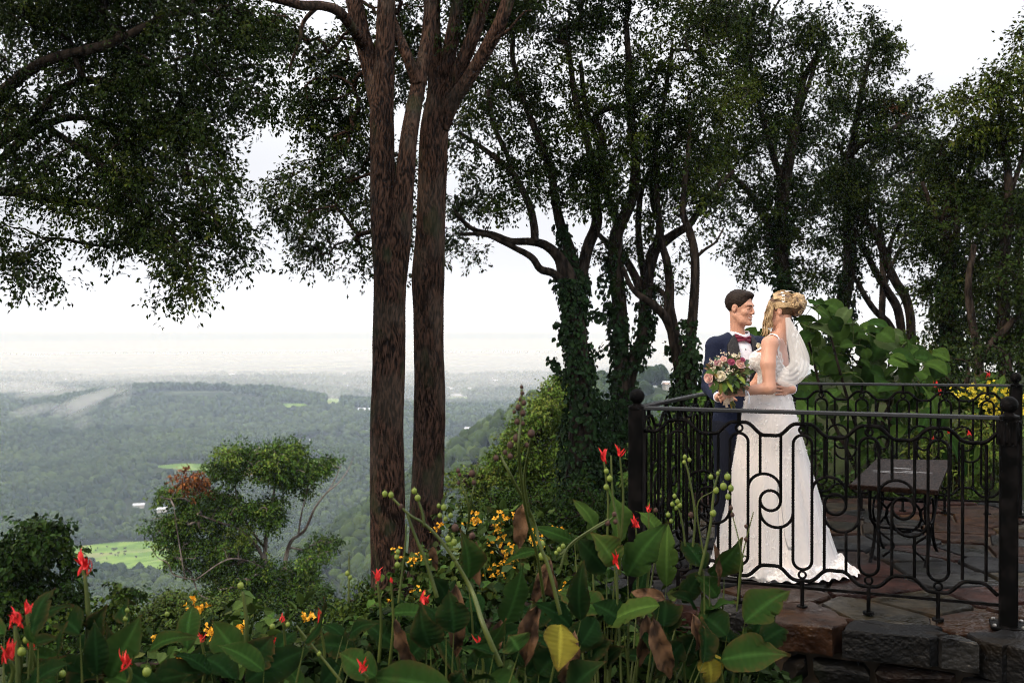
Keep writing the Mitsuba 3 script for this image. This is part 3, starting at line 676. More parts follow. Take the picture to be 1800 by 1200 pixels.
# the row of trees on the right
DF = 21.0
RG = 'trees in the row on the right'
def rtree(label, trunks, limbs, masses, seed, **kw):
    return tree('leafy_tree', label, trunks, limbs, masses, seed, spacing=0.36, per=100, spread=0.20, size=0.082, sides=10, group=RG, **kw)
rtree('leafy tree whose straight ivy trunk rises right above the couple',
     [[(1380, 760, DF, 14), (1379, 600, DF, 13), (1378, 500, DF, 13), (1371, 430, DF, 13), (1374, 350, DF, 12), (1388, 270, DF, 10), (1402, 190, DF, 8), (1412, 140, DF, 6), (1440, 90, DF, 4)]],
     [[(1371, 440, DF, 8), (1345, 385, DF, 7), (1318, 340, DF, 6), (1282, 300, DF, 4.5), (1275, 240, DF, 3.5)], [(1380, 330, DF, 8), (1360, 280, DF, 6), (1340, 210, DF, 5), (1320, 130, DF, 3.5)], [(1400, 210, DF, 5), (1420, 150, DF, 4), (1450, 60, DF, 2.5)]],
     at(DF, 1.2, 0.50, [(1330, 60, 60, 55), (1290, 150, 55, 60), (1400, 55, 55, 38), (1440, 90, 40, 45), (1380, 150, 55, 50), (1450, 38, 26, 22), (1340, 240, 60, 50), (1420, 230, 50, 45), (1300, 330, 50, 50), (1390, 320, 55, 50), (1340, 400, 50, 40), (1345, 470, 45, 22), (1310, 430, 30, 25), (1415, 400, 40, 50), (1280, 250, 40, 40), (1420, 470, 40, 30), (1300, 20, 60, 40), (1310, -80, 80, 60), (1270, -180, 90, 70)]), 41)
rtree('leafy tree with a forked ivy trunk behind the bride and a reddish patch of leaves',
     [[(1462, 720, DF + 1.5, 15), (1470, 600, DF + 1.5, 14), (1484, 520, DF + 1.5, 13), (1494, 460, DF + 1.5, 11.5), (1491, 390, DF + 1.5, 10), (1488, 320, DF + 1.5, 9), (1500, 240, DF + 1.5, 6.5), (1510, 180, DF + 1.5, 5), (1520, 130, DF + 1.5, 4), (1535, 80, DF + 1.5, 2.6)]],
     [[(1489, 275, DF + 1.4, 6), (1520, 250, DF + 1.2, 5.5), (1560, 232, DF + 1, 4.5), (1598, 205, DF + 1, 3)], [(1492, 400, DF + 1.5, 6), (1510, 345, DF + 1.6, 5.5), (1500, 310, DF + 1.7, 4.5), (1470, 250, DF + 1.8, 3)]],
     at(DF + 1.5, 1.2, 0.50, [(1530, 82, 46, 36), (1500, 60, 22, 22), (1485, 130, 34, 34), (1552, 115, 28, 28), (1500, 190, 38, 34), (1560, 190, 60, 30), (1500, 270, 50, 40), (1560, 260, 60, 40), (1500, 340, 50, 40), (1460, 190, 24, 40), (1460, 340, 40, 45), (1470, 420, 30, 36), (1448, 480, 20, 20), (1520, 410, 36, 30)])
     + at(DF + 1.2, 0.6, 0.5, [(1575, 172, 36, 16)], 2) + at(DF + 1.2, 0.8, 0.9, [(1605, 175, 30, 22), (1620, 200, 26, 26)]), 42)
rtree('leafy tree with two curved bare stems right of the large leaved shrub',
     [[(1603, 700, DF + .5, 9), (1602, 620, DF + .5, 8.5), (1600, 560, DF + .5, 8), (1592, 525, DF + .5, 8), (1574, 495, DF + .5, 8), (1560, 465, DF + .5, 7.5), (1548, 430, DF + .5, 7), (1530, 400, DF + .5, 6), (1505, 380, DF + .5, 4)],
      [(1590, 690, DF + .9, 8), (1586, 600, DF + .9, 7.5), (1578, 545, DF + .9, 7.5), (1560, 512, DF + .9, 7), (1540, 480, DF + .9, 6), (1520, 440, DF + .9, 5), (1500, 400, DF + .9, 4)]],
     [[(1574, 590, DF + .7, 6.5), (1560, 565, DF + .7, 6), (1540, 548, DF + .7, 5.5), (1520, 520, DF + .7, 5), (1505, 490, DF + .7, 4)], [(1566, 480, DF + .5, 4), (1563, 440, DF + .6, 4), (1575, 400, DF + .7, 3)]],
     at(DF + .7, 1.0, 0.42, [(1540, 380, 50, 40), (1590, 370, 50, 45), (1600, 300, 50, 40), (1610, 430, 36, 30), (1550, 330, 45, 40), (1525, 455, 30, 16), (1640, 500, 20, 30), (1490, 520, 26, 14), (1640, 250, 40, 50), (1640, 360, 40, 50)]), 43)
rtree('leafy tree on a thick upright ivy trunk near the right edge',
     [[(1668, 760, DF - 2, 17), (1667, 660, DF - 2, 16), (1667, 560, DF - 2, 14), (1668, 470, DF - 2, 12), (1662, 400, DF - 2, 10), (1668, 320, DF - 2, 8), (1650, 250, DF - 2, 6)]],
     [[(1668, 490, DF - 2, 8), (1680, 420, DF - 2, 7), (1685, 350, DF - 2, 6), (1710, 280, DF - 2, 4)], [(1664, 420, DF - 2, 6), (1640, 370, DF - 2, 5), (1620, 320, DF - 2, 3.5)], [(1690, 470, DF - 2, 4), (1700, 480, DF - 2.2, 4), (1730, 440, DF - 2.4, 3)]],
     at(DF - 2, 1.1, 0.55, [(1640, 330, 50, 50), (1690, 340, 50, 50), (1650, 260, 36, 40), (1690, 250, 45, 40), (1640, 420, 50, 45), (1700, 430, 50, 45), (1650, 500, 40, 40), (1710, 510, 40, 40), (1640, 570, 26, 40), (1690, 590, 26, 30)]), 44)
rtree('pale green feathery leaved tree at the top right corner',
     [[(1775, 760, DF - 3, 13), (1768, 660, DF - 3, 12), (1764, 560, DF - 3, 11), (1762, 470, DF - 3, 10), (1772, 380, DF - 3, 8.5), (1770, 300, DF - 3, 7), (1760, 230, DF - 3, 5), (1750, 160, DF - 3, 3.5)],
      [(1722, 700, DF - 3.4, 8), (1720, 620, DF - 3.4, 7.5), (1708, 560, DF - 3.4, 7), (1702, 500, DF - 3.4, 6), (1712, 430, DF - 3.4, 5)]],
     [[(1716, 650, DF - 3.3, 7), (1735, 612, DF - 3.3, 6.5), (1765, 580, DF - 3.3, 6), (1800, 545, DF - 3.3, 5), (1850, 500, DF - 3.3, 4)], [(1772, 350, DF - 3, 5), (1800, 260, DF - 3, 4), (1815, 160, DF - 3, 3), (1815, 60, DF - 3, 2.4)]],
     at(DF - 3, 1.0, 0.85, [(1740, 130, 42, 26), (1705, 165, 40, 34), (1770, 170, 34, 50), (1720, 230, 45, 35), (1790, 240, 34, 45)], 1) + at(DF - 3, 1.0, 0.6, [(1750, 320, 50, 50), (1790, 330, 30, 50), (1740, 410, 45, 45), (1790, 430, 34, 50), (1740, 490, 40, 40), (1790, 530, 30, 50), (1760, 580, 40, 26), (1750, 270, 60, 40)])
     + at(DF - 3, 0.6, 0.8, [(1795, 30, 22, 26), (1797, 110, 16, 30), (1835, 60, 40, 60)], 1), 45)

rtree('dark leafy tree filling the gap at the right edge behind the row',
     [[(1800, 760, DF + 4, 11), (1798, 600, DF + 4, 10), (1790, 480, DF + 4, 8), (1795, 350, DF + 4, 6)]], [[(1796, 520, DF + 4, 6), (1770, 460, DF + 4, 5), (1740, 400, DF + 4, 3)]],
     at(DF + 4, 1.2, 0.45, [(1700, 380, 50, 50), (1780, 360, 50, 60), (1720, 470, 50, 50), (1790, 480, 40, 60), (1740, 560, 60, 45), (1680, 610, 30, 30), (1780, 610, 40, 40)]), 46)
rtree('slim leafy tree between the bride\'s trunk and the curved stems',
     [[(1545, 760, DF + 5, 7), (1548, 600, DF + 5, 6), (1552, 480, DF + 5, 5.5), (1545, 380, DF + 5, 4)]], [[(1550, 520, DF + 5, 4), (1570, 460, DF + 5, 3), (1590, 420, DF + 5, 2)]],
     at(DF + 5, 1.2, 0.26, [(1540, 300, 50, 50), (1480, 300, 50, 50), (1600, 330, 40, 50), (1430, 330, 50, 50), (1380, 240, 50, 50)]), 47)

# ivy leaves on trunks
IVY = [(0.014, 0.030, 0.010)]
def ivy(label, host, runs, seed, size=0.092, per_m2=420, strands=()):
    """Leaves over the lower trunks: runs of (control rows, thickness, sides free of leaves 0..1)."""
    rng = np.random.default_rng(seed)
    out, cols, stems = [], [], []
    k = thing('ivy', label, 'ivy')
    for ctrl, thick in runs:
        p, r = limb_points(ctrl, 10)
        L = np.linalg.norm(np.diff(p, axis=0), axis=1); s = np.concatenate([[0], np.cumsum(L)])
        n = int(s[-1] * 2 * np.pi * (r.mean() + thick * .5) * per_m2)
        u = rng.uniform(0, s[-1], n); i = np.clip(np.searchsorted(s, u) - 1, 0, len(L) - 1)
        q = p[i] + (p[i + 1] - p[i]) * ((u - s[i]) / L[i])[:, None]; rr = r[i]
        a = rng.uniform(0, 2 * np.pi, n); o = np.stack([np.cos(a), np.sin(a), 0 * a], -1)
        keep = meshkit.fbm(np.column_stack([q[:, 2] * 1.3, np.cos(a) * 0.9, np.sin(a) * 0.9]) + seed, 3) > 0.49 - 0.30 * (1 - u / s[-1])
        lump = 0.25 + 1.5 * np.clip(meshkit.fbm((q + o * 0.3) * 2.6 + seed, 3) - 0.25, 0, 1)
        q = q + o * (rr * 0.95 + thick * lump * rng.uniform(0.1, 1, n)**0.7)[:, None]
        q, o = q[keep], o[keep]; n = len(q)
        d = unit(np.array([0, 0, -1.0]) + rng.normal(0, 0.45, (n, 3)) + 0.25 * o)
        R = frames(d, unit(o + rng.normal(0, 0.3, (n, 3))))
        c = np.array(IVY[0]) * rng.uniform(0.5, 1.7, (n, 1)) * rng.uniform(0.85, 1.15, (n, 3))
        me, cc = scatter(OVAL, q, R, size * rng.uniform(0.6, 1.25, n), c)
        out.append(me); cols.append(cc)
    for rows in strands:
        p, r = limb_points(rows, 8); stems.append(tube(p, 0.006, 4))
        n = len(p) * 3
        q = np.repeat(p, 3, axis=0) + rng.normal(0, 0.04, (n, 3))
        R = frames(unit(np.array([0, 0, -1.0]) + rng.normal(0, 0.5, (n, 3))), unit(rng.normal(0, 1, (n, 3)) + [0, -0.8, 0.3]))
        c = np.array(IVY[0]) * rng.uniform(0.6, 1.5, (n, 1)) * np.ones(3)
        me, cc = scatter(OVAL, q, R, size * rng.uniform(0.6, 1.2, n), c); out.append(me); cols.append(cc)
    part(k, 'leaves', join(out), 'foliage_mat', False, kind='stuff', color=np.vstack(cols))
    if stems: part(k, 'stems', join(stems), 'branch_mat', kind='stuff')
ivy('thick dark ivy on the left tree of the ivy pair', None,
    [([(1018, 960, DC, 34), (1020, 800, DC, 30), (1022, 700, DC, 22), (1014, 600, DC, 19), (1006, 540, DC, 18), (997, 490, DC, 15)], 0.17), ([(1012, 560, DC + .1, 14), (1010, 500, DC + .2, 12), (1000, 440, DC + .3, 10), (985, 395, DC + .3, 9)], 0.10),
     ([(1018, 560, DC, 12), (1023, 480, DC + .2, 10)], 0.08), ([(1050, 960, DC + .2, 30), (1052, 850, DC + .2, 26), (1050, 760, DC + .2, 14), (1055, 700, DC + .2, 6)], 0.25)], 61,
    strands=[[(1000, 680, DC, 1), (985, 655, DC - .1, 1), (975, 640, DC - .1, 1), (968, 632, DC - .1, 1)], [(1000, 590, DC, 1), (990, 575, DC - .1, 1), (980, 568, DC, 1)], [(1005, 640, DC, 1), (990, 600, DC - .1, 1), (985, 595, DC, 1)], [(1030, 560, DC, 1), (1050, 548, DC - .1, 1), (1062, 560, DC, 1)]])
ivy('thick dark ivy on the right tree of the ivy pair', None,
    [([(1092, 960, DD, 30), (1094, 850, DD, 26), (1096, 760, DD, 20), (1093, 680, DD, 15)], 0.16), ([(1092, 690, DD, 14), (1088, 600, DD, 12), (1080, 530, DD, 12), (1078, 470, DD, 12), (1080, 420, DD, 10)], 0.10),
     ([(1112, 650, DD, 12), (1133, 590, DD, 11), (1135, 530, DD, 10), (1140, 480, DD, 9)], 0.11), ([(1070, 960, DD - .3, 24), (1070, 850, DD - .3, 20), (1075, 760, DD - .3, 10), (1070, 690, DD - .3, 5)], 0.22)], 62,
    strands=[[(1105, 720, DD, 1), (1115, 700, DD - .1, 1), (1122, 690, DD, 1), (1118, 680, DD, 1)], [(1090, 560, DD, 1), (1070, 540, DD - .1, 1), (1058, 500, DD - .1, 1), (1055, 480, DD, 1)], [(1085, 600, DD, 1), (1062, 612, DD - .2, 1), (1048, 622, DD - .2, 1)]])
ivy('ivy on the two slender trees left of the groom', None,
    [([(1222, 800, DE - .4, 12), (1217, 700, DE - .4, 11), (1212, 620, DE - .4, 9), (1210, 560, DE - .4, 6)], 0.16), ([(1202, 800, DE, 12), (1196, 700, DE, 8), (1196, 640, DE, 4)], 0.16)], 63,
    strands=[[(1188, 640, DE, 1), (1178, 615, DE, 1), (1172, 610, DE, 1)], [(1228, 690, DE - .4, 1), (1236, 670, DE - .5, 1), (1230, 640, DE - .4, 1)]])
ivy('ivy on the trunk above the couple', None, [([(1380, 760, DF, 16), (1378, 520, DF, 14), (1371, 440, DF, 13), (1374, 370, DF, 11)], 0.16)], 64, size=0.1, per_m2=260)
ivy('ivy on the forked trunk behind the bride', None, [([(1462, 720, DF + 1.5, 17), (1472, 590, DF + 1.5, 15), (1484, 520, DF + 1.5, 13), (1493, 465, DF + 1.5, 10)], 0.22)], 65, size=0.1, per_m2=260)
ivy('ivy on the thick trunk near the right edge', None, [([(1668, 760, DF - 2, 18), (1667, 560, DF - 2, 14), (1668, 470, DF - 2, 12), (1664, 420, DF - 2, 10)], 0.20)], 66, size=0.1, per_m2=260)

# trees and bushes on the slope below
GUM = [(0.044, 0.084, 0.013), (0.10, 0.15, 0.022), (0.17, 0.062, 0.020)]
DG = 44.0
tree('gum_tree', 'spreading gum tree with pale limbs and one rusty patch of leaves',
     [[(468, 1090, DG, 5.04), (468, 1040, DG, 4.68), (465, 990, DG, 4.32), (466, 960, DG, 3.60), (470, 920, DG, 2.88), (482, 860, DG, 2.02), (490, 800, DG, 1.15)]],
     [[(500, 1000, DG, 3.96), (503, 975, DG, 3.60), (512, 950, DG, 3.02), (535, 932, DG - .3, 2.45), (552, 895, DG - .5, 1.87), (572, 868, DG - .6, 1.37), (595, 848, DG - .7, 1.01), (612, 825, DG - .7, 0.72), (622, 800, DG - .7, 0.43)],
      [(464, 985, DG, 3.24), (447, 955, DG - .4, 2.59), (420, 930, DG - .8, 2.02), (385, 918, DG - 1, 1.58), (350, 905, DG - 1.2, 1.08)],
      [(466, 965, DG, 2.52), (440, 930, DG + .4, 2.02), (418, 890, DG + .6, 1.51), (412, 840, DG + .8, 1.01)],
      [(345, 1020, DG - 2, 1.01), (318, 1015, DG - 2.2, 1.15), (302, 1008, DG - 2.2, 1.08), (294, 990, DG - 2.2, 1.01), (276, 980, DG - 2.2, 0.72), (264, 962, DG - 2.2, 0.50)],
      [(325, 1020, DG - 1.6, 1.30), (318, 980, DG - 1.6, 1.08), (310, 930, DG - 1.6, 0.79), (305, 890, DG - 1.6, 0.58)],
      [(465, 1000, DG - .3, 2.16), (430, 985, DG - 1, 1.73), (395, 985, DG - 1.6, 1.30), (345, 1018, DG - 2, 1.08)],
      [(524, 940, DG - .2, 1.73), (530, 900, DG, 1.30), (540, 860, DG, 0.94), (545, 830, DG, 0.65)], [(575, 866, DG - .6, 0.86), (590, 840, DG - .5, 0.72), (600, 815, DG - .5, 0.43)]],
     at(DG, 1.5, 0.85, [(400, 815, 42, 28), (425, 800, 26, 18), (498, 795, 40, 22), (480, 830, 48, 30), (520, 840, 40, 30), (562, 822, 32, 18), (588, 815, 12, 8), (360, 880, 42, 26), (420, 890, 45, 28), (480, 900, 38, 26), (310, 870, 28, 18), (290, 925, 30, 26), (335, 915, 40, 28), (330, 965, 38, 24), (395, 955, 48, 28), (440, 995, 40, 26), (505, 1015, 56, 28), (560, 968, 34, 16), (585, 958, 14, 10), (530, 1045, 46, 24), (375, 1000, 40, 22), (410, 1050, 60, 30), (480, 800, 30, 24)])
     + at(DG - 1, 1.2, 0.5, [(480, 810, 34, 16), (400, 800, 26, 14), (310, 905, 24, 16), (420, 940, 26, 16), (520, 800, 20, 12)], 1) + at(DG - 1, 0.9, 0.9, [(330, 842, 24, 16), (348, 855, 18, 12)], 2),
     71, spacing=0.50, per=84, spread=0.27, size=0.15, palette=GUM, bark='gum_bark_mat', sides=8, twig_r=0.014, twig_max=0.10)
def bush(name, label, masses, seed, palette, size, spacing, per=46, spread=None, cat='bush', stem=True, droop=0.45, template=LEAF, dead=None):
    c = masses[0]
    zb = ground_z(*P(c[0], c[1], c[4])[:2])
    yb = HORIZON - (zb - 0.1 - EYE) / c[4] * FPX
    mx = np.mean([m[0] for m in masses])
    top = min(m[1] for m in masses)
    return tree(name, label, [[(mx + 6, yb + 10, c[4], 0.07 * FPX / c[4]), (mx - 4, yb * .6 + top * .4, c[4], 0.055 * FPX / c[4]), (mx + 3, yb * .3 + top * .7, c[4], 0.03 * FPX / c[4]), (mx, top + 6, c[4], 0.008 * FPX / c[4])]], [],
                masses, seed, spacing=spacing, per=per, spread=spread or spacing * .52, size=size, palette=palette, sides=8, droop=droop, template=template, cat=cat, crown='foliage')
DK = [(0.018, 0.038, 0.006), (0.050, 0.085, 0.011)]
bush('vine_covered_bush', 'tall dark dome of vine covered bush at the left edge', at(21, 0.85, 1.0, [(60, 975, 62, 62), (40, 1060, 85, 75), (100, 1050, 36, 85), (20, 1130, 70, 70), (95, 1140, 40, 60)]), 72, DK, 0.11, 0.34, per=60, template=OVAL, droop=0.8)
bush('vine_covered_bush', 'small rounded vine covered bush beside the tall dark dome', at(23, 0.45, 1.0, [(212, 1050, 30, 38), (196, 1085, 40, 36), (215, 1120, 50, 44)]), 73, [DK[1], DK[0]], 0.10, 0.32, per=60, template=OVAL, droop=0.8)
bush('slope_bush', 'yellowish green bush in front of the gum tree trunk', at(30, 1.0, 1.0, [(270, 1080, 40, 30), (330, 1065, 50, 26), (390, 1075, 60, 32), (300, 1110, 50, 36), (380, 1120, 70, 40)]), 74, [(0.055, 0.085, 0.016), (0.085, 0.115, 0.022)], 0.12, 0.38, per=64)
bush('slope_bush', 'dark bush right of the gum tree trunk', at(27, 1.0, 0.8, [(540, 1075, 50, 32), (500, 1100, 50, 40), (570, 1110, 50, 40)]), 75, DK, 0.13, 0.42)
bush('slope_bush', 'green bush at the foot of the left big trunk', at(19, 0.7, 0.9, [(632, 1055, 30, 34), (600, 1090, 40, 36), (650, 1100, 40, 40)]), 76, [DK[1], DK[0]], 0.10, 0.32)
bush('slope_bush', 'dark bushes low at the left behind the red flowers', at(16, 0.8, 0.85, [(240, 1150, 60, 40), (150, 1160, 60, 50), (330, 1165, 60, 34), (60, 1180, 80, 40)]), 77, DK, 0.09, 0.32)
YG = [(0.070, 0.118, 0.018), (0.115, 0.155, 0.028), (0.030, 0.058, 0.010)]
tree('bushy_tree', 'yellow green bushy tree left of the ivy clad pair',
     [[(930, 960, 27, 7), (928, 880, 27, 6), (935, 800, 27, 5), (960, 730, 27, 3), (985, 690, 27, 2)]], [[(930, 880, 27, 4), (895, 850, 27, 3), (850, 840, 26.5, 2), (815, 835, 26, 1.4)], [(940, 850, 27, 3), (975, 820, 27, 2.4), (1005, 790, 27, 2)]],
     at(27, 1.1, 0.75, [(985, 690, 30, 34), (955, 725, 36, 30), (925, 760, 40, 30), (985, 750, 45, 50), (890, 800, 36, 26), (935, 815, 50, 40), (865, 830, 34, 22), (825, 845, 32, 18), (990, 830, 50, 50), (850, 880, 40, 20)], 0) + at(26.5, 0.9, 0.5, [(905, 780, 40, 24), (960, 710, 30, 20), (850, 835, 40, 18), (800, 850, 18, 10)], 1)
     + at(26, 0.9, 0.9, [(900, 880, 50, 28), (960, 890, 50, 40), (1000, 900, 40, 50)], 2), 78, spacing=0.38, per=100, spread=0.21, size=0.10, palette=YG, sides=8, twig_r=0.010, twig_max=0.06)
bush('hillside_shrub', 'bright green shrub seen through the left railing', at(13.2, 0.9, 0.9, [(1180, 800, 60, 70), (1230, 760, 36, 60), (1150, 850, 40, 60), (1215, 870, 60, 60), (1240, 705, 20, 36)]), 79, [(0.05, 0.095, 0.016), (0.085, 0.14, 0.024)], 0.075, 0.25, per=64)
bush('hillside_shrub', 'dark leafy shrub under the ivy clad trees', at(15.2, 0.9, 0.95, [(1040, 900, 60, 60), (990, 940, 50, 44), (1085, 930, 40, 60), (950, 975, 60, 34)]), 80, [DK[0], DK[1]], 0.085, 0.30)
bush('garden_thicket', 'dark thicket behind the garden at the right', at(15.5, 0.8, 0.8, [(1660, 640, 50, 30), (1740, 630, 50, 34), (1800, 640, 40, 50), (1600, 690, 50, 30), (1700, 690, 60, 40)]), 81, [(0.016, 0.028, 0.006), (0.035, 0.05, 0.01)], 0.085, 0.34)
# ---------------------------------------------------------------- the stone terrace
C1, C2 = np.array([0.727, 5.95]), np.array([2.54, 5.23])          # the posts' feet: front left, front right,
C3, C4 = np.array([4.15, 8.43]), np.array([2.12, 8.90])           # back right, back left
U12 = unit(C2 - C1); N12 = np.array([U12[1], -U12[0]])            # along the front, and out of it
U14 = unit(C4 - C1); N14 = np.array([-U14[1], U14[0]])
LIP = 0.36
F0, F1 = C1 + N12 * LIP + N14 * 0.34, C2 + N12 * LIP + U12 * 4.2
def stone_c(a, b, c, seed):
    def fn(p, n, uv):
        f = fbm(p.x * 7 + seed, p.y * 7, p.z * 7, 4)
        g = fbm(p.x * 22 + seed, p.y * 40, p.z * 30, 3)
        col = mix(a, b, smoothstep(0.30, 0.68, f))
        col = mix(col, c, smoothstep(0.60, 0.74, fbm(p.x * 4 + seed * 3, p.y * 4, p.z * 4, 3)) * 0.7)
        return col * (0.11 + 0.22 * g)
    return fn
def stone_h(p, n, uv):
    return 0.6 * fbm(p.x * 14 + p.y * 5, p.y * 22 - p.x * 4, p.z * 20, 4) + 0.4 * fbm(p.x * 60, p.y * 60, p.z * 60, 2)
def wet(p, n, uv):
    return 0.24 + 0.40 * smoothstep(0.35, 0.65, fbm(p.x * 3.4, p.y * 3.4, p.z * 3.4, 3))
STONES = []
for q, (a, b, c) in enumerate([((0.028, 0.027, 0.028), (0.085, 0.083, 0.082), (0.075, 0.05, 0.032)), ((0.05, 0.022, 0.013), (0.12, 0.060, 0.036), (0.15, 0.066, 0.022)),
                               ((0.055, 0.022, 0.017), (0.125, 0.052, 0.040), (0.06, 0.045, 0.044)), ((0.04, 0.034, 0.022), (0.12, 0.098, 0.064), (0.12, 0.07, 0.025)),
                               ((0.018, 0.018, 0.020), (0.055, 0.055, 0.060), (0.035, 0.04, 0.028))]):
    STONES.append(bumped('stone_mat_%d' % q, mikit.proc(stone_c(a, b, c, q * 5.1 + 1)), stone_h, 0.018, 2e-3, mikit.proc(wet), 0.10))
WALLS = []
for q, (a, b, c) in enumerate([((0.008, 0.008, 0.009), (0.028, 0.027, 0.028), (0.034, 0.022, 0.010)), ((0.013, 0.006, 0.0045), (0.036, 0.018, 0.013), (0.020, 0.018, 0.016)), ((0.005, 0.005, 0.005), (0.016, 0.015, 0.014), (0.016, 0.022, 0.008))]):
    WALLS.append(bumped('wall_stone_mat_%d' % q, mikit.proc(stone_c(a, b, c, q * 3.7 + 40)), stone_h, 0.020, 2e-3, 0.55, 0.15))
mat('mortar_mat', mikit.proc(lambda p, n, uv: mix((0.010, 0.007, 0.005), (0.042, 0.028, 0.016), fbm(p.x * 9, p.y * 9, p.z * 9, 3))), 0.8, 0.3)

def slab_stone(poly, top, thick, rng, gap=0.010, tilt=0.012, rough=0.0):
    """A flat stone of the given outline (shapely, convex): rounded upper edge, slightly uneven, its own tilt."""
    g = poly.buffer(-gap - 0.02).buffer(0.02, quad_segs=1).simplify(0.006)
    if g.is_empty or g.area < 0.004: return None
    if g.geom_type != 'Polygon': g = max(g.geoms, key=lambda q: q.area)
    c = np.array(g.exterior.coords)[:-1]
    if trimesh.path.polygons is None or g.exterior.is_ccw is False: c = c[::-1]
    if rough:
        from shapely import segmentize, LinearRing
        c = np.array(segmentize(LinearRing(c), 0.07).coords)[:-1]; c = c + rng.normal(0, rough, c.shape)
    m = c.mean(0); n = len(c)
    nx, ny = rng.normal(0, tilt, 2); z0 = top + rng.uniform(-0.006, 0.006)
    def z(q): return z0 + (q - m) @ np.array([nx, ny])
    c1, c2 = m + (c - m) * 0.985, m + (c - m) * (1 - 0.016 / max(0.1, math.sqrt(g.area)))
    w = rng.uniform(-0.004, 0.002, n)
    v = np.vstack([np.column_stack([c, z(c) - thick]), np.column_stack([c, z(c) - 0.012 + w]), np.column_stack([c2, z(c2) + w]),
                   np.column_stack([m + (c - m) * 0.5, z(m + (c - m) * 0.5) + rng.uniform(-0.004, 0.004, n)]), [[*m, z0 + rng.uniform(-.004, .004)]]])
    k = np.arange(n); k2 = (k + 1) % n
    f = [np.stack([k + r * n, k2 + r * n, k2 + (r + 1) * n, k + (r + 1) * n], 1) for r in range(3)]
    f = np.vstack(f); f = np.vstack([f[:, [0, 1, 2]], f[:, [0, 2, 3]], np.stack([k + 3 * n, k2 + 3 * n, np.full(n, 4 * n)], 1)])
    return outward(v, f)

def terrace():
    from shapely import Polygon, Point, MultiPoint, voronoi_polygons, LineString
    rng = np.random.default_rng(3)
    outline = Polygon([F0 + N12 * 0.03, F1 + N12 * 0.03, F1 + np.array([1.5, 3.5]), C3 + np.array([2.4, 1.3]), C3 + np.array([0.2, 0.72]), C4 + np.array([-0.1, 0.60]) + N14 * 0.37, C4 + N14 * 0.37, F0 + N12 * 0.03 + N14 * 0.03])
    hull = outline
    base = structure('terrace', 'wet stone paved lookout terrace', tm(trimesh.creation.extrude_polygon(outline.buffer(-0.12), 0.60, engine='earcut').apply_translation([0, 0, -0.625])), 'mortar_mat', False)
    # irregular paving
    pts = []
    x0, y0, x1, y1 = hull.bounds
    for _ in range(9000):
        q = np.array([rng.uniform(x0, x1), rng.uniform(y0, y1)])
        s = 0.235 + 0.10 * meshkit.noise(np.array([[q[0] * 1.1, q[1] * 1.1, 0.0]]))[0]
        if q[0] > 4.6 and q[1] < 7: s *= 1.4
        e = np.array([q @ U12 * 0.72, q @ N12])
        if hull.buffer(0.2).contains(Point(q)) and all(np.hypot(*(e - o)) > s for o in pts): pts.append(e)
    back = [(o[0] / 0.72) * U12 + o[1] * N12 for o in pts]
    cells = voronoi_polygons(MultiPoint([tuple(q) for q in back]))
    n = 0
    for cell in cells.geoms:
        g = cell.intersection(hull)
        if g.is_empty or g.geom_type != 'Polygon' or g.area < 0.006: continue
        c = np.array(g.exterior.coords)[:-1]; c = c + rng.normal(0, 0.012, c.shape)
        g = Polygon(c).convex_hull.intersection(g)
        if g.geom_type != 'Polygon': continue
        m = np.array(g.exterior.coords)
        lip = max(((m - F0) @ N12).max(), ((m - F0) @ N14).max()) > -0.06
        me = slab_stone(g, 0.010 if lip else 0.0, rng.uniform(0.11, 0.19) if lip else 0.05, rng, 0.010, 0.020 if lip else 0.012, 0.013 if lip else 0.0)
        if me is None: continue
        part(base, 'paving_stone', me, (STONES + WALLS)[rng.choice(8, p=[.10, .16, .10, .06, .06, .20, .24, .08])] if lip else STONES[rng.choice(5, p=[0.22, 0.34, 0.20, 0.14, 0.10])], 40); n += 1
    # the edge: big coping stones, then the rough wall under them
    w = thing('stone_wall', 'low dark rubble wall holding up the front of the terrace', 'wall')
    part(w, 'core', tm(trimesh.creation.extrude_polygon(Polygon([F0 - N12 * 0.06 - U12 * -0.06, F1 - N12 * 0.06, F1 - N12 * 0.35, F0 - N12 * 0.35 + U12 * 0.1]), 1.2, engine='earcut').apply_translation([0, 0, -1.85])), 'mortar_mat', False)
    for L, A, U, N, holder in ((np.linalg.norm(F1 - F0), F0, U12, N12, w), (3.6, F0, U14, N14, w)):
        zt = -0.165
        while zt > -1.3:
            hh = rng.uniform(0.13, 0.24); u = rng.uniform(-0.2, 0)
            while u < L:
                d = rng.uniform(0.16, 0.44)
                c = A + U * (u + d / 2) - N * 0.10
                if u + d > 0.1:
                    q = rng.normal(size=(26, 3)); q = np.sign(q) * np.abs(q)**0.45; q = q / np.abs(q).max(1, keepdims=True)
                    q = q * np.array([d / 2 - .008, 0.12, hh / 2 - .006]) * rng.uniform(0.86, 1.02, (26, 1))
                    v, f = tm(trimesh.convex.convex_hull(q))
                    X = np.column_stack([v[:, :1] * U + v[:, 1:2] * N + c + N * rng.uniform(-0.02, 0.03), v[:, 2] + zt - hh / 2])
                    part(w, 'stone', outward(X, f), WALLS[rng.choice(3, p=[0.3, 0.15, 0.55])], 30)
                u += d
            zt -= hh
terrace()

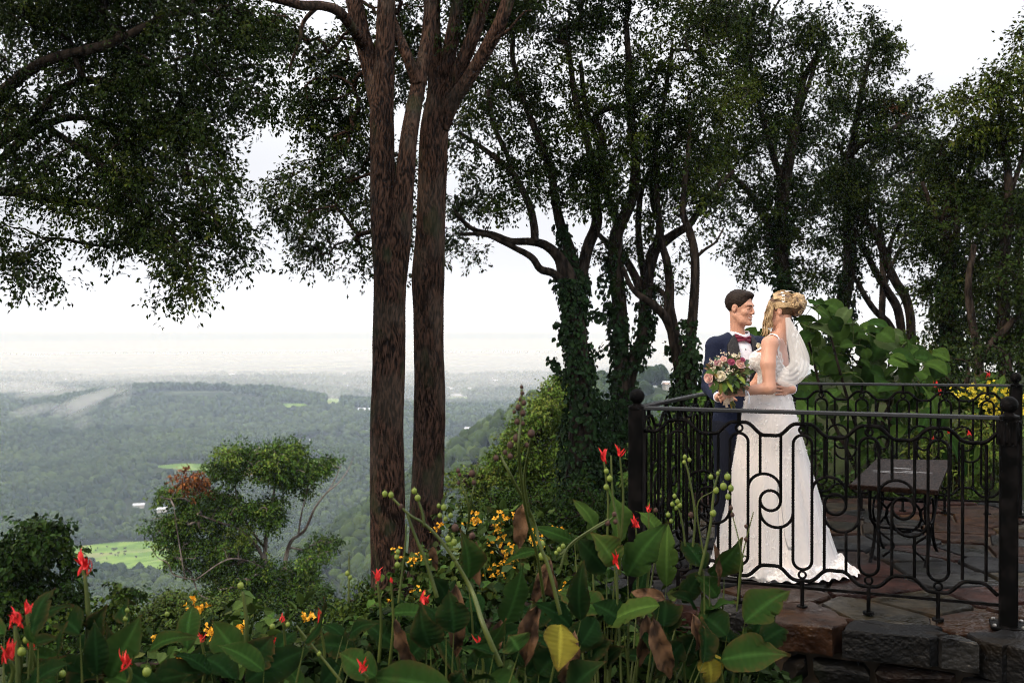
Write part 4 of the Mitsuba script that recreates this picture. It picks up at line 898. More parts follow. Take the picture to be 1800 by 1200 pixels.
# ---------------------------------------------------------------- wrought iron railing
def iron_c(p, n, uv):
    return mix((0.002, 0.002, 0.002), (0.007, 0.006, 0.006), smoothstep(0.4, 0.75, fbm(p.x * 30, p.y * 30, p.z * 14, 3)))
bumped('iron_mat', mikit.proc(iron_c), lambda p, n, uv: fbm(p.x * 160, p.y * 160, p.z * 160, 2), 0.0008, 1e-3, 0.42, 0.03)
mat('wet_iron_mat', (0.012, 0.012, 0.013), 0.30, 0.6)
mat('bolt_mat', (0.35, 0.34, 0.32), 0.3, 0.5, metallic=0.9)
RAIL = 1.075
def post(holder, at, yaw, fancy=False):
    x, y = at; c = np.array([x, y, 0])
    k = part(holder, 'post', boxmesh([x, y, 0.535], [0.086, 0.086, 1.07], 0.006, yaw), 'iron_mat', 30)
    part(k, 'base_plate', boxmesh([x, y, 0.014], [0.17, 0.17, 0.014], 0.003, yaw), 'iron_mat', 30)
    part(k, 'cap', lathe([(0.0, 1.066), (0.048, 1.066), (0.052, 1.075), (0.050, 1.086), (0.030, 1.094), (0.022, 1.102), (0.024, 1.112)], c, 20), 'iron_mat', 50)
    part(k, 'finial', lathe([(0.0005, 1.186)] + [(0.044 * math.sin(a), 1.143 + 0.044 * math.cos(a)) for a in np.linspace(0.2, 2.6, 13)] + [(0.020, 1.10)], c, 24)[0:2], 'iron_mat', True)
    for a in (0.25, 0.75, 1.25, 1.75):
        o = rotz(yaw) @ np.array([math.cos(a * math.pi) * .094, math.sin(a * math.pi) * .094, 0])
        v, f = lathe([(0.0, 0.034), (0.006, 0.034), (0.011, 0.029), (0.011, 0.021), (0.0, 0.021)], c + o, 6)
        part(k, 'bolt', (v, f), 'bolt_mat', 30)
    if fancy:   # a fluted collar under the ball
        g = [boxmesh([x, y, 1.000], [0.104, 0.104, 0.135], 0.022, yaw)]
        for s in (-1, 1):
            for dd in (np.array([s, 0, 0]), np.array([0, s, 0])):
                o = rotz(yaw) @ (dd * 0.050); t = rotz(yaw) @ np.array([-dd[1], dd[0], 0])
                for e in (-0.026, 0, 0.026):
                    b = c + o + t * e
                    g.append(tube([b + [0, 0, 0.94], b + [0, 0, 1.06]], 0.0085, 8))
        part(k, 'collar', join(g), 'iron_mat', 40)
def railing(label, A, B, n_bays, posts, phase=None, pitch=None):
    k = thing('iron_railing', label, 'railing', None)
    L = np.linalg.norm(B - A); U = (B - A) / L; yaw = math.atan2(U[1], U[0])
    def X(u, z): return np.column_stack([A[0] + U[0] * np.asarray(u, float), A[1] + U[1] * np.asarray(u, float), np.asarray(z, float)])
    p = pitch or (L - 0.10) / n_bays
    c0 = phase if phase is not None else 0.05 + p / 2
    cr = c0 + p * np.arange(n_bays)
    r, S, M = 0.0085, 7, 'iron_mat'
    part(k, 'top_rail', flatbar(X([0.04, L / 2, L - 0.04], [RAIL] * 3), 0.046, 0.022, [0, 0, 1]), 'wet_iron_mat', 30)
    part(k, 'bottom_rail', flatbar(X([0.04, L / 2, L - 0.04], [0.115] * 3), 0.012, 0.016, [0, 0, 1]), M, 30)
    s = p / 0.344
    zc = 0.582
    # the two waves: round over each crest, round under each trough
    u = np.arange(0.043, L - 0.043, 0.012)
    ph = (u - cr[0]) / p * 2 * np.pi
    wave = 0.395 + 0.040 * np.cos(ph) + 0.006 * np.cos(3 * ph) * -1
    for sg in (1, -1):
        part(k, 'wave_bar', tube(X(u, zc + sg * wave), 0.0105, S), M, True)
    half = 0.050 * s
    a = np.linspace(0, np.pi, 13)
    for c in cr:
        top, bot = zc + 0.368 - half, zc - 0.368 + half
        loop = np.vstack([X(c + half * np.cos(a), top + half * np.sin(a)), X(np.full(9, c - half), np.linspace(top, bot, 11)[1:-1]), X(c - half * np.cos(a), bot - half * np.sin(a)), X(np.full(9, c + half), np.linspace(bot, top, 11)[1:-1])])
        part(k, 'loop_bar', tube(loop, r, S, closed=True), M, True)
        for sg in (1, -1):
            t = np.linspace(0, 2 * np.pi, 15)[:-1]
            part(k, 'ring', tube(X(c + 0.019 * np.cos(t), zc + sg * 0.397 + 0.019 * np.sin(t)), 0.0065, 6, closed=True), M, True)
        part(k, 'stub', flatbar(X([c, c], [zc + 0.432, RAIL - 0.008]), 0.020, 0.020, [U[0], U[1], 0]), M, 30)
        part(k, 'foot', flatbar(X([c, c], [0.0, zc - 0.432]), 0.020, 0.020, [U[0], U[1], 0]), M, 30)
        v, f = lathe([(0.0, 0.014), (0.028, 0.014), (0.030, 0.008), (0.030, 0.0)], [*(A + U * c), 0.004], 12)
        part(k, 'foot_plate', (v, f), M, 30)
    hw = 0.056 * s
    ts = [c + p / 2 for c in cr[:-1]]
    for t in ts:
        wz = 0.395 - 0.040
        part(k, 'upright', tube(X([t - hw, t - hw, t - hw], [zc + 0.140, zc + 0.27, zc + wz + 0.012]), r, S), M, True)
        part(k, 'upright', tube(X([t + hw] * 3, [zc - wz - 0.012, zc - 0.27, zc - 0.140]), r, S), M, True)
        b = np.linspace(0, 2 * np.pi, 22)
        ring_u, ring_z = hw * np.cos(b[:-1]), hw * np.sin(b[:-1])
        # right upright runs down into the ring, the ring runs on down as the left upright
        part(k, 'scroll', tube(np.vstack([X([t + hw] * 4, np.linspace(zc + wz + 0.012, zc + 0.06, 4)), X(t + hw * np.cos(-b), zc + hw * np.sin(-b))]), r, S), M, True)
        part(k, 'scroll', tube(X([t - hw] * 5, np.linspace(zc, zc - wz - 0.012, 5)), r, S), M, True)
        e = np.linspace(np.pi, 0.18, 15)
        for sg in (1, -1):
            part(k, 'arc_bar', tube(X(t + sg * (-0.033 * s + 0.089 * s * np.cos(e)), zc + sg * (0.062 + 0.085 * np.sin(e))), r, S), M, True)
    for q in (cr[0] - p / 2, cr[-1] + p / 2):
        for o in (-hw, hw):
            if 0.06 < q + o < L - 0.06:
                part(k, 'upright', tube(X([q + o] * 3, [zc - 0.352, zc, zc + 0.352]), r, S), M, True)
    for at_, fancy in posts: post(k, at_, yaw, fancy)
railing('black wrought iron railing nearest the camera, in front of the couple', C1, C2, 5, [(C1, False), (C2, True)], 0.243, 0.344)
railing('black wrought iron railing receding on the left behind the groom', C1, C4, 9, [(C4, False)])
railing('black wrought iron railing at the back in front of the garden', C4, C3, 6, [(C3, False)])

# ---------------------------------------------------------------- the polished table on scrolled iron legs
def granite_c(p, n, uv):
    return mix((0.008, 0.0045, 0.0035), (0.026, 0.015, 0.011), smoothstep(0.35, 0.7, fbm(p.x * 90, p.y * 90, p.z * 90, 3))) * (0.5 + 0.5 * fbm(p.x * 6, p.y * 6, p.z * 6, 3))
mat('granite_mat', mikit.proc(granite_c), 0.30, 0.03)
scene['puddle_mat'] = {'type': 'principled', 'base_color': rgb(0.03, 0.022, 0.018), 'roughness': 0.03, 'specular': 0.9, 'clearcoat': 1.0, 'clearcoat_gloss': 1.0}
def lectern():
    k = thing('orientation_table', 'sloping polished brown stone table on scrolled iron legs', 'table')
    TL, TR, BR, BL = P(1541, 806, 7.12), P(1672, 808, 7.04), P(1650, 862, 6.42), P(1494, 851, 6.56)
    nrm = unit(np.cross(TR - BL, TL - BR)); nrm = nrm if nrm[2] > 0 else -nrm
    cor = np.array([BL, BR, TR, TL]); m = cor.mean(0)
    rings = [(0.985, 0), (1.0, -0.006), (1.0, -0.028), (0.99, -0.034)]
    v = np.vstack([m + (cor - m) * a + nrm * b for a, b in rings])
    f = [[4 * r + i, 4 * (r + 1) + i, 4 * (r + 1) + (i + 1) % 4, 4 * r + (i + 1) % 4] for r in range(3) for i in range(4)] + [[0, 1, 2, 3], [15, 14, 13, 12]]
    f = np.array(f); part(k, 'slab', outward(v, np.vstack([f[:, [0, 1, 2]], f[:, [0, 2, 3]]])), 'granite_mat', 35)
    ex, ey = unit(cor[1] - cor[0]), unit(cor[3] - cor[0])
    rng = np.random.default_rng(4)
    for (a, b, w, h) in ((0.02, 0.10, 0.13, 0.016), (0.08, 0.03, 0.11, 0.012), (-0.06, 0.00, 0.15, 0.010), (0.10, 0.14, 0.10, 0.010), (-0.13, -0.03, 0.06, 0.008)):
        t = np.linspace(0, 2 * np.pi, 26)[:-1]; rr = 1 + 0.5 * (meshkit.fbm(np.column_stack([np.cos(t) * 1.6 + a * 50, np.sin(t) * 1.6, 0 * t]), 3) - 0.5)
        q = m + ex * a + ey * b + (np.cos(t) * rr * w)[:, None] * ex + (np.sin(t) * rr * h)[:, None] * ey
        ce = m + ex * a + ey * b
        v = np.vstack([q + nrm * 0.0022, (q * .85 + ce * .15) + nrm * 0.0034, [ce + nrm * 0.0036]]); n = 25; i = np.arange(n); i2 = (i + 1) % n
        f = np.vstack([np.stack([i, i2, i2 + n], 1), np.stack([i, i2 + n, i + n], 1), np.stack([i + n, i2 + n, np.full(n, 2 * n)], 1)])
        part(k, 'puddle', (v, f), 'puddle_mat', True)
    for s in (-1, 1):
        a = m + ex * 0.17 * s - nrm * 0.036
        fl = np.array([a[0], a[1], 0.0])
        part(k, 'leg', tube(spline([a + ey * 0.12, fl + ey * 0.17 + [0, 0, 0.36], fl + ey * 0.05 + [0, 0, 0.22], fl + ey * 0.12 + [0, 0, 0.08], fl + ey * 0.20 + [0, 0, 0.012]], 7), 0.011, 7), 'iron_mat')
        part(k, 'leg', tube(spline([a - ey * 0.16, fl - ey * 0.16 + [0, 0, 0.34], fl - ey * 0.03 + [0, 0, 0.22], fl - ey * 0.10 + [0, 0, 0.08], fl - ey * 0.19 + [0, 0, 0.012]], 7), 0.011, 7), 'iron_mat')
        t = np.linspace(0, 2 * np.pi, 19)[:-1]
        part(k, 'scroll', tube(fl + [0, 0, 0.34] + np.outer(np.cos(t) * 0.085, ey * [1, 1, 0]) + np.outer(np.sin(t) * 0.085, [0, 0, 1]), 0.008, 6, closed=True), 'iron_mat')
    t = np.linspace(0, 2 * np.pi, 23)[:-1]; c = np.array([m[0], m[1], 0.30])
    part(k, 'scroll', tube(c + np.outer(np.cos(t) * 0.11, ex) + np.outer(np.sin(t) * 0.11, [0, 0, 1]), 0.009, 6, closed=True), 'iron_mat')
    for z in (0.21, 0.40): part(k, 'stretcher', tube([np.array([m[0], m[1], z]) - ex * 0.17, np.array([m[0], m[1], z]) + ex * 0.17], 0.009, 7), 'iron_mat')
    for s in (-1, 1):
        part(k, 'scroll', tube(spline([c + ex * 0.17 * s + [0, 0, 0.10], c + ex * 0.10 * s + [0, 0, 0.02], c + ex * 0.16 * s + [0, 0, -0.10], c + ex * 0.06 * s + [0, 0, -0.20], c + ex * 0.13 * s + [0, 0, -0.285]], 6), 0.008, 6), 'iron_mat')
lectern()
# ---------------------------------------------------------------- the couple
def skin_c(p, n, uv):
    f = fbm(p.x * 40, p.y * 40, p.z * 40, 3)
    return mix((0.54, 0.275, 0.185), (0.61, 0.325, 0.225), f)
mat('skin_mat', mikit.proc(skin_c), 0.45, 0.35)
mat('lip_mat', (0.42, 0.17, 0.14), 0.4, 0.4)
mat('teeth_mat', (0.85, 0.80, 0.72), 0.3, 0.5)
mat('dark_hair_mat', mikit.proc(lambda p, n, uv: mix((0.007, 0.004, 0.003), (0.030, 0.017, 0.012), fbm(p.x * 120, p.y * 120, p.z * 60, 3))), 0.55, 0.15)
mat('blonde_hair_mat', mikit.proc(lambda p, n, uv: mix((0.24, 0.145, 0.065), (0.60, 0.42, 0.23), smoothstep(0.25, 0.75, 0.6 * fbm(p.x * 36, p.y * 36, p.z * 36, 2) + 0.4 * noise(p.x * 260, p.y * 260, p.z * 90)))), 0.42, 0.45)
mat('brown_hair_mat', mikit.proc(lambda p, n, uv: mix((0.055, 0.028, 0.014), (0.17, 0.095, 0.048), 0.5 * fbm(p.x * 40, p.y * 40, p.z * 40, 2) + 0.5 * noise(p.x * 240, p.y * 240, p.z * 110))), 0.45, 0.4)
def suit_c(p, n, uv):
    w = noise(p.x * 420, p.y * 420, p.z * 420)
    return mix((0.005, 0.008, 0.024), (0.012, 0.018, 0.046), w)
mat('navy_cloth_mat', mikit.proc(suit_c), 0.8, 0.2, sheen=0.4)
mat('lapel_mat', mikit.proc(lambda p, n, uv: mix((0.006, 0.006, 0.008), (0.028, 0.026, 0.028), smoothstep(0.4, 0.7, noise(p.x * 260, p.y * 260, p.z * 260)))), 0.6, 0.3)
mat('trouser_mat', (0.008, 0.010, 0.020), 0.8, 0.2)
mat('shirt_mat', (0.80, 0.80, 0.86), 0.75, 0.2)
mat('burgundy_mat', mikit.proc(lambda p, n, uv: mix((0.10, 0.006, 0.022), (0.20, 0.018, 0.05), noise(p.x * 300, p.y * 300, p.z * 300))), 0.55, 0.3, sheen=0.5)
mat('shoe_mat', (0.006, 0.006, 0.007), 0.2, 0.5)
def lace_c(p, n, uv):
    f = fbm(p.x * 75, p.y * 75, p.z * 75, 3)
    return mix((0.60, 0.55, 0.52), (0.76, 0.75, 0.74), smoothstep(0.42, 0.58, f))
bumped('lace_mat', mikit.proc(lace_c), lambda p, n, uv: smoothstep(0.42, 0.58, fbm(p.x * 75, p.y * 75, p.z * 75, 3)), 0.0018, 1e-3, 0.8, 0.2, True)
mat('satin_mat', mikit.proc(lambda p, n, uv: mix((0.70, 0.625, 0.58), (0.77, 0.72, 0.685), fbm(p.x * 5, p.y * 5, p.z * 3, 3))), 0.6, 0.3, True, sheen=0.5)
mat('white_flake_mat', (0.78, 0.77, 0.76), 0.8, 0.2, True)
def tulle(name, color, opacity):
    scene[name] = {'type': 'mask', 'opacity': mikit.proc(opacity) if callable(opacity) else opacity,
                   'bsdf': {'type': 'principledthin', 'base_color': rgb(*color), 'roughness': 0.8, 'diff_trans': 0.9, 'eta': 1.3}}
tulle('tulle_mat', (0.84, 0.84, 0.85), lambda p, n, uv: 0.42 + 0.16 * fbm(p.x * 30, p.y * 30, p.z * 4, 2))
tulle('veil_mat', (0.88, 0.86, 0.84), lambda p, n, uv: 0.27 + 0.22 * fbm(p.x * 24, p.y * 24, p.z * 8, 2))
tulle('sheer_mat', (0.90, 0.78, 0.74), 0.45)

def poly2d(x, y, pts):
    """Signed distance to a polygon in the plane."""
    p = np.asarray(pts, float); d = np.full(len(x), 1e9); inside = np.zeros(len(x), bool)
    for a, b in zip(p, np.roll(p, -1, 0)):
        e = b - a; w = np.stack([x - a[0], y - a[1]], -1)
        t = np.clip((w @ e) / (e @ e), 0, 1)
        d = np.minimum(d, ((w - t[:, None] * e)**2).sum(-1))
        c = (a[1] <= y) != (b[1] <= y)
        xs = a[0] + (y - a[1]) / np.where(abs(e[1]) < 1e-12, 1e-12, e[1]) * e[0]
        inside ^= c & (x < xs)
    d = np.sqrt(d)
    return np.where(inside, -d, d)
def blend(ds, k):
    out = ds[0]
    for d in ds[1:]: out = smin(out, d, k)
    return out
def chain(p, joints, radii, k=0.01):
    return blend([sd_cone(p, joints[i], joints[i + 1], radii[i], radii[i + 1]) for i in range(len(joints) - 1)], k)

def hand_sdf(wrist, direction, palm_n, thumb_side, curl, scale=1.0, spread=0.10):
    """A function of p: palm, four unequal fingers bent by curl (four values per finger row), a thumb from the side of the palm."""
    d, n = unit(direction), unit(palm_n); n = unit(n - d * (n @ d)); s = np.cross(d, n) * thumb_side     # s points to the thumb
    W = np.asarray(wrist, float)
    K = [W + (d * L + s * o) * scale for L, o in ((0.088, 0.031), (0.092, 0.010), (0.087, -0.011), (0.078, -0.030))]
    bones = []
    for i, (L, r) in enumerate(((0.072, 0.0085), (0.080, 0.0088), (0.074, 0.0083), (0.058, 0.0075))):
        a = K[i]; dirn = unit(d + s * (1.5 - i) * spread); ang = 0.0
        pts = [a]
        for seg, cr in zip((0.45, 0.31, 0.24), curl[i]):
            ang += cr
            pts.append(pts[-1] + (dirn * math.cos(ang) + n * math.sin(ang)) * L * seg * scale)
        bones.append((pts, [r * scale, r * .95 * scale, r * .86 * scale, r * .72 * scale]))
    tb = W + (d * 0.026 + s * 0.030 + n * 0.008) * scale
    tdir = unit(d * 0.62 + s * 0.60 + n * 0.45)
    tp = [tb, tb + tdir * 0.036 * scale, tb + (tdir * 0.036 + unit(tdir + d * 0.4 + n * 0.25) * 0.030) * scale, tb + (tdir * 0.036 + unit(tdir + d * 0.4 + n * 0.25) * 0.030 + unit(tdir * .6 + d * 0.6 + n * 0.5) * 0.024) * scale]
    bones.append((tp, [0.0125 * scale, 0.0105 * scale, 0.0095 * scale, 0.0075 * scale]))
    def f(p):
        palm = blend([sd_cone(p, W - d * .004, k, 0.020 * scale, 0.0125 * scale) for k in K], 0.012)
        palm = smin(palm, sd_cone(p, K[0] - d * .01, K[3] - d * .01, 0.0125 * scale, 0.0115 * scale), 0.01)
        out = palm
        for pts, r in bones:
            out = smin(out, chain(p, pts, r, 0.002), 0.004)
        return out
    allp = np.vstack([W] + K + [np.array(b[0]) for b in bones])
    return f, allp.min(0) - 0.03, allp.max(0) + 0.03

def head_sdf(origin, fwd, sc, male=True):
    """Returns (fn, to world, to local) of a head; local axes: left, forward, up, metres before scaling."""
    f = unit(fwd); up = np.array([0, 0, 1.0]); up = unit(up - f * (up @ f)); l = np.cross(up, f)
    M = np.stack([l, f, up], 1)
    def loc(p): return ((p - origin) @ M) / sc
    j = 1.0 if male else 0.88
    def fn(p):
        q = loc(p)
        m = np.abs(q[:, 0])
        h = np.column_stack([m, q[:, 1], q[:, 2]])
        d = smin(sd_ell(h, (0, -0.012, 0.032), (0.077, 0.097, 0.086)), sd_ell(h, (0, 0.030, -0.042), (0.058 * j, 0.062, 0.084)), 0.03)
        d = smin(d, chain(h, [(0.054 * j, -0.004, -0.058), (0.040 * j, 0.040, -0.092), (0.010, 0.080, -0.106)], [0.016, 0.017, 0.0175 * j], 0.02), 0.03)
        d = smin(d, sd_cone(h, (0.012, 0.088, 0.026), (0.046, 0.070, 0.026), 0.0095, 0.008), 0.02)
        d = smax(d, -sd_ell(h, (0.032, 0.102, 0.003), (0.021, 0.023, 0.0135)), 0.010)
        d = smin(d, sd_ell(h, (0.032, 0.076, 0.002), (0.0145, 0.0125, 0.0115)), 0.003)
        d = smin(d, sd_ell(h, (0.042, 0.060, -0.028), (0.020, 0.022, 0.019)), 0.02)
        d = smin(d, sd_cone(h, (0, 0.090, 0.016), (0, 0.1065, -0.024), 0.007, 0.0105 * j), 0.010)
        d = smin(d, sd_ell(h, (0.012, 0.100, -0.033), (0.009, 0.011, 0.008)), 0.006)
        # a smiling mouth: the slit first, then lips
        bow = 3.5 * m**2
        d = smax(d, -(np.maximum(np.abs(h[:, 2] + 0.066 - bow) - 0.0065 * np.clip(1 - (m / 0.034)**2, 0, 1), m - 0.033)), 0.004) if male else d
        d = smin(d, chain(h, [(0, 0.096, -0.0585), (0.014, 0.092, -0.0575), (0.027, 0.079, -0.0600)], [0.0055, 0.0048, 0.003], 0.003), 0.005)
        d = smin(d, chain(h, [(0, 0.092, -0.0765), (0.014, 0.088, -0.0735), (0.026, 0.078, -0.0640)], [0.0062, 0.0055, 0.003], 0.003), 0.005)
        ear = sd_ell(h, (0.077, -0.012, -0.006), (0.009, 0.018, 0.029))
        ear = smax(ear, -sd_ell(h, (0.089, -0.008, 0.000), (0.008, 0.011, 0.018)), 0.004)
        return smin(d, ear, 0.006) * sc
    return fn, (lambda q: origin + (np.asarray(q, float) * sc) @ M.T), loc, M

def groom():
    k = thing('person', 'smiling dark haired person in navy suit and burgundy bow tie facing the bride', 'person')
    D = 6.9; ox = P(1298, 585, D)[0]
    O = np.array([ox, D, 0.0])
    yaw = math.radians(17); f = np.array([math.sin(yaw), -math.cos(yaw), 0]); l = np.array([math.cos(yaw), math.sin(yaw), 0])
    B = np.stack([l, f, [0, 0, 1.0]], 1)
    def W(a, b, c): return O + B @ np.array([a, b, c])
    hy = math.radians(52)
    ho = P(1301, 541, D - 0.02)
    hd, hw, hl, HM = head_sdf(ho, [math.sin(hy), -math.cos(hy), -0.10], 0.915)
    sR, sL = W(-0.170, -0.01, 1.425), W(0.172, -0.01, 1.425)
    eR, wR = P(1246, 680, 6.84), P(1264, 698, 6.58)
    eL, wL = P(1388, 668, 6.86), P(1391, 684, 6.44)
    hR, r0, r1 = hand_sdf(wR, P(1278, 690, 6.42) - wR, [0.2, 0.3, -1], 1, [(0.5, 0.7, 0.5)] * 4, 1.0)
    hL, l0, l1 = hand_sdf(wL, P(1352, 683, 6.30) - wL, [-0.1, 1, -0.05], -1, [(0.10, 0.16, 0.14)] * 4, 1.02, 0.05)
    neck = [hw((0, -0.022, -0.060)), W(0, -0.004, 1.44)]
    def body(p):
        d = smin(hd(p), sd_cone(p, neck[0], neck[1], 0.0445, 0.050), 0.025)
        d = smin(d, sd_ell(p @ B, np.array(W(0, 0, 1.22)) @ B, (0.15, 0.095, 0.27)), 0.04)
        for a in (-1, 1):
            d = smin(d, chain(p, [W(0.09 * a, 0, 0.92), W(0.10 * a, 0.02, 0.5), W(0.10 * a, 0, 0.09)], [0.075, 0.05, 0.035]), 0.03)
        d = smin(d, chain(p, [W(-0.06, 0, 1.42), sR, eR, wR], [0.05, 0.048, 0.038, 0.026]), 0.02)
        d = smin(d, chain(p, [W(0.06, 0, 1.42), sL, eL, wL], [0.05, 0.048, 0.038, 0.026]), 0.02)
        return d
    def near_hand(p): return smin(smin(hR(p), sd_cone(p, eR, wR, 0.036, 0.026), 0.01), 1e9, 0.001)
    parts_ = [surfnet(lambda p: np.where(True, body(p), 0), W(0, 0, 1.05) - [0.5, 0.5, 0], np.array([*W(0, 0, 0)[:2], 1.85]) + [0.5, 0.5, 0], 0.010),
              surfnet(body, W(0, 0, 0) - [0.32, 0.32, 0], W(0, 0, 1.075) + [0.32, 0.32, 0], 0.022)]
    head = surfnet(lambda p: smin(hd(p), sd_cone(p, neck[0], neck[1], 0.0445, 0.050), 0.025), ho - [0.13, 0.13, 0.20], ho + [0.13, 0.13, 0.14], 0.0034)
    # the fine head replaces the coarse one
    v, fc = parts_[0]; keep = (v[fc][:, :, 2].max(1) < ho[2] - 0.15) | (np.linalg.norm((v - ho)[:, :2], axis=1)[fc].min(1) > 0.2)
    parts_[0] = (v, fc[keep])
    parts_ += [head, surfnet(lambda p: smin(hR(p), sd_cone(p, eR, wR, 0.036, 0.025), 0.01), r0, r1, 0.0032), surfnet(lambda p: smin(hL(p), sd_cone(p, eL, wL, 0.036, 0.025), 0.01), l0, l1, 0.0032)]
    part(k, 'body', join(parts_), 'skin_mat', True)
    # face details
    part(k, 'teeth', surfnet(lambda p: sd_ell(hl(p), (0, 0.0780, -0.0655), (0.0310, 0.0165, 0.0082)) * 0.9, ho - [0.13, 0.13, 0.10], ho + [0.13, 0.13, 0.0], 0.0028), 'teeth_mat')
    lip = [tube(spline([hw(q) for q in ((-0.035, 0.0735, z0 + .0110), (-0.018, 0.0900, z1 + .002), (0, 0.0960, z2), (0.018, 0.0900, z1 + .002), (0.035, 0.0735, z0 + .0110))], 5), [0.0014] + [0.0028] * 19 + [0.0014], 6) for z0, z1, z2 in ((-0.0650, -0.0575, -0.0590), (-0.0670, -0.0760, -0.0800))]
    part(k, 'lips', join(lip), 'lip_mat')
    for s in (-1, 1):
        part(k, 'eyebrow', tube(spline([hw(q) for q in ((0.014 * s, 0.0970, 0.0180), (0.030 * s, 0.0925, 0.0235), (0.050 * s, 0.0735, 0.0180))], 5), [0.0032] * 6 + [0.0024] * 4 + [0.0012], 6), 'dark_hair_mat')
        part(k, 'eyelashes', tube(spline([hw(q) for q in ((0.020 * s, 0.0885, 0.0000), (0.031 * s, 0.0905, 0.0012), (0.043 * s, 0.0830, -0.0010))], 5), [0.0012] * 3 + [0.0024] * 5 + [0.0012] * 3, 5), 'dark_hair_mat')
    def hair(p):
        q = hl(p); m = np.abs(q[:, 0])
        strand = 0.006 * (meshkit.fbm(np.column_stack([q[:, 0] * 95 + q[:, 2] * 30, q[:, 1] * 38, q[:, 2] * 60]), 3) - 0.5)
        d = sd_ell(q, (0, -0.018, 0.042), (0.0835, 0.102, 0.092))
        d = smin(d, sd_ell(q, (0.008, 0.045, 0.098), (0.058, 0.044, 0.026)), 0.03)
        line = 0.84 * q[:, 1] - 0.543 * q[:, 2] - 0.020 - 0.010 * np.clip(m / 0.05, 0, 1)
        d = smax(d, line, 0.008)
        d = smax(d, -sd_ell(np.column_stack([m, q[:, 1], q[:, 2]]), (0.083, -0.005, -0.012), (0.022, 0.026, 0.040)), 0.004)
        d = smax(d, -q[:, 2] - 0.088 - 0.3 * (q[:, 1] + 0.06), 0.01)
        return (d + strand) * 0.9
    part(k, 'hair', surfnet(hair, ho - [0.14, 0.14, 0.12], ho + [0.14, 0.14, 0.16], 0.0042), 'dark_hair_mat')
    # jacket
    def loc(p): return (p - O) @ B
    Vp = [(-0.055, 1.53), (0.055, 1.53), (0.050, 1.36), (0.016, 1.13), (-0.016, 1.13), (-0.050, 1.36)]
    def torso(p):
        q = loc(p)
        d = smin(sd_ell(q, (0, 0.0, 1.29), (0.180, 0.122, 0.215)), sd_ell(q, (0, 0.0, 1.04), (0.160, 0.115, 0.24)), 0.05)
        d = smin(d, sd_ell(q, (0, 0.0, 0.90), (0.182, 0.132, 0.20)), 0.05)
        return smin(d, chain(q, [(-0.170, -0.012, 1.425), (-0.06, -0.015, 1.468), (0.06, -0.015, 1.468), (0.172, -0.012, 1.425)], [0.054, 0.048, 0.048, 0.054]), 0.045)
    def jacket(p):
        q = loc(p)
        d = torso(p)
        d = smin(d, chain(p, [sR, eR, wR + unit(eR - wR) * 0.035], [0.060, 0.050, 0.041]), 0.02)
        d = smin(d, chain(p, [sL, eL, wL + unit(eL - wL) * 0.035], [0.066, 0.052, 0.041]), 0.02)
        fold = 0.014 * (meshkit.fbm(np.column_stack([q[:, 0] * 7 + q[:, 2] * 9, q[:, 1] * 7, q[:, 2] * 14]), 3) - 0.5)
        d = d + fold
        v = np.maximum(poly2d(q[:, 0], q[:, 2], Vp), -q[:, 1])
        d = smax(d, -v, 0.004)
        neckhole = sd_cone(p, hw((0, -0.030, -0.05)), W(0, -0.012, 1.46), 0.055, 0.066)
        d = smax(d, -neckhole, 0.004)
        return smax(d, 0.775 - q[:, 2], 0.01)
    c0, c1 = W(0, 0, 0.75) - [0.48, 0.48, 0], np.array([*W(0, 0, 0)[:2], 1.56]) + [0.48, 0.48, 0]
    part(k, 'jacket', surfnet(jacket, c0, c1, 0.0075), 'navy_cloth_mat', label='navy suit jacket')
    def shirt(p):
        q = loc(p)
        d = torso(p) + 0.010
        v = np.maximum(poly2d(q[:, 0], q[:, 2], [(a * 1.25, b) for a, b in Vp]), -q[:, 1] + 0.0)
        return smax(d, v, 0.003)
    part(k, 'shirt', surfnet(shirt, c0 + [0, 0, 0.3], c1, 0.006), 'shirt_mat')
    L = [(0.052, 1.505), (0.050, 1.36), (0.016, 1.13), (0.030, 1.095), (0.105, 1.28), (0.128, 1.36), (0.118, 1.43), (0.078, 1.485)]
    for s in (-1, 1):
        pts = [(s * a, b) for a, b in L]
        part(k, 'lapel', surfnet(lambda p: smax(np.abs(torso(p) - 0.0045) - 0.0055, np.maximum(poly2d(loc(p)[:, 0], loc(p)[:, 2], pts), -loc(p)[:, 1]), 0.003), c0 + [0, 0, 0.3], c1, 0.005), 'lapel_mat', label='dark shawl lapel')
    # collar, tie, studs, flower
    cc = W(0, 0.004, 1.478)
    t = np.linspace(0, 2 * np.pi, 37)
    def ring(r, z, open_): return np.stack([cc + B @ np.array([r * math.sin(a), 0.006 + r * 1.02 * math.cos(a) , z + 0.016 * (0.5 - 0.5 * math.cos(a)) - open_ * max(0, math.cos(a))**6 * 0.028]) for a in t])
    rows = [ring(0.064, 0.0, 0), ring(0.0625, 0.034, 0.6), ring(0.066, 0.037, 0.6), ring(0.072, 0.014, 0.3), ring(0.073, -0.012, 0)]
    v = np.vstack(rows); n = 37; i = np.arange(n - 1)
    fq = np.vstack([np.stack([r * n + i, r * n + i + 1, (r + 1) * n + i + 1, (r + 1) * n + i], 1) for r in range(4)])
    scene['collar_mat'] = {'type': 'twosided', 'bsdf': {'type': 'diffuse', 'reflectance': rgb(0.80, 0.80, 0.86)}}
    part(k, 'collar', (v, fq), 'collar_mat', 50)
    tc = W(0, 0.083, 1.470)
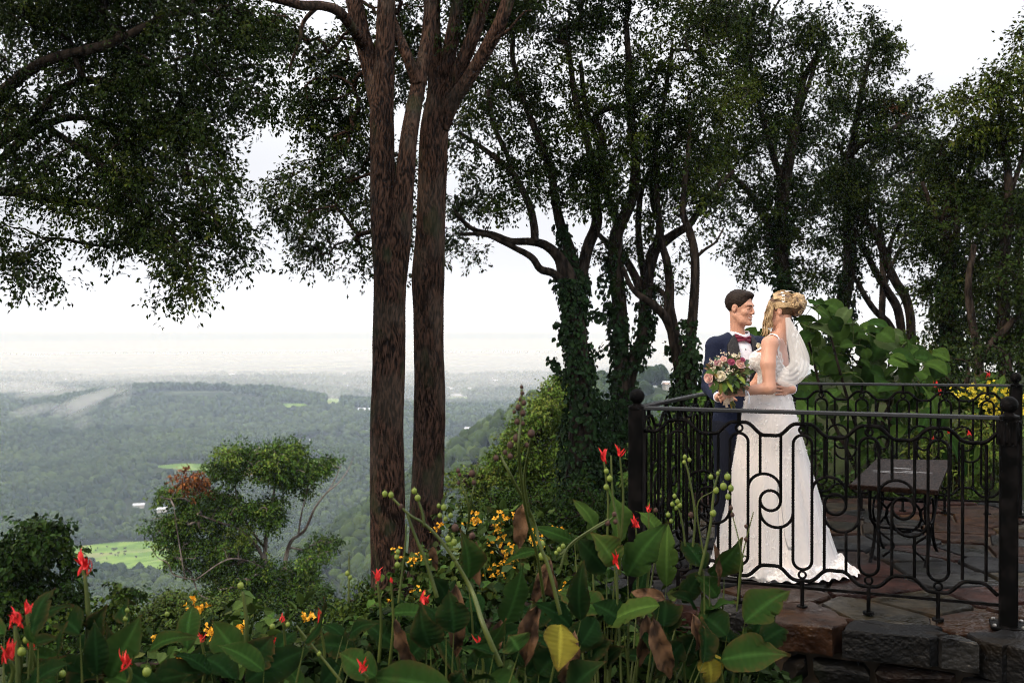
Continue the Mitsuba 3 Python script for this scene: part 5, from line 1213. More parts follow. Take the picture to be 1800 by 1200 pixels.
    def bow(p):
        q = (p - tc) @ B; m = np.abs(q[:, 0])
        wing = np.maximum(np.abs(q[:, 2] - 0.0 + 0.10 * q[:, 0]) - (0.010 + 0.34 * m), np.maximum(m - 0.056 - 0.10 * np.abs(q[:, 2]), np.abs(q[:, 1] + m * m * 7) - 0.0085 + 0.003 * np.cos(q[:, 2] * 260)))
        return smin(smax(wing, -m * 0 - 1, 0.001), sd_ell(q, (0, 0.004, 0), (0.0125, 0.012, 0.0135)), 0.003) * 0.8
    part(k, 'bow_tie', surfnet(bow, tc - 0.085, tc + 0.085, 0.0034), 'burgundy_mat', label='burgundy bow tie')
    for z in (1.40, 1.33, 1.26):
        y = 0.12
        q = W(0.0, 0.14, z)
        for _ in range(40):
            q = q - f * max(shirt(q[None])[0], 0) * 0.8
        part(k, 'stud', (tm(trimesh.creation.icosphere(subdivisions=1, radius=0.0055))[0] + q, tm(trimesh.creation.icosphere(subdivisions=1))[1]), 'shoe_mat')
    # cuffs
    for w_, e_ in ((wR, eR), (wL, eL)):
        d = unit(w_ - e_)
        part(k, 'cuff', tube([w_ - d * 0.045, w_ - d * 0.02, w_ - d * 0.002], [0.036, 0.036, 0.0345], 16), 'shirt_mat', 40)
    def trousers(p):
        d = sd_ell(loc(p), (0, 0, 0.92), (0.165, 0.115, 0.14))
        for a in (-1, 1):
            d = smin(d, chain(p, [W(0.085 * a, 0, 0.90), W(0.10 * a, 0.02, 0.5), W(0.105 * a, 0.0, 0.05)], [0.098, 0.076, 0.062]), 0.03)
        q = loc(p)
        return smax(d + 0.008 * (meshkit.fbm(q * [9, 9, 6], 2) - 0.5), 0.035 - q[:, 2], 0.01)
    part(k, 'trousers', surfnet(trousers, W(0, 0, 0.0) - [0.32, 0.32, 0], W(0, 0, 1.05) + [0.32, 0.32, 0], 0.012), 'trouser_mat')
    for a in (-1, 1):
        part(k, 'shoe', surfnet(lambda p: smax(sd_ell(loc(p), (0.105 * a, 0.05, 0.035), (0.046, 0.14, 0.05)), -loc(p)[:, 2] + 0.004, 0.008), W(0.105 * a, 0, 0) - [0.22, 0.22, 0.02], W(0.105 * a, 0, 0.12) + [0.22, 0.22, 0], 0.008), 'shoe_mat')
    # the flower on the lapel: on the cloth, where the left lapel is
    q = W(0.098, 0.16, 1.418)
    for _ in range(40): q = q - f * max(jacket(q[None])[0] - 0.012, 0) * 0.8
    return k, q, f
def rose(holder, name, c, r, axis, m, seed, rows=((4, 0.42, 1.25), (5, 0.70, 0.9), (6, 1.0, 0.55))):
    """Cupped petals in rings round an axis: one mesh."""
    rng = np.random.default_rng(seed)
    ax = unit(axis); e1 = unit(np.cross(ax, [0.3, 0.5, 0.8])); e2 = np.cross(ax, e1)
    out = []
    for n, R, steep in rows:
        for i in range(n):
            a0 = 2 * math.pi * (i + rng.uniform(-.2, .2)) / n + R * 3
            U, Vv = np.meshgrid(np.linspace(-1, 1, 6), np.linspace(0, 1, 5))
            w = 3.9 / n * (0.45 + 0.60 * np.sin(np.pi * (0.15 + 0.62 * Vv)))
            rad = r * R * (0.25 + 0.75 * np.sin(Vv * 1.5)) * (1 + 0.06 * U**2)
            hgt = r * (0.1 + steep * Vv * 0.80 - 0.16 * U**2 * Vv - 0.10 * R * Vv**3)
            an = a0 + U * w
            v = np.asarray(c) + rad[..., None] * (np.cos(an)[..., None] * e1 + np.sin(an)[..., None] * e2) + hgt[..., None] * ax
            i_, j_ = np.meshgrid(np.arange(4), np.arange(5), indexing='ij')
            q = np.stack([i_ * 6 + j_, i_ * 6 + j_ + 1, (i_ + 1) * 6 + j_ + 1, (i_ + 1) * 6 + j_], -1).reshape(-1, 4)
            out.append((v.reshape(-1, 3), q))
    core = tm(trimesh.creation.icosphere(subdivisions=2, radius=r * 0.40))
    out.append((core[0] + np.asarray(c) + ax * r * 0.35, core[1]))
    return part(holder, name, join(out), m, 60)
for nm, c in (('cream_petal_mat', (0.78, 0.72, 0.56)), ('blush_petal_mat', (0.70, 0.46, 0.40)), ('pink_petal_mat', (0.42, 0.10, 0.17)), ('mauve_petal_mat', (0.52, 0.30, 0.32))):
    scene[nm] = {'type': 'twosided', 'bsdf': {'type': 'principled', 'base_color': rgb(*c), 'roughness': 0.6, 'specular': 0.25}}
g_key, flower_at, g_f = groom()
def leaf_blade(p0, p1, width, normal, n=9, curve=0.15, wave=0.0, fold=0.18, tipness=1.0):
    """One leaf: a folded, arched blade from p0 to p1."""
    p0, p1 = np.asarray(p0, float), np.asarray(p1, float); d = p1 - p0; L = np.linalg.norm(d); d = d / L
    nn = unit(np.asarray(normal, float)); nn = unit(nn - d * (nn @ d)); s = np.cross(d, nn)
    t = np.linspace(0, 1, n)[:, None]; u = np.array([-1, -0.66, -0.33, 0, 0.33, 0.66, 1.0])[None]
    w = width * np.sin(np.pi * np.clip(t, 0, 1)**0.80)**(0.75 * tipness + .05) * (1 - 0.08 * t)
    h = curve * L * np.sin(np.pi * t * 0.9) + fold * np.abs(u) * w + wave * width * np.sin(t * 17 + u * 2.0) * np.abs(u)
    v = p0 + d * (t * L)[..., None] + s * (u * w)[..., None] + nn * h[..., None]
    i, j = np.meshgrid(np.arange(n - 1), np.arange(6), indexing='ij')
    q = np.stack([i * 7 + j, i * 7 + j + 1, (i + 1) * 7 + j + 1, (i + 1) * 7 + j], -1).reshape(-1, 4)
    return v.reshape(-1, 3), q
def canna_blade(p0, p1, width, normal, rng, n=26):
    """A canna leaf: long oval with a drawn out tip, ribbed along slanting veins, edges rippled, arched and drooping."""
    p0, p1 = np.asarray(p0, float), np.asarray(p1, float); d = p1 - p0; L = np.linalg.norm(d) * 1.06; d = unit(d)
    nn = unit(np.asarray(normal, float)); nn = unit(nn - d * (nn @ d)); s = np.cross(d, nn)
    t = np.linspace(0, 1, n)[:, None]; u = np.linspace(-1, 1, 11)[None]
    w = width * (np.sin(np.pi * t**0.78)**0.80) * (1 - 0.72 * t**3.6)
    side = np.where(u < 0, rng.uniform(0.75, 1.1), rng.uniform(0.85, 1.1))
    side = side * np.ones((n, 11))
    for _ in range(rng.integers(0, 4)):      # a tear along a vein
        t0 = rng.uniform(0.25, 0.9); s0 = rng.choice([-1, 1]); side = side * (1 - rng.uniform(0.25, 0.6) * np.exp(-((t - 0.30 * np.abs(u) - t0 + .25) / 0.028)**2) * (np.abs(u) > 0.55) * (u * s0 > 0))
    fold, curl = rng.uniform(0.10, 0.55), rng.uniform(-0.25, 0.30)
    ph = rng.uniform(0, 6.28, 2)
    a = np.abs(u)
    h = rng.uniform(0.04, 0.16) * L * np.sin(np.pi * t * 0.85) - rng.uniform(0.0, 0.30) * L * t**2.5
    h = h + fold * a * w * (1 - 0.5 * a) + curl * w * a**2 * np.sin(np.pi * t) + width * 0.11 * a**1.5 * np.sin(t * 13 + ph[0] + u * 1.5) + width * 0.05 * np.sin(t * 7 + ph[1]) * u
    h = h + 0.0020 * np.sin(2 * np.pi * (15 * (t - 0.30 * a))) * np.clip(a * 5, 0, 1) * (1 - t**4)
    bend = rng.uniform(-0.10, 0.10) * L * (t**2)
    v = p0 + d * (t * L)[..., None] + s * (u * w * side + bend)[..., None] + nn * h[..., None]
    i, j = np.meshgrid(np.arange(n - 1), np.arange(10), indexing='ij')
    q = np.stack([i * 11 + j, i * 11 + j + 1, (i + 1) * 11 + j + 1, (i + 1) * 11 + j], -1).reshape(-1, 4)
    return v.reshape(-1, 3), q
def const_color(n, c): return np.tile(np.array(c, float), (n, 1))
def boutonniere():
    k = g_key + '__buttonhole_flower'
    q = flower_at
    rose(g_key, 'buttonhole_flower', q, 0.024, [0.45, -0.8, 0.35], 'cream_petal_mat', 3)
    lv = [leaf_blade(q, q + np.array(o) * 0.06, 0.012, [0.3, -1, 0.2]) for o in ((-0.5, -0.1, -0.9), (0.3, -0.2, -1), (0.9, -0.1, -0.5), (0.0, -0.1, -1.3))]
    me = join(lv); part(k, 'leaves', me, 'leaf_mat', True, color=const_color(len(me[0]), (0.05, 0.09, 0.03)))
boutonniere()

def bride():
    k = thing('person', 'person in white lace wedding gown and veil, blonde updo, back turned, holding a bouquet', 'person')
    D = 6.5; O = np.array([P(1358, 585, D)[0], D, 0.0])
    yaw = math.radians(25); f = np.array([-math.cos(yaw), math.sin(yaw), 0]); l = np.array([-math.sin(yaw), -math.cos(yaw), 0])
    B = np.stack([l, f, [0, 0, 1.0]], 1)
    def W(a, b, c): return O + B @ np.array([a, b, c])
    def loc(p): return (p - O) @ B
    ho = P(1371, 546, D - 0.01)
    hd, hw, hl, HM = head_sdf(ho, [-0.90, 0.42, 0.04], 0.86, False)
    sL, sR = W(0.158, -0.012, 1.440), W(-0.158, -0.012, 1.440)
    eL, wL = P(1353, 682, 6.27), P(1294, 689, 6.33)
    eR, wR = P(1330, 676, 6.74), P(1304, 690, 6.62)
    hL, l0, l1 = hand_sdf(wL, P(1268, 693, 6.36) - wL, [0.05, 0.9, -0.35], -1, [(0.55, 0.85, 0.6)] * 4, 0.90)
    neck = [hw((0, -0.034, -0.055)), W(0, -0.025, 1.44)]
    def torso(p):
        q = loc(p)
        d = smin(sd_ell(q, (0, -0.005, 1.30), (0.132, 0.090, 0.20)), sd_ell(q, (0, 0.0, 1.10), (0.118, 0.088, 0.16)), 0.05)
        d = smin(d, sd_ell(q, (0, -0.012, 0.94), (0.165, 0.115, 0.15)), 0.07)
        for a in (-1, 1): d = smin(d, sd_ell(q, (0.068 * a, 0.070, 1.335), (0.062, 0.058, 0.062)), 0.03)
        d = smin(d, chain(q, [(-0.158, -0.012, 1.440), (-0.05, -0.022, 1.465), (0.05, -0.022, 1.465), (0.158, -0.012, 1.440)], [0.044, 0.042, 0.042, 0.044]), 0.035)
        return smin(d, sd_cone(p, neck[0], neck[1], 0.043, 0.050), 0.035)
    def armL(p): return chain(p, [sL, P(1350, 640, 6.30), eL, wL], [0.048, 0.043, 0.0375, 0.0245], 0.02)
    def skin(p):
        d = smin(torso(p), armL(p), 0.025)
        return smin(smin(d, chain(p, [sR, eR, wR], [0.046, 0.038, 0.026]), 0.02), hd(p), 0.02)
    body = surfnet(skin, np.array([*(O[:2] - 0.42), 0.99]), np.array([*(O[:2] + 0.36), 1.50]), 0.0065)
    v, fc = body
    head = surfnet(lambda p: smin(hd(p), torso(p), 0.02), np.array([*(ho[:2] - 0.125), 1.492]), ho + [0.125, 0.125, 0.13], 0.0036)
    hand = surfnet(lambda p: smin(hL(p), sd_cone(p, eL, wL, 0.0375, 0.0245), 0.01), l0 - [0, 0, 0], l1 + [0.0, 0, 0], 0.003)
    legs = [tube(spline([W(0.085 * a, 0, 0.98), W(0.085 * a, 0.01, 0.5), W(0.08 * a, -0.01, 0.13)], 4), np.linspace(0.082, 0.035, 9), 10) for a in (-1, 1)]
    part(k, 'body', join([body, head, hand] + legs), 'skin_mat', True)
    for a in (-1, 1):
        part(k, 'shoe', surfnet(lambda p: smin(sd_cone(p, W(0.08 * a, 0.12, 0.025), W(0.08 * a, -0.02, 0.10), 0.022, 0.034), sd_cone(p, W(0.08 * a, -0.05, 0.01), W(0.08 * a, -0.045, 0.10), 0.008, 0.02), 0.01), W(0.08 * a, 0, 0) - [.2, .2, .01], W(0.08 * a, 0, .16) + [.2, .2, 0], 0.009), 'satin_mat')
    # bodice, sheer back, straps
    def edge(q): return q[:, 2] - (1.405 + 0.9 * np.minimum(q[:, 1] + 0.03, 0) * 2.0 + 0.02 * np.cos(q[:, 0] * 26) * (q[:, 1] > 0))
    def bodice(p):
        q = loc(p)
        lump = 0.0015 * (meshkit.fbm(q * 60, 2) - 0.5)
        return smax(smax(torso(p) - 0.007 + lump, edge(q), 0.004), 1.0 - q[:, 2], 0.01)
    part(k, 'bodice', surfnet(bodice, np.array([*(O[:2] - 0.24), 0.98]), np.array([*(O[:2] + 0.24), 1.46]), 0.006), 'lace_mat')
    def sheer(p):
        q = loc(p)
        d = torso(p) - 0.0055
        return smax(smax(d, -edge(q) - 0.004, 0.002), np.maximum(q[:, 1] - 0.0, np.maximum(q[:, 2] - 1.475 + 1.2 * np.clip(0.06 - np.abs(q[:, 0]), 0, 1), np.abs(q[:, 0]) - 0.130)), 0.002)
    part(k, 'sheer_back', surfnet(sheer, np.array([*(O[:2] - 0.24), 1.05]), np.array([*(O[:2] + 0.24), 1.52]), 0.005), 'sheer_mat', label='sheer mesh back of the gown')
    for a in (-1, 1):
        pts = np.array([W(0.085 * a, 0.125, 1.39), W(0.100 * a, 0.08, 1.47), W(0.098 * a, 0.0, 1.515), W(0.112 * a, -0.075, 1.47), W(0.125 * a, -0.11, 1.40), W(0.118 * a, -0.12, 1.33)])
        pts = spline(pts, 7)
        nn = []
        for _ in range(12):
            d0 = torso(pts)[:, None] - 0.0055
            g = np.stack([(torso(pts + np.eye(3)[i] * 1e-3) - torso(pts)) / 1e-3 for i in range(3)], 1); pts = pts - unit(g) * d0 * 0.7
        g = unit(g); tn = unit(np.gradient(pts, axis=0)); sd = np.cross(tn, g)
        rng = np.random.default_rng(5 + a)
        w = 0.010 + 0.006 * np.sin(np.arange(len(pts)) * 1.9) + rng.uniform(0, 0.004, len(pts))
        v2 = np.vstack([pts + sd * w[:, None], pts - sd * w[:, None]]); n = len(pts); i = np.arange(n - 1)
        part(k, 'lace_strap', (v2, np.stack([i, i + 1, n + i + 1, n + i], 1)), 'white_flake_mat')
    # skirt: satin under, tulle over, folds growing downwards
    rows = [(668, 1319, 1387), (690, 1315, 1389), (720, 1308, 1396), (760, 1300, 1405), (800, 1293, 1416), (850, 1286, 1429), (900, 1279, 1442), (940, 1270, 1452), (970, 1263, 1462), (1000, 1258, 1472)]
    R_ = np.array([[EYE + (HORIZON - y) / FPX * D, P((a + b) / 2, y, D)[0], (b - a) / 2 / FPX * D] for y, a, b in rows])
    th = np.linspace(0, 2 * np.pi, 181)[:-1]
    def skirt(grow, amp, seed, z_end, nz=46):
        zz = np.linspace(1.15, z_end, nz)
        cx = np.interp(-zz, -R_[:, 0], R_[:, 1]); hw_ = np.interp(-zz, -R_[:, 0], R_[:, 2])
        s = np.clip((1.02 - zz) / 1.0, 0, 1)[:, None]
        fold = 0
        rng = np.random.default_rng(seed)
        for kf in (7, 11, 16, 23, 31):
            fold = fold + np.cos(kf * th[None] + rng.uniform(0, 6.28) + 0.8 * s * rng.uniform(-1, 1)) * (0.62 / kf**0.45) * rng.uniform(0.5, 1)
        fold = fold * amp * s**0.8 * (0.55 + 0.9 * meshkit.fbm(np.stack([np.cos(th) * 2 + 0 * s, np.sin(th) * 2 + 0 * s, s * 2 + 0 * th], -1), 2, seed))
        r = (hw_[:, None] + grow * (0.3 + 0.7 * s)) * (1 + fold)
        back = 1.10 + 0.34 * np.exp(-((zz[:, None] - 0.97) / 0.15)**2)
        v = np.stack([cx[:, None] + r * np.cos(th), D + 0.0 * th + r * (0.78 * back) * np.sin(th), zz[:, None] + 0 * th], -1)
        n = len(th); i, j = np.meshgrid(np.arange(nz - 1), np.arange(n), indexing='ij')
        q = np.stack([i * n + j, i * n + (j + 1) % n, (i + 1) * n + (j + 1) % n, (i + 1) * n + j], -1).reshape(-1, 4)
        return v, q
    v_in, q_in = skirt(-0.008, 0.125, 31, 0.012)
    part(k, 'skirt', (v_in.reshape(-1, 3), q_in), 'satin_mat', label='blush satin under skirt')
    v_out, q_out = skirt(0.010, 0.175, 32, 0.006)
    part(k, 'tulle_skirt', (v_out.reshape(-1, 3), q_out), 'tulle_mat', label='sheer white tulle over skirt')
    # lace motifs: little sprays of petals laid on the tulle
    rng = np.random.default_rng(9)
    pos, nor, dirs = [], [], []
    gz, gt = np.gradient(v_out, axis=0), np.gradient(v_out, axis=1)
    nrm = unit(np.cross(gt, gz)); nrm[(nrm[..., 0] * np.cos(th) + nrm[..., 1] * np.sin(th)) < 0] *= -1
    for _ in range(210):
        t = rng.uniform() ** 1.4; i0 = int(np.clip(2 + t * 16, 0, 45)) if rng.uniform() < 0.72 else int(rng.uniform(30, 45))
        j0 = rng.integers(0, 180); a = rng.uniform(0, 6.28); i, j = float(i0), float(j0)
        for q in range(rng.integers(5, 13)):
            i += 0.55 * math.sin(a) + 0.35; j += 1.1 * math.cos(a); a += rng.normal(0, 0.5)
            ii, jj = int(np.clip(i, 0, 45)), int(j) % 180
            pos.append(v_out[ii, jj] + nrm[ii, jj] * 0.0035 + rng.normal(0, 0.003, 3)); nor.append(nrm[ii, jj]); dirs.append(rng.normal(0, 1, 3) + [0, 0, -0.4])
    pos, nor, dirs = np.array(pos), np.array(nor), np.array(dirs)
    dirs = unit(dirs - nor * (dirs * nor).sum(1, keepdims=True))
    me, _ = scatter(OVAL, pos, frames(dirs, nor), rng.uniform(0.006, 0.014, len(pos)))
    part(k, 'lace_motifs', me, 'white_flake_mat', False, kind='stuff')
    # train: rumpled lace lying on the stones
    nr, nt = 18, 240
    a = np.linspace(0, 2 * np.pi, nt, endpoint=False); s = np.linspace(0, 1, nr)[:, None]
    c0 = np.array([P(1366, 1003, D)[0], D])
    rin = 0.315
    rout = 0.425 + 0.03 * np.cos(a + 0.5) + 0.03 * np.cos(2 * a + 1.0) + 0.020 * np.cos(5 * a + 2) + 0.012 * np.abs(np.sin(19 * a))
    rr = rin + (rout - rin) * s
    x = c0[0] + rr * np.cos(a) * 1.0; y = c0[1] + rr * np.sin(a) * 0.90
    nz_ = meshkit.fbm(np.stack([x * 14, y * 14, 0 * x + 3], -1), 3)
    z = 0.016 + 0.075 * np.sin(np.pi * np.clip(s * 0.92 + 0.06, 0, 1)) * (0.25 + 1.5 * np.clip(nz_ - 0.28, 0, 1)) + 0.012 * np.cos(a * 37 + s * 5) * s * (1 - s * .3) + 0.006
    z = np.maximum(z, 0.014) + 0.05 * (1 - s)**2
    n = nt; i, j = np.meshgrid(np.arange(nr - 1), np.arange(n), indexing='ij')
    q = np.stack([i * n + j, i * n + (j + 1) % n, (i + 1) * n + (j + 1) % n, (i + 1) * n + j], -1).reshape(-1, 4)
    part(k, 'lace_train', (np.stack([x, y, z], -1).reshape(-1, 3), q), 'lace_mat', label='rumpled white lace hem spread on the stones')
    # hair
    def cap(p):
        q = hl(p); m = np.abs(q[:, 0])
        strand = 0.008 * (meshkit.fbm(np.column_stack([q[:, 0] * 60, q[:, 1] * 30 + q[:, 2] * 70, q[:, 2] * 40]), 3) - 0.5)
        d = sd_ell(q, (0, -0.020, 0.040), (0.086, 0.106, 0.090))
        line = 0.80 * q[:, 1] - 0.60 * q[:, 2] - 0.022
        d = smax(d, line, 0.01)
        d = smax(d, -sd_ell(np.column_stack([m, q[:, 1], q[:, 2]]), (0.085, 0.002, -0.014), (0.020, 0.022, 0.034)), 0.004)
        d = smax(d, -q[:, 2] - 0.060 - 0.2 * (q[:, 1] + 0.06), 0.01)
        return (d + strand) * 0.9
    part(k, 'hair', surfnet(cap, ho - [0.14, 0.14, 0.10], ho + [0.14, 0.14, 0.14], 0.0048), 'brown_hair_mat', label='hair swept back, darker underneath')
    rng = np.random.default_rng(14)
    bc = hw((0.005, -0.120, 0.046))
    def bun(p):
        q = (p - bc) @ HM / 0.86
        ang = np.arctan2(q[:, 0], q[:, 2]); rad = np.hypot(q[:, 0], q[:, 2])
        w = 0.010 * np.sin(3 * ang + rad * 95) + 0.010 * (meshkit.fbm(q * 38, 2) - 0.5)
        return (sd_ell(q, (0, 0, 0), (0.072, 0.054, 0.074)) + w) * 0.75
    part(k, 'bun', surfnet(bun, bc - 0.09, bc + 0.09, 0.005), 'brown_hair_mat', label='dark under side of the curled bun')
    curls = []
    for q in range(170):
        o_ = unit(np.array([rng.normal(0, 1), -abs(rng.normal(0, .9)) + .2, rng.normal(0.35, .9)])); ctr = np.array([0.005, -0.120, 0.046]) + o_ * [0.073, 0.056, 0.075]
        if ctr[2] < 0.026 and rng.uniform() < 0.9: continue
        r0 = rng.uniform(0.013, 0.024); turns = rng.uniform(0.8, 1.5)
        tt = np.linspace(0, turns * 2 * np.pi, 20)
        e1 = unit(rng.normal(size=3) * [1, 0.5, 1]); e1 = unit(e1 - o_ * (e1 @ o_) * .8); e2 = unit(np.cross(e1, o_ + rng.normal(0, 0.25, 3)))
        path = ctr + np.outer(np.cos(tt) * r0 * (1 - tt / 30), e1) + np.outer(np.sin(tt) * r0 * (1 - tt / 30), e2)
        curls.append(tube(np.array([hw(c) for c in path]), 0.0040 * (0.5 + np.sin(np.linspace(0.3, 2.9, 20))) * 0.86, 7))
    for q in range(150):      # swept strands over the crown to the bun
        x0 = rng.uniform(-0.075, 0.075); z0 = rng.uniform(-0.01, 0.11)
        st = np.array([x0, 0.055 - abs(x0) * .3, 0.115 - abs(x0) * 0.55]); mid = np.array([x0 * 1.15, -0.045, 0.125 - abs(x0) * 0.75 + rng.normal(0, .004)]); en = np.array([x0 * 0.8, -0.115, 0.085 - abs(x0) * .4])
        if q > 70:
            sg = 1 if q % 2 else -1; b = rng.uniform(0, 1); st = np.array([sg * 0.075, 0.036 - .02 * b, 0.052 - b * .05]); mid = np.array([sg * (0.088 + rng.normal(0, .001)), -0.05, 0.058 - b * .040]); en = np.array([sg * 0.055, -0.120, 0.054 - b * .03])
        w = np.array([0, rng.normal(0, .004), rng.normal(0, .004)])
        path = spline([st, (st + mid) / 2 + [0, 0, .008] + w, mid + w, (mid + en) / 2 + [0, 0, .004] - w, en], 5)
        path = path * [1.05, 1.05, 1.05] + [0, 0, 0.002]; curls.append(tube(np.array([hw(c) for c in path]), np.r_[0.002, np.full(len(path) - 2, rng.uniform(0.0019, 0.0030)), 0.0015], 5))
    part(k, 'curls', join(curls), 'blonde_hair_mat', kind='stuff', label='blonde curls pinned over the bun')
    locks = []
    for path in ([(0.070, 0.050, 0.060), (0.080, 0.058, 0.020), (0.078, 0.066, -0.025), (0.088, 0.070, -0.060), (0.076, 0.078, -0.100), (0.084, 0.070, -0.150), (0.080, 0.078, -0.185)],
                 [(0.074, 0.040, 0.050), (0.084, 0.045, 0.000), (0.090, 0.052, -0.045), (0.078, 0.060, -0.075), (0.086, 0.050, -0.105), (0.080, 0.055, -0.125)],
                 [(0.060, 0.066, 0.070), (0.074, 0.072, 0.030), (0.066, 0.084, -0.020), (0.076, 0.084, -0.070), (0.066, 0.092, -0.120)]):
        for q in range(30):
            o = rng.normal(0, 0.0052, 3) * [1, 1.2, 0.6]
            pth = spline([np.array(c) + o * (0.6 + i * .25) for i, c in enumerate(path)], 6)
            locks.append(tube(np.array([hw(c) for c in pth]), np.r_[0.0018, np.full(len(pth) - 3, 0.0019), 0.0014, 0.0007], 5))
    part(k, 'loose_locks', join(locks), 'blonde_hair_mat', kind='stuff', label='wavy blonde lock hanging beside the cheek')
    # hair flowers
    pp, nn, dd = [], [], []
    for (a, b, c) in ((0.055, -0.02, 0.118), (0.066, -0.030, 0.100), (0.074, -0.032, 0.080), (0.040, -0.045, 0.128), (0.020, -0.06, 0.132), (0.000, -0.08, 0.128), (0.080, -0.036, 0.062), (0.03, -0.10, 0.112), (-0.02, -0.11, 0.105), (0.05, -0.14, 0.07), (0.02, -0.165, 0.06)):
        c0_ = hw((a * 1.04, b * 1.04, c * 1.05)); o = unit(hw((a, b + .03, c)) - ho)
        for q in range(5):
            an = q * 2 * math.pi / 5
            e1 = unit(np.cross(o, [0.2, 0.9, 0.3])); e2 = np.cross(o, e1)
            pp.append(c0_ + o * 0.004); dd.append(e1 * math.cos(an) + e2 * math.sin(an) + o * 0.4); nn.append(o)
    me, _ = scatter(OVAL, np.array(pp), frames(np.array(dd), np.array(nn)), np.full(len(pp), 0.013))
    part(k, 'hair_flowers', me, 'white_flake_mat', False, label='small white flowers pinned in the hair')
    # veil: gathered under the bun, out to the right, looped up again under the arm
    path = np.array([(1383, 558, 6.42, 3), (1388, 572, 6.38, 7), (1395, 592, 6.33, 12), (1402, 614, 6.28, 14.5), (1406, 634, 6.25, 16), (1402, 650, 6.24, 16.5), (1391, 660, 6.25, 17), (1380, 661, 6.27, 17), (1371, 657, 6.29, 13.5)], float)
    sp = spline(path, 9)
    ctr = np.array([P(*r[:3]) for r in sp]); wd = sp[:, 3] * 6.3 / FPX
    tg = unit(np.gradient(ctr, axis=0)); view = np.array([0, -1.0, 0]); sd = unit(np.cross(tg, view))
    for layer, (bulge, seed) in enumerate(((0.055, 1), (0.030, 2), (-0.012, 3))):
        t = np.linspace(-1, 1, 41)[None]
        s01 = np.linspace(0, 1, len(ctr))[:, None]
        pleat = 0.0045 * np.cos(t * (15 + 3 * np.sin(3 * s01 + seed)) + seed + 2.2 * s01) * np.clip(s01 * 3, 0.2, 1) + 0.006 * (meshkit.fbm(np.stack([t * 3 + 0 * s01, s01 * 7 + 0 * t, 0 * t * s01 + seed], -1), 3) - 0.5)
        off = bulge * np.sqrt(np.clip(1 - t**2, 0, 1)) + pleat
        wv = wd[:, None] * t * (1 + 0.05 * layer + 0.03 * np.cos(s01 * 8 + seed))
        v = ctr[:, None] + sd[:, None] * wv[..., None] + view * off[..., None]
        n = 41; i, j = np.meshgrid(np.arange(len(ctr) - 1), np.arange(n - 1), indexing='ij')
        q = np.stack([i * n + j, i * n + j + 1, (i + 1) * n + j + 1, (i + 1) * n + j], -1).reshape(-1, 4)
        part(k, 'veil', (v.reshape(-1, 3), q), 'veil_mat', label='short white veil gathered under the bun' if layer == 0 else None)
    # a white ribbon at the wrist
    d = unit(wL - eL); c = wL - d * 0.062
    part(k, 'wrist_ribbon', tube([c - d * 0.005, c + d * 0.005], [0.0325, 0.0315], 18), 'shirt_mat', 40)
    part(k, 'wrist_ribbon', flatbar([c + [0.0, -0.034, 0], c + [0.012, -0.040, -0.03], c + [0.006, -0.038, -0.075]], 0.008, 0.002, [0, 1, 0]), 'shirt_mat', 40)
bride()

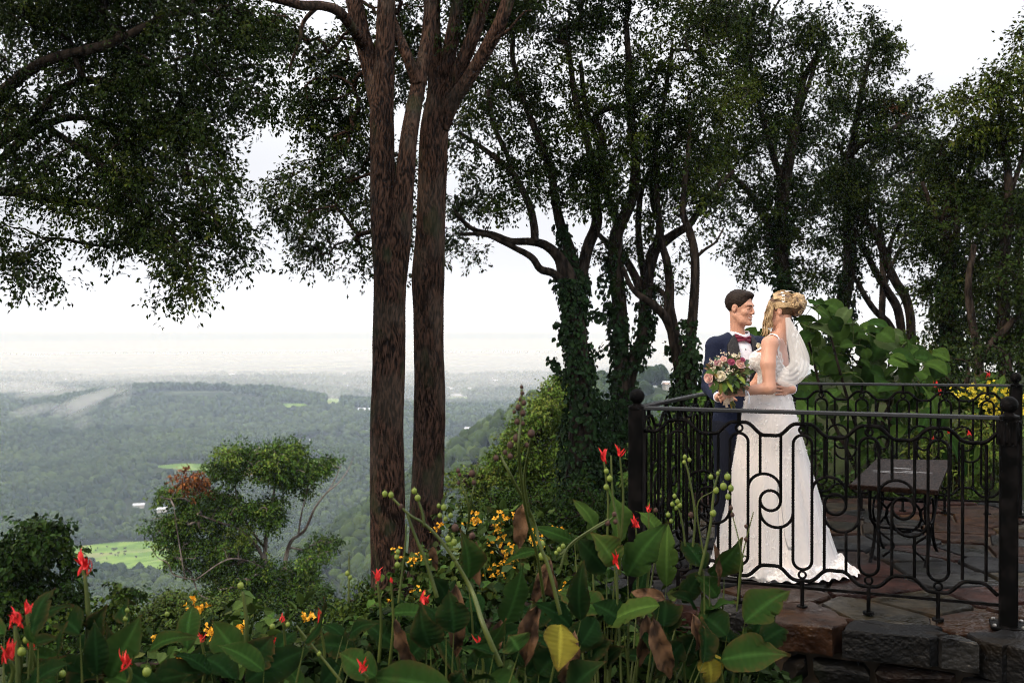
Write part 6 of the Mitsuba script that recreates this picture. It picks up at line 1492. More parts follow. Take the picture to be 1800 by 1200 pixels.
def bouquet():
    k = thing('bouquet', 'bouquet of pink and cream roses with green leaves held between the couple', 'bouquet')
    D = 6.27
    c = P(1281, 662, D); rng = np.random.default_rng(6)
    roses = [(1285, 637, 'pink_petal_mat', 0.023, 'rose'), (1300, 641, 'blush_petal_mat', 0.031, 'rose'), (1267, 661, 'cream_petal_mat', 0.033, 'rose'), (1247, 664, 'blush_petal_mat', 0.031, 'rose'), (1272, 632, 'blush_petal_mat', 0.020, 'rose'), (1261, 638, 'mauve_petal_mat', 0.022, 'rose'), (1305, 633, 'pink_petal_mat', 0.017, 'rose'), (1252, 676, 'mauve_petal_mat', 0.020, 'rose'), (1290, 626, 'cream_petal_mat', 0.014, 'rose')]
    for q, (x, y, m, r, nm) in enumerate(roses):
        pt = P(x, y, D - 0.07 - 0.03 * rng.uniform())
        rose(k, nm, pt, r, (pt - c) * 2.2 + [0, -0.16, 0.03], m, 50 + q)
    big = [((1262, 652), (1239, 655), .020, (0.10, 0.17, 0.05)), ((1282, 650), (1284, 676), .024, (0.06, 0.10, 0.035)), ((1277, 668), (1288, 690), .012, (0.34, 0.42, 0.08)), ((1293, 657), (1309, 674), .012, (0.32, 0.40, 0.08)), ((1300, 662), (1310, 676), .014, (0.28, 0.36, 0.08)),
           ((1260, 668), (1252, 692), .020, (0.07, 0.12, 0.03)), ((1268, 672), (1266, 694), .016, (0.14, 0.14, 0.03)), ((1275, 672), (1272, 690), .018, (0.10, 0.17, 0.04)), ((1303, 650), (1320, 660), .016, (0.10, 0.13, 0.05)), ((1250, 645), (1239, 640), .012, (0.16, 0.10, 0.05)),
           ((1265, 637), (1256, 628), .014, (0.12, 0.19, 0.14)), ((1308, 640), (1318, 632), .014, (0.14, 0.20, 0.15)), ((1296, 632), (1300, 620), .013, (0.14, 0.15, 0.06)), ((1256, 655), (1262, 665), .012, (0.30, 0.20, 0.04)), ((1262, 676), (1246, 684), .018, (0.06, 0.11, 0.03)), ((1290, 668), (1300, 684), .016, (0.08, 0.14, 0.04))]
    for (a, b, w, col) in big:
        me = leaf_blade(P(*a, D - 0.075), P(*b, D - 0.10), w, [0.1, -1, 0.4], 8, 0.12)
        part(k, 'leaf', me, 'leaf_mat', True, color=const_color(len(me[0]), col))
    n = 520
    u = unit(rng.normal(size=(n, 3))) * rng.uniform(0.55, 1.05, (n, 1)) * np.array([0.125, 0.095, 0.105])
    pos = c + u + [0, 0, 0.012]
    col = np.array([(0.05, 0.085, 0.025), (0.11, 0.13, 0.05), (0.16, 0.10, 0.06), (0.12, 0.17, 0.12)])[rng.integers(0, 4, n)] * rng.uniform(0.6, 1.4, (n, 1))
    me, cc = scatter(OVAL, pos, frames(u + rng.normal(0, 0.05, (n, 3)), unit(rng.normal(size=(n, 3)) + [0, -1, 0.5])), rng.uniform(0.018, 0.042, n), col)
    part(k, 'greenery', me, 'foliage_mat', False, kind='stuff', color=cc)
    ico = tm(trimesh.creation.icosphere(subdivisions=0, radius=1.0))
    spots = [(1270, 622), (1262, 628), (1280, 622), (1292, 624), (1254, 640), (1278, 646), (1279, 654), (1276, 660), (1258, 648), (1300, 624), (1266, 640), (1288, 652), (1250, 634)]
    pos = np.vstack([P(x, y, D - 0.115) + rng.normal(0, 0.010, (11, 3)) for x, y in spots])
    col = np.array([(0.72, 0.68, 0.52), (0.66, 0.50, 0.40)])[rng.integers(0, 2, len(pos))]
    me, cc = scatter(ico, pos, np.tile(np.eye(3), (len(pos), 1, 1)), rng.uniform(0.0025, 0.0048, len(pos)), col)
    part(k, 'small_blossoms', me, 'foliage_mat', False, kind='stuff', color=cc)
    grip = P(1281, 694, 6.36)
    for q in range(9):
        o = rng.normal(0, 0.010, 3)
        part(k, 'stem', tube([c + rng.normal(0, 0.02, 3), grip + o, P(1289 + rng.uniform(-4, 7), 715 + rng.uniform(-4, 5), 6.38)], 0.0042, 6), 'stem_mat' if q % 3 else 'gold_stem_mat')
    v, f2 = tube(spline([P(1278, 686, 6.35), grip, P(1284, 703, 6.37)], 5), [0.022, 0.024, 0.023, 0.024, 0.025, 0.024, 0.024, 0.023, 0.022, 0.022, 0.023], 14)
    part(k, 'wrap', (v, f2), 'wrap_mat', 40)
    for x1, y1 in ((1273, 712), (1278, 716), (1283, 709)):
        part(k, 'ribbon_tail', flatbar(spline([P(1280, 700, 6.33), P((1280 + x1) / 2 - 2, 706, 6.31), P(x1, y1, 6.32)], 4), 0.016, 0.002, [0, 1, 0.2]), 'wrap_mat', 40)
mat('stem_mat', (0.10, 0.13, 0.035), 0.5); mat('gold_stem_mat', (0.42, 0.25, 0.04), 0.5); mat('wrap_mat', (0.62, 0.48, 0.36), 0.8)
bouquet()
# ---------------------------------------------------------------- planting: foreground cannas, shrubs, flowers
def canna_c(p, n, uv): return fbm(p.x * 40, p.y * 40, p.z * 40, 2)
scene['canna_mat'] = {'type': 'principledthin', 'base_color': vc(), 'roughness': 0.34, 'diff_trans': 0.35, 'spec_trans': 0.0, 'eta': 1.5}
mat('dead_leaf_mat', mikit.proc(lambda p, n, uv: mix((0.022, 0.012, 0.007), (0.13, 0.070, 0.036), smoothstep(0.3, 0.7, fbm(p.x * 30, p.y * 30, p.z * 16, 3)))), 0.8, 0.2, True)
mat('red_petal_mat', mikit.proc(lambda p, n, uv: mix((0.48, 0.010, 0.014), (0.68, 0.035, 0.03), noise(p.x * 60, p.y * 60, p.z * 60))), 0.45, 0.3, True)
mat('yellow_petal_mat', (0.66, 0.34, 0.02), 0.5, 0.3, True)
mat('lemon_petal_mat', (0.60, 0.50, 0.04), 0.5, 0.3, True)
mat('pod_mat', mikit.proc(lambda p, n, uv: mix((0.085, 0.13, 0.018), (0.18, 0.22, 0.035), noise(p.x * 50, p.y * 50, p.z * 50))), 0.5, 0.35)
mat('dry_pod_mat', mikit.proc(lambda p, n, uv: mix((0.020, 0.011, 0.008), (0.075, 0.038, 0.026), noise(p.x * 130, p.y * 130, p.z * 130))), 0.7, 0.3)
mat('stalk_mat', mikit.proc(lambda p, n, uv: mix((0.03, 0.045, 0.009), (0.085, 0.105, 0.024), noise(p.x * 16, p.y * 16, p.z * 9))), 0.45, 0.35)
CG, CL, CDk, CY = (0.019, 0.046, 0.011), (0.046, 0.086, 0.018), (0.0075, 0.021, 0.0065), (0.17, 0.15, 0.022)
PODB = (trimesh.creation.icosphere(subdivisions=2, radius=1.0))
def blade_colors(n, col, rng, spots=0.0):
    """Per vertex tones of a leaf_blade: paler midrib, faint parallel veins, brown tips and edges where it has withered."""
    t = np.linspace(0, 1, n)[:, None]; u = np.abs(np.array([-1, -0.66, -0.33, 0, 0.33, 0.66, 1.0]))[None]
    c = np.array(col)[None, None] * np.where((np.arange(n) % 2)[:, None, None] == 0, 0.95, 1.05)
    c = c * (1 + 0.5 * (u == 0)[..., None]) * np.ones((n, 7, 1))
    w = np.clip(spots * (u**3 * 0.8 + t**5 * 0.9) * rng.uniform(0.3, 1.7, (n, 7)), 0, 0.9)[..., None]
    return (c * (1 - w) + np.array((0.085, 0.050, 0.022)) * w).reshape(-1, 3)
def rib_colors(col, rng, spots=0.0, n=26):
    t = np.linspace(0, 1, n)[:, None]; u = np.abs(np.linspace(-1, 1, 11))[None]
    c = np.array(col)[None, None] * (1 + 0.07 * np.sin(2 * np.pi * (15 * (t - 0.30 * u))) * (1 - t**3))[..., None]
    c = c * (1 + 0.7 * (u < 0.05))[..., None] * (1 + 0.25 * (meshkit.fbm(np.stack([t * 5 + 0 * u, u * 3 + 0 * t, 0 * t * u + rng.uniform(0, 50)], -1), 3) - 0.5))[..., None]
    b = meshkit.fbm(np.stack([t * 9 + 0 * u, u * 5 + 0 * t, 0 * t * u + rng.uniform(0, 50)], -1), 3)
    w = np.clip(spots * ((u**4 * 0.9 + t**5) * rng.uniform(0.3, 1.7, (n, 11)) + 2.2 * np.clip(b - 0.62, 0, 1)) + 0.6 * np.clip(t - 0.93, 0, 1) / 0.07, 0, 0.92)[..., None]
    return (c * (1 - w) + np.array((0.075, 0.042, 0.018)) * w).reshape(-1, 3)
def canna(label, root, D, leaves=(), dead=(), flowers=(), pods=(), stalks=(), seed=0, fill=11):
    """leaves: (base px, tip px, full width in px, depth offset, colour, withering); everything joins one clump rooted under the frame."""
    rng = np.random.default_rng(seed)
    k = thing('canna_plant', label, 'plant')
    foot = P(root[0], 600, D); foot[2] = ground_z(foot[0], foot[1]) - 0.03
    tops = []
    if pods or len(leaves) > 4:
        xs = [q[0][0] for q in leaves]; leaves = list(leaves)
        for _ in range(fill):
            x = rng.uniform(min(xs) - 40, max(xs) + 40); y = rng.uniform(1090, 1230); an = rng.uniform(-1.2, 1.2)
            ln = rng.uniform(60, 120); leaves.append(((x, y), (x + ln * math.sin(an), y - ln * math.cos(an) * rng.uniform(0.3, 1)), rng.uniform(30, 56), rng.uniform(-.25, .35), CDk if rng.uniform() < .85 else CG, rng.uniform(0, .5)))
    for b, t, w, dd, col, wi in leaves:
        p0, p1 = P(*b, D + dd), P(*t, D + dd + rng.uniform(-0.10, 0.22))
        nrm = np.array([rng.normal(0, 0.45), -0.70 + rng.normal(0, .2), 0.70])
        v, q = canna_blade(p0, p1, w * 0.62 * D / FPX, nrm, rng)
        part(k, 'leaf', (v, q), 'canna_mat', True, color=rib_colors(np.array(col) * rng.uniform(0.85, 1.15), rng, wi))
        tops.append((p0, p0 + (p1 - p0) * 0.22))
    for q, (p0, pe) in enumerate(tops):
        a = foot + [rng.normal(0, 0.05), rng.normal(0, 0.05), 0]
        part(k, 'stem', tube(spline([a, a * 0.55 + p0 * 0.45 + [rng.normal(0, .02), 0, 0.03], p0 * 0.7 + (a * 0.55 + p0 * 0.45) * 0.3, p0], 5), np.r_[np.linspace(0.0075, 0.0045, 11), np.linspace(0.004, 0.0008, 5)], 7), 'stalk_mat')
    for b, t, w, dd in dead:
        n = 16
        v, q = leaf_blade(P(*b, D + dd), P(*t, D + dd + 0.05), w / 2 * D / FPX, [rng.normal(0, 0.4), -1, 0.2], n, 0.10, 0.22, rng.uniform(0.3, 0.9))
        v = v + 0.022 * (meshkit.fbm(v * 22 + seed, 3)[:, None] - 0.5) * np.array([1, 1.6, 0.7])
        part(k, 'dead_leaf', (v, q), 'dead_leaf_mat', 50, label='withered brown leaf')
    for pts, r in stalks:
        part(k, 'stalk', tube(spline([P(x, y, D + dd) for x, y, dd in pts], 6), np.linspace(r * 1.3, r * 0.8, (len(pts) - 1) * 6 + 1), 7), 'stalk_mat')
    for x, y, r, dd, kind in pods:
        v, f = tm(PODB); c = P(x, y, D + dd); rr = 0.88 * r * (D + dd) / FPX
        v = v * rr * np.array([0.92, 0.92, 1.08]) * (1 + 0.10 * (meshkit.noise(v * 6 + x) - 0.5))[:, None]
        tip = (np.array([[0, 0, 0], [-.2, 0, .5], [.2, 0, .5], [0, .2, .55]]) * rr + [0, 0, rr * .95], np.array([[0, 2, 1], [0, 3, 2], [0, 1, 3], [1, 2, 3]]))
        part(k, 'seed_pod', join([(v + c, f), (tip[0] + c, tip[1])]), 'pod_mat' if kind == 'g' else 'dry_pod_mat', True)
    for x, y, h, n, dd in flowers:
        c = P(x, y, D + dd); s = h * (D + dd) / FPX * (0.72 if h > 30 else 0.92); out = []
        for q in range(n + 3):
            a = rng.uniform(-0.75, 0.75); up = unit([math.sin(a) * 0.9, rng.normal(0, .5), math.cos(a)])
            o = c + up * s * rng.uniform(-0.25, 0.25) + rng.normal(0, s * .10, 3)
            out.append(leaf_blade(o - up * s * 0.4, o + up * s * rng.uniform(0.35, 0.75), s * rng.uniform(0.06, 0.115), rng.normal(size=3) + [0, -1, 0], 6, rng.uniform(-.2, .3), 0.1, 0.5))
        part(k, 'flower', join(out), 'red_petal_mat', 60, label='red canna flower')
        if y > 700:
            g = P(x + rng.uniform(-4, 8), min(y + 150, 1210), D + dd + .03)
            part(k, 'stalk', tube(spline([g, (g + c) / 2 + [0.01, 0, 0], c - [0, 0, s * .35]], 5), np.linspace(0.0065, 0.004, 11), 6), 'stalk_mat')
    return k
canna('big canna clump with broad bright leaves left of the railing corner post', (1085, 1250), 4.2,
      [((1040, 956), (1020, 878), 56, 0.10, CL, .15), ((1085, 955), (1076, 858), 66, 0.20, CL, .1), ((1104, 1012), (1162, 918), 54, 0.0, CG, .1), ((1158, 940), (1120, 898), 36, .15, CL, .1), ((1010, 952), (936, 924), 26, .1, CG, .1),
       ((1082, 994), (1044, 936), 48, -.08, CL, .5), ((1066, 1004), (1018, 948), 44, -.05, CDk, .1), ((1172, 1030), (1170, 920), 32, .1, CL, .1), ((1160, 1064), (1056, 1106), 52, -.2, CL, .25), ((1062, 1080), (972, 1042), 58, -.1, CG, .6),
       ((1120, 1060), (1140, 1000), 34, .3, CDk, 0), ((1200, 1060), (1240, 1000), 34, .2, CDk, .2), ((1040, 1090), (1020, 1150), 50, -.1, CDk, .2), ((1130, 1110), (1190, 1160), 50, -.1, CDk, .2)],
      [((1172, 1052), (1110, 1040), 22, -.1), ((1148, 1088), (1178, 1192), 36, -.2), ((1135, 1080), (1120, 1170), 30, -.1)],
      [(1080, 985, 26, 6, -.1), (1062, 803, 26, 5, -.05), (1090, 797, 20, 5, -.05), (1118, 920, 24, 5, 0), (1140, 897, 14, 4, 0)],
      [(1066, 828, 5.5, -.05, 'g'), (1072, 841, 6.5, -.05, 'g'), (1066, 856, 6, -.05, 'g'), (1080, 904, 5, -.1, 'd'), (1068, 919, 6, -.1, 'd'), (1082, 917, 5, -.1, 'd'), (952, 957, 7.5, -.5, 'g'), (983, 966, 5, -.2, 'g'), (990, 960, 5, -.2, 'g'), (978, 972, 4.5, -.2, 'g')],
      [([(1090, 1010, 0), (1088, 930, -.05), (1078, 880, -.05), (1074, 800, -.05)], .005), ([(985, 975, -.2), (1020, 945, -.15), (1066, 918, -.1), (1082, 905, -.1)], .004)], 201)
canna('canna clump with green seed pods in front of the wedding gown', (1255, 1260), 4.3,
      [((1238, 1000), (1192, 958), 46, 0, CDk, .2), ((1248, 1010), (1300, 946), 50, .05, CG, .4), ((1274, 1004), (1312, 974), 28, .05, CG, .1), ((1310, 1094), (1388, 1034), 62, -.1, CG, .3), ((1268, 1160), (1386, 1158), 62, -.25, CG, .5), ((1242, 1148), (1256, 1206), 40, -.2, CY, .6),
       ((1225, 1070), (1180, 1040), 34, .1, CDk, .2), ((1240, 1080), (1290, 1060), 40, .05, CG, .1), ((1230, 1120), (1190, 1170), 46, 0, CDk, .3), ((1300, 1120), (1330, 1180), 44, -.1, CDk, .2), ((1262, 1050), (1228, 1010), 36, .1, CG, .2), ((1200, 1130), (1150, 1190), 44, -.1, CDk, .3)],
      [((1255, 955), (1262, 1030), 12, 0), ((1218, 1080), (1232, 1180), 30, -.1)], [],
      [(1204, 803, 4.5, .1, 'g'), (1212, 808, 4.5, .1, 'g'), (1203, 812, 4, .1, 'g'), (1250, 838, 5, .0, 'g'), (1262, 832, 4, .0, 'g'), (1279, 838, 7, .0, 'g'), (1272, 855, 7.5, .0, 'g'), (1285, 858, 6.5, .0, 'g'), (1259, 862, 6.5, .0, 'g'), (1280, 873, 6, .0, 'g'), (1254, 902, 7, .0, 'g'),
       (1186, 872, 4.5, .1, 'g'), (1191, 881, 5, .1, 'g'), (1182, 886, 4.5, .1, 'g'), (1195, 888, 5, .1, 'g'), (1189, 893, 4.5, .1, 'g'), (1175, 905, 5, .1, 'g'), (1180, 916, 4.5, .1, 'g'), (1215, 905, 6, .1, 'd'), (1285, 893, 5, .0, 'd'), (1288, 905, 4.5, .0, 'd'), (1312, 925, 4, -.05, 'd'), (1312, 948, 4.5, -.05, 'd'), (1153, 897, 5, .1, 'd')],
      [([(1230, 1010, 0), (1248, 930, 0), (1256, 860, 0), (1266, 825, 0)], .0055), ([(1214, 1000, .1), (1222, 910, .1), (1212, 840, .1), (1205, 812, .1)], .0045), ([(1205, 960, .1), (1200, 920, .1), (1190, 885, .1)], .004), ([(1240, 990, .05), (1226, 890, .05), (1256, 862, .0)], .003), ([(1296, 1075, -.05), (1302, 1000, -.05), (1312, 950, -.05), (1325, 900, -.05)], .0028), ([(1298, 1060, 0), (1304, 980, -.05), (1288, 905, 0), (1283, 890, 0)], .0026)], 202)
canna('canna clump with withered brown leaves and one yellow leaf at bottom centre', (880, 1290), 3.6,
      [((822, 1018), (814, 932), 46, 0, CG, .5), ((888, 1096), (918, 996), 60, 0, CG, .1), ((786, 1060), (762, 1012), 38, .05, CDk, .1), ((948, 968), (884, 988), 20, .1, CG, .2), ((986, 1098), (978, 1174), 60, -.2, CY, .5), ((872, 1186), (850, 1106), 44, -.1, CDk, .1),
       ((925, 1100), (980, 1060), 40, .2, CDk, .2), ((840, 1120), (800, 1080), 40, .2, CDk, .2), ((900, 1160), (945, 1130), 46, 0, CDk, .2), ((930, 1210), (1010, 1190), 50, -.1, CDk, .2), ((850, 1080), (826, 1040), 34, .3, CDk, 0)],
      [((800, 1028), (802, 1152), 38, -.05), ((836, 952), (846, 1032), 26, .05), ((918, 886), (914, 962), 30, .0), ((946, 1062), (926, 1168), 40, -.1), ((965, 985), (975, 1050), 40, 0), ((1010, 1110), (985, 1200), 40, -.1), ((880, 1090), (868, 1150), 26, -.1), ((960, 1000), (940, 1060), 22, 0)],
      [(745, 1055, 26, 6, 0), (843, 1130, 26, 6, -.2)],
      [(917, 680, 4, -.6, 'd'), (918, 691, 4.5, -.6, 'd'), (921, 708, 5.5, -.6, 'd'), (914, 702, 4, -.6, 'd'), (911, 716, 6.5, -.6, 'd'), (919, 726, 6.5, -.6, 'd'), (904, 724, 4, -.6, 'd'), (909, 741, 6, -.6, 'd'), (919, 744, 4.5, -.6, 'd'), (934, 762, 8, -.6, 'd'), (908, 770, 8, -.6, 'd'), (897, 782, 7, -.6, 'd'), (888, 795, 5, -.6, 'd'), (926, 782, 5, -.6, 'd'), (805, 827, 4.5, -.2, 'd'), (808, 834, 4, -.2, 'd'), (806, 849, 4, -.2, 'd'), (830, 832, 7, -.2, 'd'), (833, 848, 5, -.2, 'd'), (872, 805, 6, -.3, 'd'), (897, 802, 6, -.3, 'd'), (952, 978, 7.5, 0, 'g'), (830, 942, 7, 0, 'd')],
      [([(960, 1080, 0), (945, 980, -.2), (925, 900, -.4), (912, 800, -.6), (915, 740, -.6), (917, 684, -.6)], .0045), ([(985, 1080, -.1), (965, 1000, -.1), (950, 960, -.1), (936, 910, -.1), (900, 840, -.3), (880, 800, -.3)], .0055), ([(822, 930, -.1), (824, 890, -.2), (812, 850, -.2), (806, 828, -.2)], .0028), ([(824, 925, -.1), (828, 880, -.2), (834, 850, -.2), (840, 815, -.2)], .0026), ([(930, 900, -.3), (922, 840, -.4), (934, 770, -.6)], .004), ([(985, 1000, 0), (1000, 960, 0), (1040, 930, 0), (1070, 912, 0)], .004)], 203)
canna('canna clump with seed stalks in front of the two big trunks', (745, 1290), 3.3,
      [((748, 1078), (668, 1088), 34, .1, CG, .1), ((784, 1116), (746, 1066), 48, .05, CDk, .1), ((796, 1218), (634, 1180), 62, -.3, CG, .3), ((905, 1222), (826, 1182), 50, -.2, CG, .1), ((700, 1130), (650, 1100), 40, .2, CDk, .1), ((660, 1190), (596, 1156), 46, -.2, CG, .3), ((720, 1160), (760, 1120), 40, .1, CDk, .1), ((690, 1210), (730, 1160), 44, 0, CDk, .2)],
      [((694, 1090), (738, 1172), 30, 0), ((760, 960), (768, 1000), 20, 0)],
      [(663, 1014, 24, 6, .1), (687, 1020, 12, 3, .1), (561, 1086, 26, 5, 0), (637, 1175, 34, 7, -.3), (497, 1088, 16, 4, 0), (480, 1128, 14, 4, 0)],
      [(676, 868, 6, 0, 'g'), (687, 870, 6, 0, 'g'), (728, 863, 6, 0, 'g'), (734, 875, 6.5, 0, 'g'), (780, 892, 6.5, 0, 'g'), (771, 889, 4.5, 0, 'g'), (773, 906, 5, 0, 'g'), (783, 912, 5, 0, 'g'), (792, 906, 5, 0, 'g'), (787, 947, 6.5, 0, 'g'), (798, 953, 7, 0, 'g'), (699, 970, 5, 0, 'g'), (697, 979, 5.5, 0, 'g'), (698, 993, 6, 0, 'g'), (610, 1008, 5, .2, 'g'), (615, 1015, 5, .2, 'g'), (705, 890, 5, 0, 'd'), (800, 928, 8, 0, 'd')],
      [([(800, 985, 0), (775, 950, 0), (745, 920, 0), (720, 905, 0), (690, 876, 0)], .0048), ([(746, 925, 0), (742, 900, 0), (732, 872, 0)], .0045), ([(768, 1050, 0), (750, 990, 0), (733, 950, 0), (716, 905, 0)], .0055), ([(700, 1060, 0), (706, 1010, 0), (712, 960, 0), (714, 920, 0)], .003), ([(612, 1060, .2), (613, 1020, .2), (613, 970, .2)], .003), ([(880, 1170, -.1), (850, 1100, -.1), (830, 1040, 0), (800, 985, 0)], .0075)], 204)
canna('canna clump with broad leaves low left of centre', (430, 1290), 3.2,
      [((432, 1164), (372, 1098), 52, 0, CG, .2), ((412, 1198), (340, 1164), 52, -.1, CDk, .1), ((430, 1200), (544, 1134), 58, -.1, CDk, .1), ((602, 1118), (566, 1094), 28, .2, CDk, .1), ((480, 1160), (520, 1110), 44, .2, CDk, .1), ((360, 1200), (320, 1150), 40, .2, CDk, .1), ((560, 1210), (590, 1160), 44, 0, CDk, .1)],
      [], [(353, 1122, 16, 3, 0)], [(478, 1102, 6, 0, 'g'), (505, 1098, 5, 0, 'g'), (455, 1130, 5, 0, 'g'), (462, 1140, 5, 0, 'g'), (560, 1150, 5, 0, 'g'), (422, 1030, 7, 0, 'g')], [([(432, 1140, 0), (432, 1090, 0), (426, 1040, 0)], .006), ([(600, 1200, 0), (560, 1150, 0), (520, 1100, 0)], .004)], 205)
canna('canna clump with one tall red flower at the left', (180, 1310), 2.8,
      [((190, 1196), (243, 1094), 74, 0, CG, .2), ((166, 1140), (142, 1104), 34, .1, CDk, .1), ((112, 1160), (40, 1162), 30, 0, CG, .1), ((168, 1206), (96, 1158), 48, 0, CDk, .1), ((236, 1206), (166, 1190), 34, -.1, CG, .1), ((250, 1210), (330, 1180), 44, 0, CDk, .1)],
      [], [(145, 990, 50, 9, 0), (222, 1160, 44, 8, -.2)], [(219, 1088, 5, .1, 'g'), (222, 1073, 4.5, .1, 'g'), (256, 1182, 9, -.3, 'g'), (70, 1185, 6, 0, 'g'), (108, 1185, 7, -.2, 'g'), (292, 1080, 5, .2, 'g'), (40, 1180, 6, 0, 'g')], [([(160, 1180, 0), (154, 1100, 0), (148, 1010, 0)], .0055), ([(215, 1130, .1), (220, 1090, .1), (223, 1072, .1)], .003)], 206)
canna('canna with several red flowers in the bottom left corner', (20, 1330), 2.5,
      [((60, 1220), (10, 1180), 50, 0, CDk, .1), ((30, 1220), (90, 1190), 40, .1, CG, .1)], [], [(24, 1090, 44, 8, 0), (45, 1072, 26, 5, 0), (14, 1148, 50, 8, -.1), (54, 1134, 24, 4, .05)], [(36, 1146, 9, 0, 'g'), (44, 1125, 7, 0, 'g')], [([(30, 1210, 0), (28, 1150, 0), (24, 1100, 0)], .006)], 207)

# undergrowth between and behind the cannas
UD = [(0.014, 0.030, 0.007), (0.032, 0.055, 0.011), (0.055, 0.075, 0.016)]
bush('undergrowth_bush', 'dark leafy undergrowth between the cannas at bottom centre', at(5.0, 0.5, 1.0, [(1000, 1130, 90, 60), (860, 1140, 100, 60), (1130, 1140, 80, 60), (720, 1150, 90, 60), (930, 1080, 60, 40), (800, 1090, 50, 40), (1060, 1060, 40, 40)]), 301, UD, 0.062, 0.20, per=64, template=OVAL)
bush('undergrowth_bush', 'dark leafy undergrowth along the bottom edge left of centre', at(4.6, 0.5, 1.0, [(600, 1160, 90, 46), (480, 1180, 90, 46), (350, 1190, 80, 40), (220, 1200, 80, 40), (90, 1210, 80, 40)]), 302, UD, 0.062, 0.20, per=64, template=OVAL)
bush('undergrowth_bush', 'leafy undergrowth at the foot of the stone wall', at(4.75, 0.3, 0.9, [(1250, 1150, 70, 50), (1180, 1100, 50, 50), (1330, 1190, 60, 34)]), 303, UD, 0.055, 0.18, per=64, template=OVAL)
bush('undergrowth_bush', 'tangled green bush below the two big trunks', at(8.5, 0.6, 0.9, [(700, 1090, 60, 44), (800, 1060, 50, 60), (640, 1130, 60, 40), (560, 1150, 60, 40), (760, 1130, 80, 50)]), 304, [UD[1], UD[0], UD[2]], 0.075, 0.26, per=60, template=OVAL)
def flowering(label, masses, blooms, seed, pet, D, n=14, size=0.020, r=0.045):
    k = bush('flowering_bush', label, masses, seed, [UD[1], UD[2]], 0.065, 0.22, per=56, template=OVAL, cat='bush')
    rng = np.random.default_rng(seed)
    for x, y in blooms:
        c = P(x, y, D); m = n
        pos = c + rng.normal(0, 1, (m, 3)) * r * np.array([1.1, 0.8, 0.8])
        pp = np.repeat(pos, 4, axis=0); d = rng.normal(size=(len(pp), 3)) + [0, -0.4, 0.2]
        me, _ = scatter(OVAL, pp, frames(d, unit(rng.normal(size=(len(pp), 3)) + [0, -1, 0.5])), size * rng.uniform(0.7, 1.2, len(pp)))
        part(k, 'blossom', me, pet, False)
flowering('bush with orange yellow blossoms between the big trunks and the ivy trees', at(6.4, 0.45, 0.9, [(860, 960, 50, 60), (900, 1010, 50, 50), (830, 1010, 40, 50), (940, 960, 40, 40), (890, 920, 26, 20)]),
          [(835, 907), (830, 918), (838, 913), (876, 906), (885, 916), (895, 912), (882, 934), (872, 940), (868, 948), (890, 955), (886, 968), (893, 980), (880, 990), (878, 1010), (870, 1012), (945, 937), (985, 932), (948, 955), (840, 970), (905, 990), (935, 950)], 310, 'yellow_petal_mat', 6.0, 6, 0.018, 0.022)
flowering('low bush with orange yellow blossoms at the left corner of the terrace wall', at(6.1, 0.4, 0.9, [(1010, 1030, 40, 34), (960, 1040, 40, 30), (1040, 1010, 30, 24)]), [(995, 1030), (1005, 1027), (1015, 1036), (1020, 1046), (1012, 1050), (1025, 1030), (990, 1036)], 311, 'yellow_petal_mat', 5.8, 7, 0.018, 0.022)
flowering('bush with orange yellow blossoms at the foot of the left big trunk', at(9.0, 0.5, 0.8, [(730, 1040, 40, 24), (760, 1000, 40, 34), (690, 1060, 40, 24)]), [(735, 1043), (738, 1050), (752, 1060), (762, 1057), (690, 1060), (684, 1066), (725, 985), (738, 982), (700, 975), (775, 925), (764, 930)], 312, 'yellow_petal_mat', 8.6, 6, 0.024, 0.03)
flowering('low bush with orange yellow blossoms at the bottom left', at(4.4, 0.4, 0.85, [(370, 1130, 50, 34), (320, 1165, 50, 30), (470, 1150, 50, 30), (420, 1120, 50, 24), (270, 1150, 40, 30)]), [(368, 1108), (376, 1116), (384, 1124), (390, 1132), (380, 1135), (424, 1106), (320, 1166), (335, 1170), (310, 1168), (303, 1182), (340, 1063), (348, 1072), (300, 1120), (465, 1150), (540, 1086), (275, 1125)], 313, 'yellow_petal_mat', 4.15, 7, 0.017, 0.015)

# the shrub with big round leaves behind the back railing
def heart_leaf(c, d, nrm, L, rng):
    d = unit(d); nrm = unit(nrm - d * (nrm @ d)); s = np.cross(d, nrm)
    n = 11; t = np.linspace(0, 1, n)[:, None]; u = np.array([-1, -0.66, -0.33, 0, 0.33, 0.66, 1.0])[None]
    prof = np.array([0.16, 0.34, 0.44, 0.49, 0.50, 0.48, 0.43, 0.35, 0.24, 0.12, 0.0])[:, None]
    back = -0.12 * np.abs(u) * (1 - t)**2
    h = 0.10 * np.sin(np.pi * t) - 0.20 * t**2 * 0.6 + 0.10 * (np.abs(u) * prof * 2) + 0.016 * np.cos(t * 16 + u * 3)
    v = np.asarray(c) + (d * (t + back)[..., None] + s * (u * prof)[..., None] + nrm * h[..., None]) * L
    i, j = np.meshgrid(np.arange(n - 1), np.arange(6), indexing='ij')
    return v.reshape(-1, 3), np.stack([i * 7 + j, i * 7 + j + 1, (i + 1) * 7 + j + 1, (i + 1) * 7 + j], -1).reshape(-1, 4), n
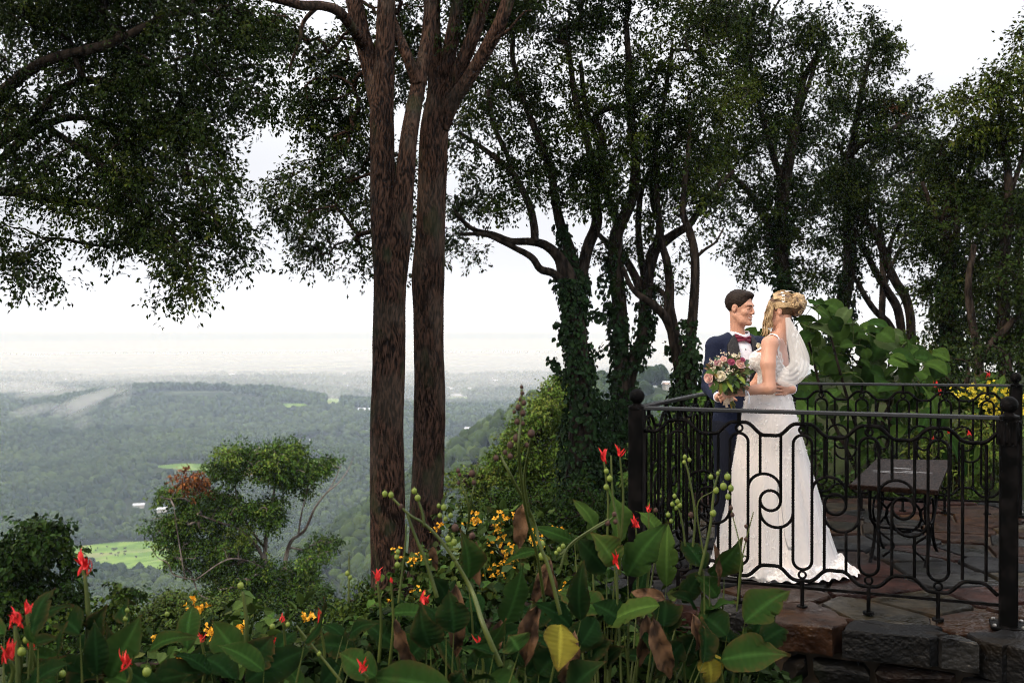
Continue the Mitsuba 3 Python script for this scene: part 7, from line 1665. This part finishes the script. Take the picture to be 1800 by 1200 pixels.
def big_shrub():
    rng = np.random.default_rng(44)
    k = thing('large_leaved_shrub', 'shrub with large round glossy green leaves behind the bride and the back railing', 'shrub')
    D = 10.9
    foot = P(1520, 800, D); foot[2] = ground_z(foot[0], foot[1])
    masses = [(1430, 560, 30, 34, 9), (1470, 570, 40, 34, 12), (1520, 600, 40, 34, 14), (1570, 615, 40, 34, 13), (1610, 645, 34, 32, 11), (1480, 630, 50, 34, 14), (1540, 650, 50, 34, 14), (1430, 630, 20, 50, 8), (1590, 680, 40, 26, 8), (1345, 590, 24, 14, 4), (1450, 700, 46, 30, 9), (1530, 710, 50, 30, 10), (1600, 730, 40, 30, 6), (1460, 770, 44, 40, 8), (1540, 770, 40, 34, 7), (1420, 760, 20, 50, 5), (1640, 640, 16, 24, 4)]
    tops = []
    for x, y, rx, ry, n in masses:
        for _ in range(int(n * 1.35)):
            a = rng.uniform(0, 6.28); r = math.sqrt(rng.uniform())
            c = P(x + rx * r * math.cos(a), y + ry * r * math.sin(a), D + rng.uniform(-0.5, 0.7))
            d = np.array([rng.normal(0, 0.8), rng.normal(-0.15, 0.45), -0.6 + rng.normal(0, 0.35)])
            nrm = np.array([rng.normal(0, 0.5), -0.62 + rng.normal(0, .35), 0.75 + rng.normal(0, 0.3)])
            L = rng.uniform(0.12, 0.28) * (1.0 if y < 700 else 0.95)
            v, q, nn = heart_leaf(c, d, nrm, L, rng)
            col = np.array([(0.034, 0.066, 0.015), (0.046, 0.086, 0.018), (0.020, 0.045, 0.011), (0.060, 0.088, 0.034)][rng.choice(4, p=[.4, .25, .25, .1])]) * rng.uniform(0.8, 1.2)
            part(k, 'leaf', (v, q), 'canna_mat', True, color=blade_colors(nn, col, rng, 0.05))
            tops.append(c)
    tops = np.array(tops)
    skel = []
    for q in range(7):
        t = tops[rng.integers(0, len(tops))] + [0, 0.1, -0.1]
        p = spline([foot + [rng.normal(0, .12), rng.normal(0, .1), 0], foot * .5 + t * .5 + [rng.normal(0, .15), 0, .1], t], 8)
        part(k, 'stem', tube(p, np.linspace(0.024, 0.010, len(p)), 7), 'branch_mat'); skel.append(p)
    pts, rad = grow(np.vstack(skel), tops, rng, 0.0035, 0.35, 0.012)
    part(k, 'twigs', batch_tubes(pts, rad), 'stalk_mat', kind='stuff')
big_shrub()
# the garden bed behind the back railing
GB = [(0.030, 0.055, 0.012), (0.065, 0.098, 0.018), (0.11, 0.135, 0.022)]
bush('garden_bush', 'light green bush behind the right end of the back railing', at(10.3, 0.5, 0.9, [(1700, 760, 50, 50), (1640, 780, 40, 44), (1760, 770, 30, 60), (1690, 820, 60, 34), (1620, 830, 40, 30)]), 320, [GB[1], GB[2], GB[0]], 0.060, 0.21, per=58)
bush('garden_bush', 'dark green bush behind the stone table', at(10.0, 0.4, 0.9, [(1540, 830, 60, 34), (1470, 840, 50, 34), (1600, 850, 50, 26), (1430, 830, 40, 50), (1690, 865, 60, 22), (1400, 850, 30, 40)]), 321, [GB[0], GB[1]], 0.060, 0.21, per=58)
flowering('bush with lemon yellow blossoms by the back corner post', at(10.6, 0.4, 0.9, [(1730, 705, 40, 30), (1770, 720, 30, 34), (1700, 700, 26, 24)]), [(1708, 686), (1720, 690), (1735, 684), (1745, 692), (1755, 700), (1740, 706), (1728, 702), (1765, 690), (1772, 706), (1752, 716), (1735, 716), (1785, 700), (1790, 716), (1760, 725), (1690, 690)], 322, 'lemon_petal_mat', 10.2, 12, 0.030, 0.045)
def garden_cannas():
    rng = np.random.default_rng(50)
    for q, (x, y, D, lab) in enumerate([(1640, 720, 10.2, 'canna with red flowers left of the yellow bush in the garden'), (1745, 690, 11.2, 'canna with a red flower behind the back corner post'), (1600, 700, 11.6, 'pale leaved canna right of the large leaved shrub'), (1690, 780, 10.0, 'canna with red flowers seen through the back railing')]):
        L = []
        for _ in range(8):
            bx = x + rng.uniform(-24, 24); by = y + rng.uniform(20, 60); L.append(((bx, by), (bx + rng.uniform(-34, 34), by - rng.uniform(40, 80)), rng.uniform(18, 28), rng.uniform(-.2, .2), CL if rng.uniform() < .5 else CG, .2))
        fl = [[(1645, 676, 12, 5, -.2), (1652, 690, 10, 4, -.2)], [(1738, 660, 14, 5, -.2)], [], [(1667, 758, 12, 5, -.2), (1703, 760, 12, 5, -.2), (1640, 770, 9, 4, -.2)]][q]
        canna(lab, (x, y), D, L, [], fl, [], [], 330 + q, 0)
garden_cannas()
# ---------------------------------------------------------------- the air
scene['haze'] = {'type': 'cube', 'to_world': TF().translate([0, 8000, -149]).scale([9000, 9000, 165]), 'bsdf': {'type': 'null'}, 'interior': {'type': 'ref', 'id': 'haze_air'}}
labels['haze'] = {'label': 'pale mist over the valley', 'category': 'haze', 'kind': 'stuff'}
scene['bank_air'] = {'type': 'homogeneous', 'albedo': {'type': 'rgb', 'value': [0.985, 0.988, 0.992]}, 'sigma_t': {'type': 'rgb', 'value': [0.00085] * 3}}
scene['wisp_air'] = {'type': 'homogeneous', 'albedo': {'type': 'rgb', 'value': [0.985, 0.988, 0.992]}, 'sigma_t': {'type': 'rgb', 'value': [0.0042] * 3}}
def mist(name, center, radii, air, label, tilt=0.0):
    v, f = tm(trimesh.creation.icosphere(subdivisions=4, radius=1.0))
    c, s = math.cos(tilt), math.sin(tilt)
    v = (v * radii) @ np.array([[c, 0, -s], [0, 1, 0], [s, 0, c]]).T + center
    k = thing(name, label, 'mist', kind='stuff')
    scene[k] = {**mikit.ply((v, f), None, False), 'bsdf': {'type': 'null'}, 'interior': {'type': 'ref', 'id': air}, 'exterior': {'type': 'ref', 'id': 'haze_air'}}
mist('cloud_bank', np.array([0, 9300, -185.0]), [8400, 6900, 125], 'bank_air', 'low white cloud bank swallowing the far plain')
for q, (px, py, D, rx, ry, rz, tl) in enumerate([(128, 712, 1750, 46, 30, 9, 0.45), (160, 700, 1850, 52, 30, 8, 0.38), (196, 688, 1950, 46, 30, 7, 0.30), (150, 716, 1640, 40, 24, 6, 0.55), (90, 690, 2350, 95, 40, 10, 0.10), (215, 700, 1560, 26, 20, 5, 0.7), (145, 744, 1480, 16, 14, 7, 0.9), (40, 680, 2650, 120, 50, 11, 0.0), (60, 720, 1450, 40, 24, 6, 0.2)]):
    mist('mist_wisp', P(px, py, D), [rx * 0.9, ry * 1.2, rz * 1.35], 'wisp_air', ['slanting wisp of mist low in the notch of the wooded hill', 'wisp of mist in the middle of the notch', 'wisp of mist at the crest of the wooded hill', 'thin lower streak of mist below the notch', 'faint mist over the hills near the left edge', 'short steep streak of mist right of the notch', 'lone puff of mist rising from the woods', 'faint mist along the skyline at the left edge', 'thin mist over the woods at the left edge'][q], tl)
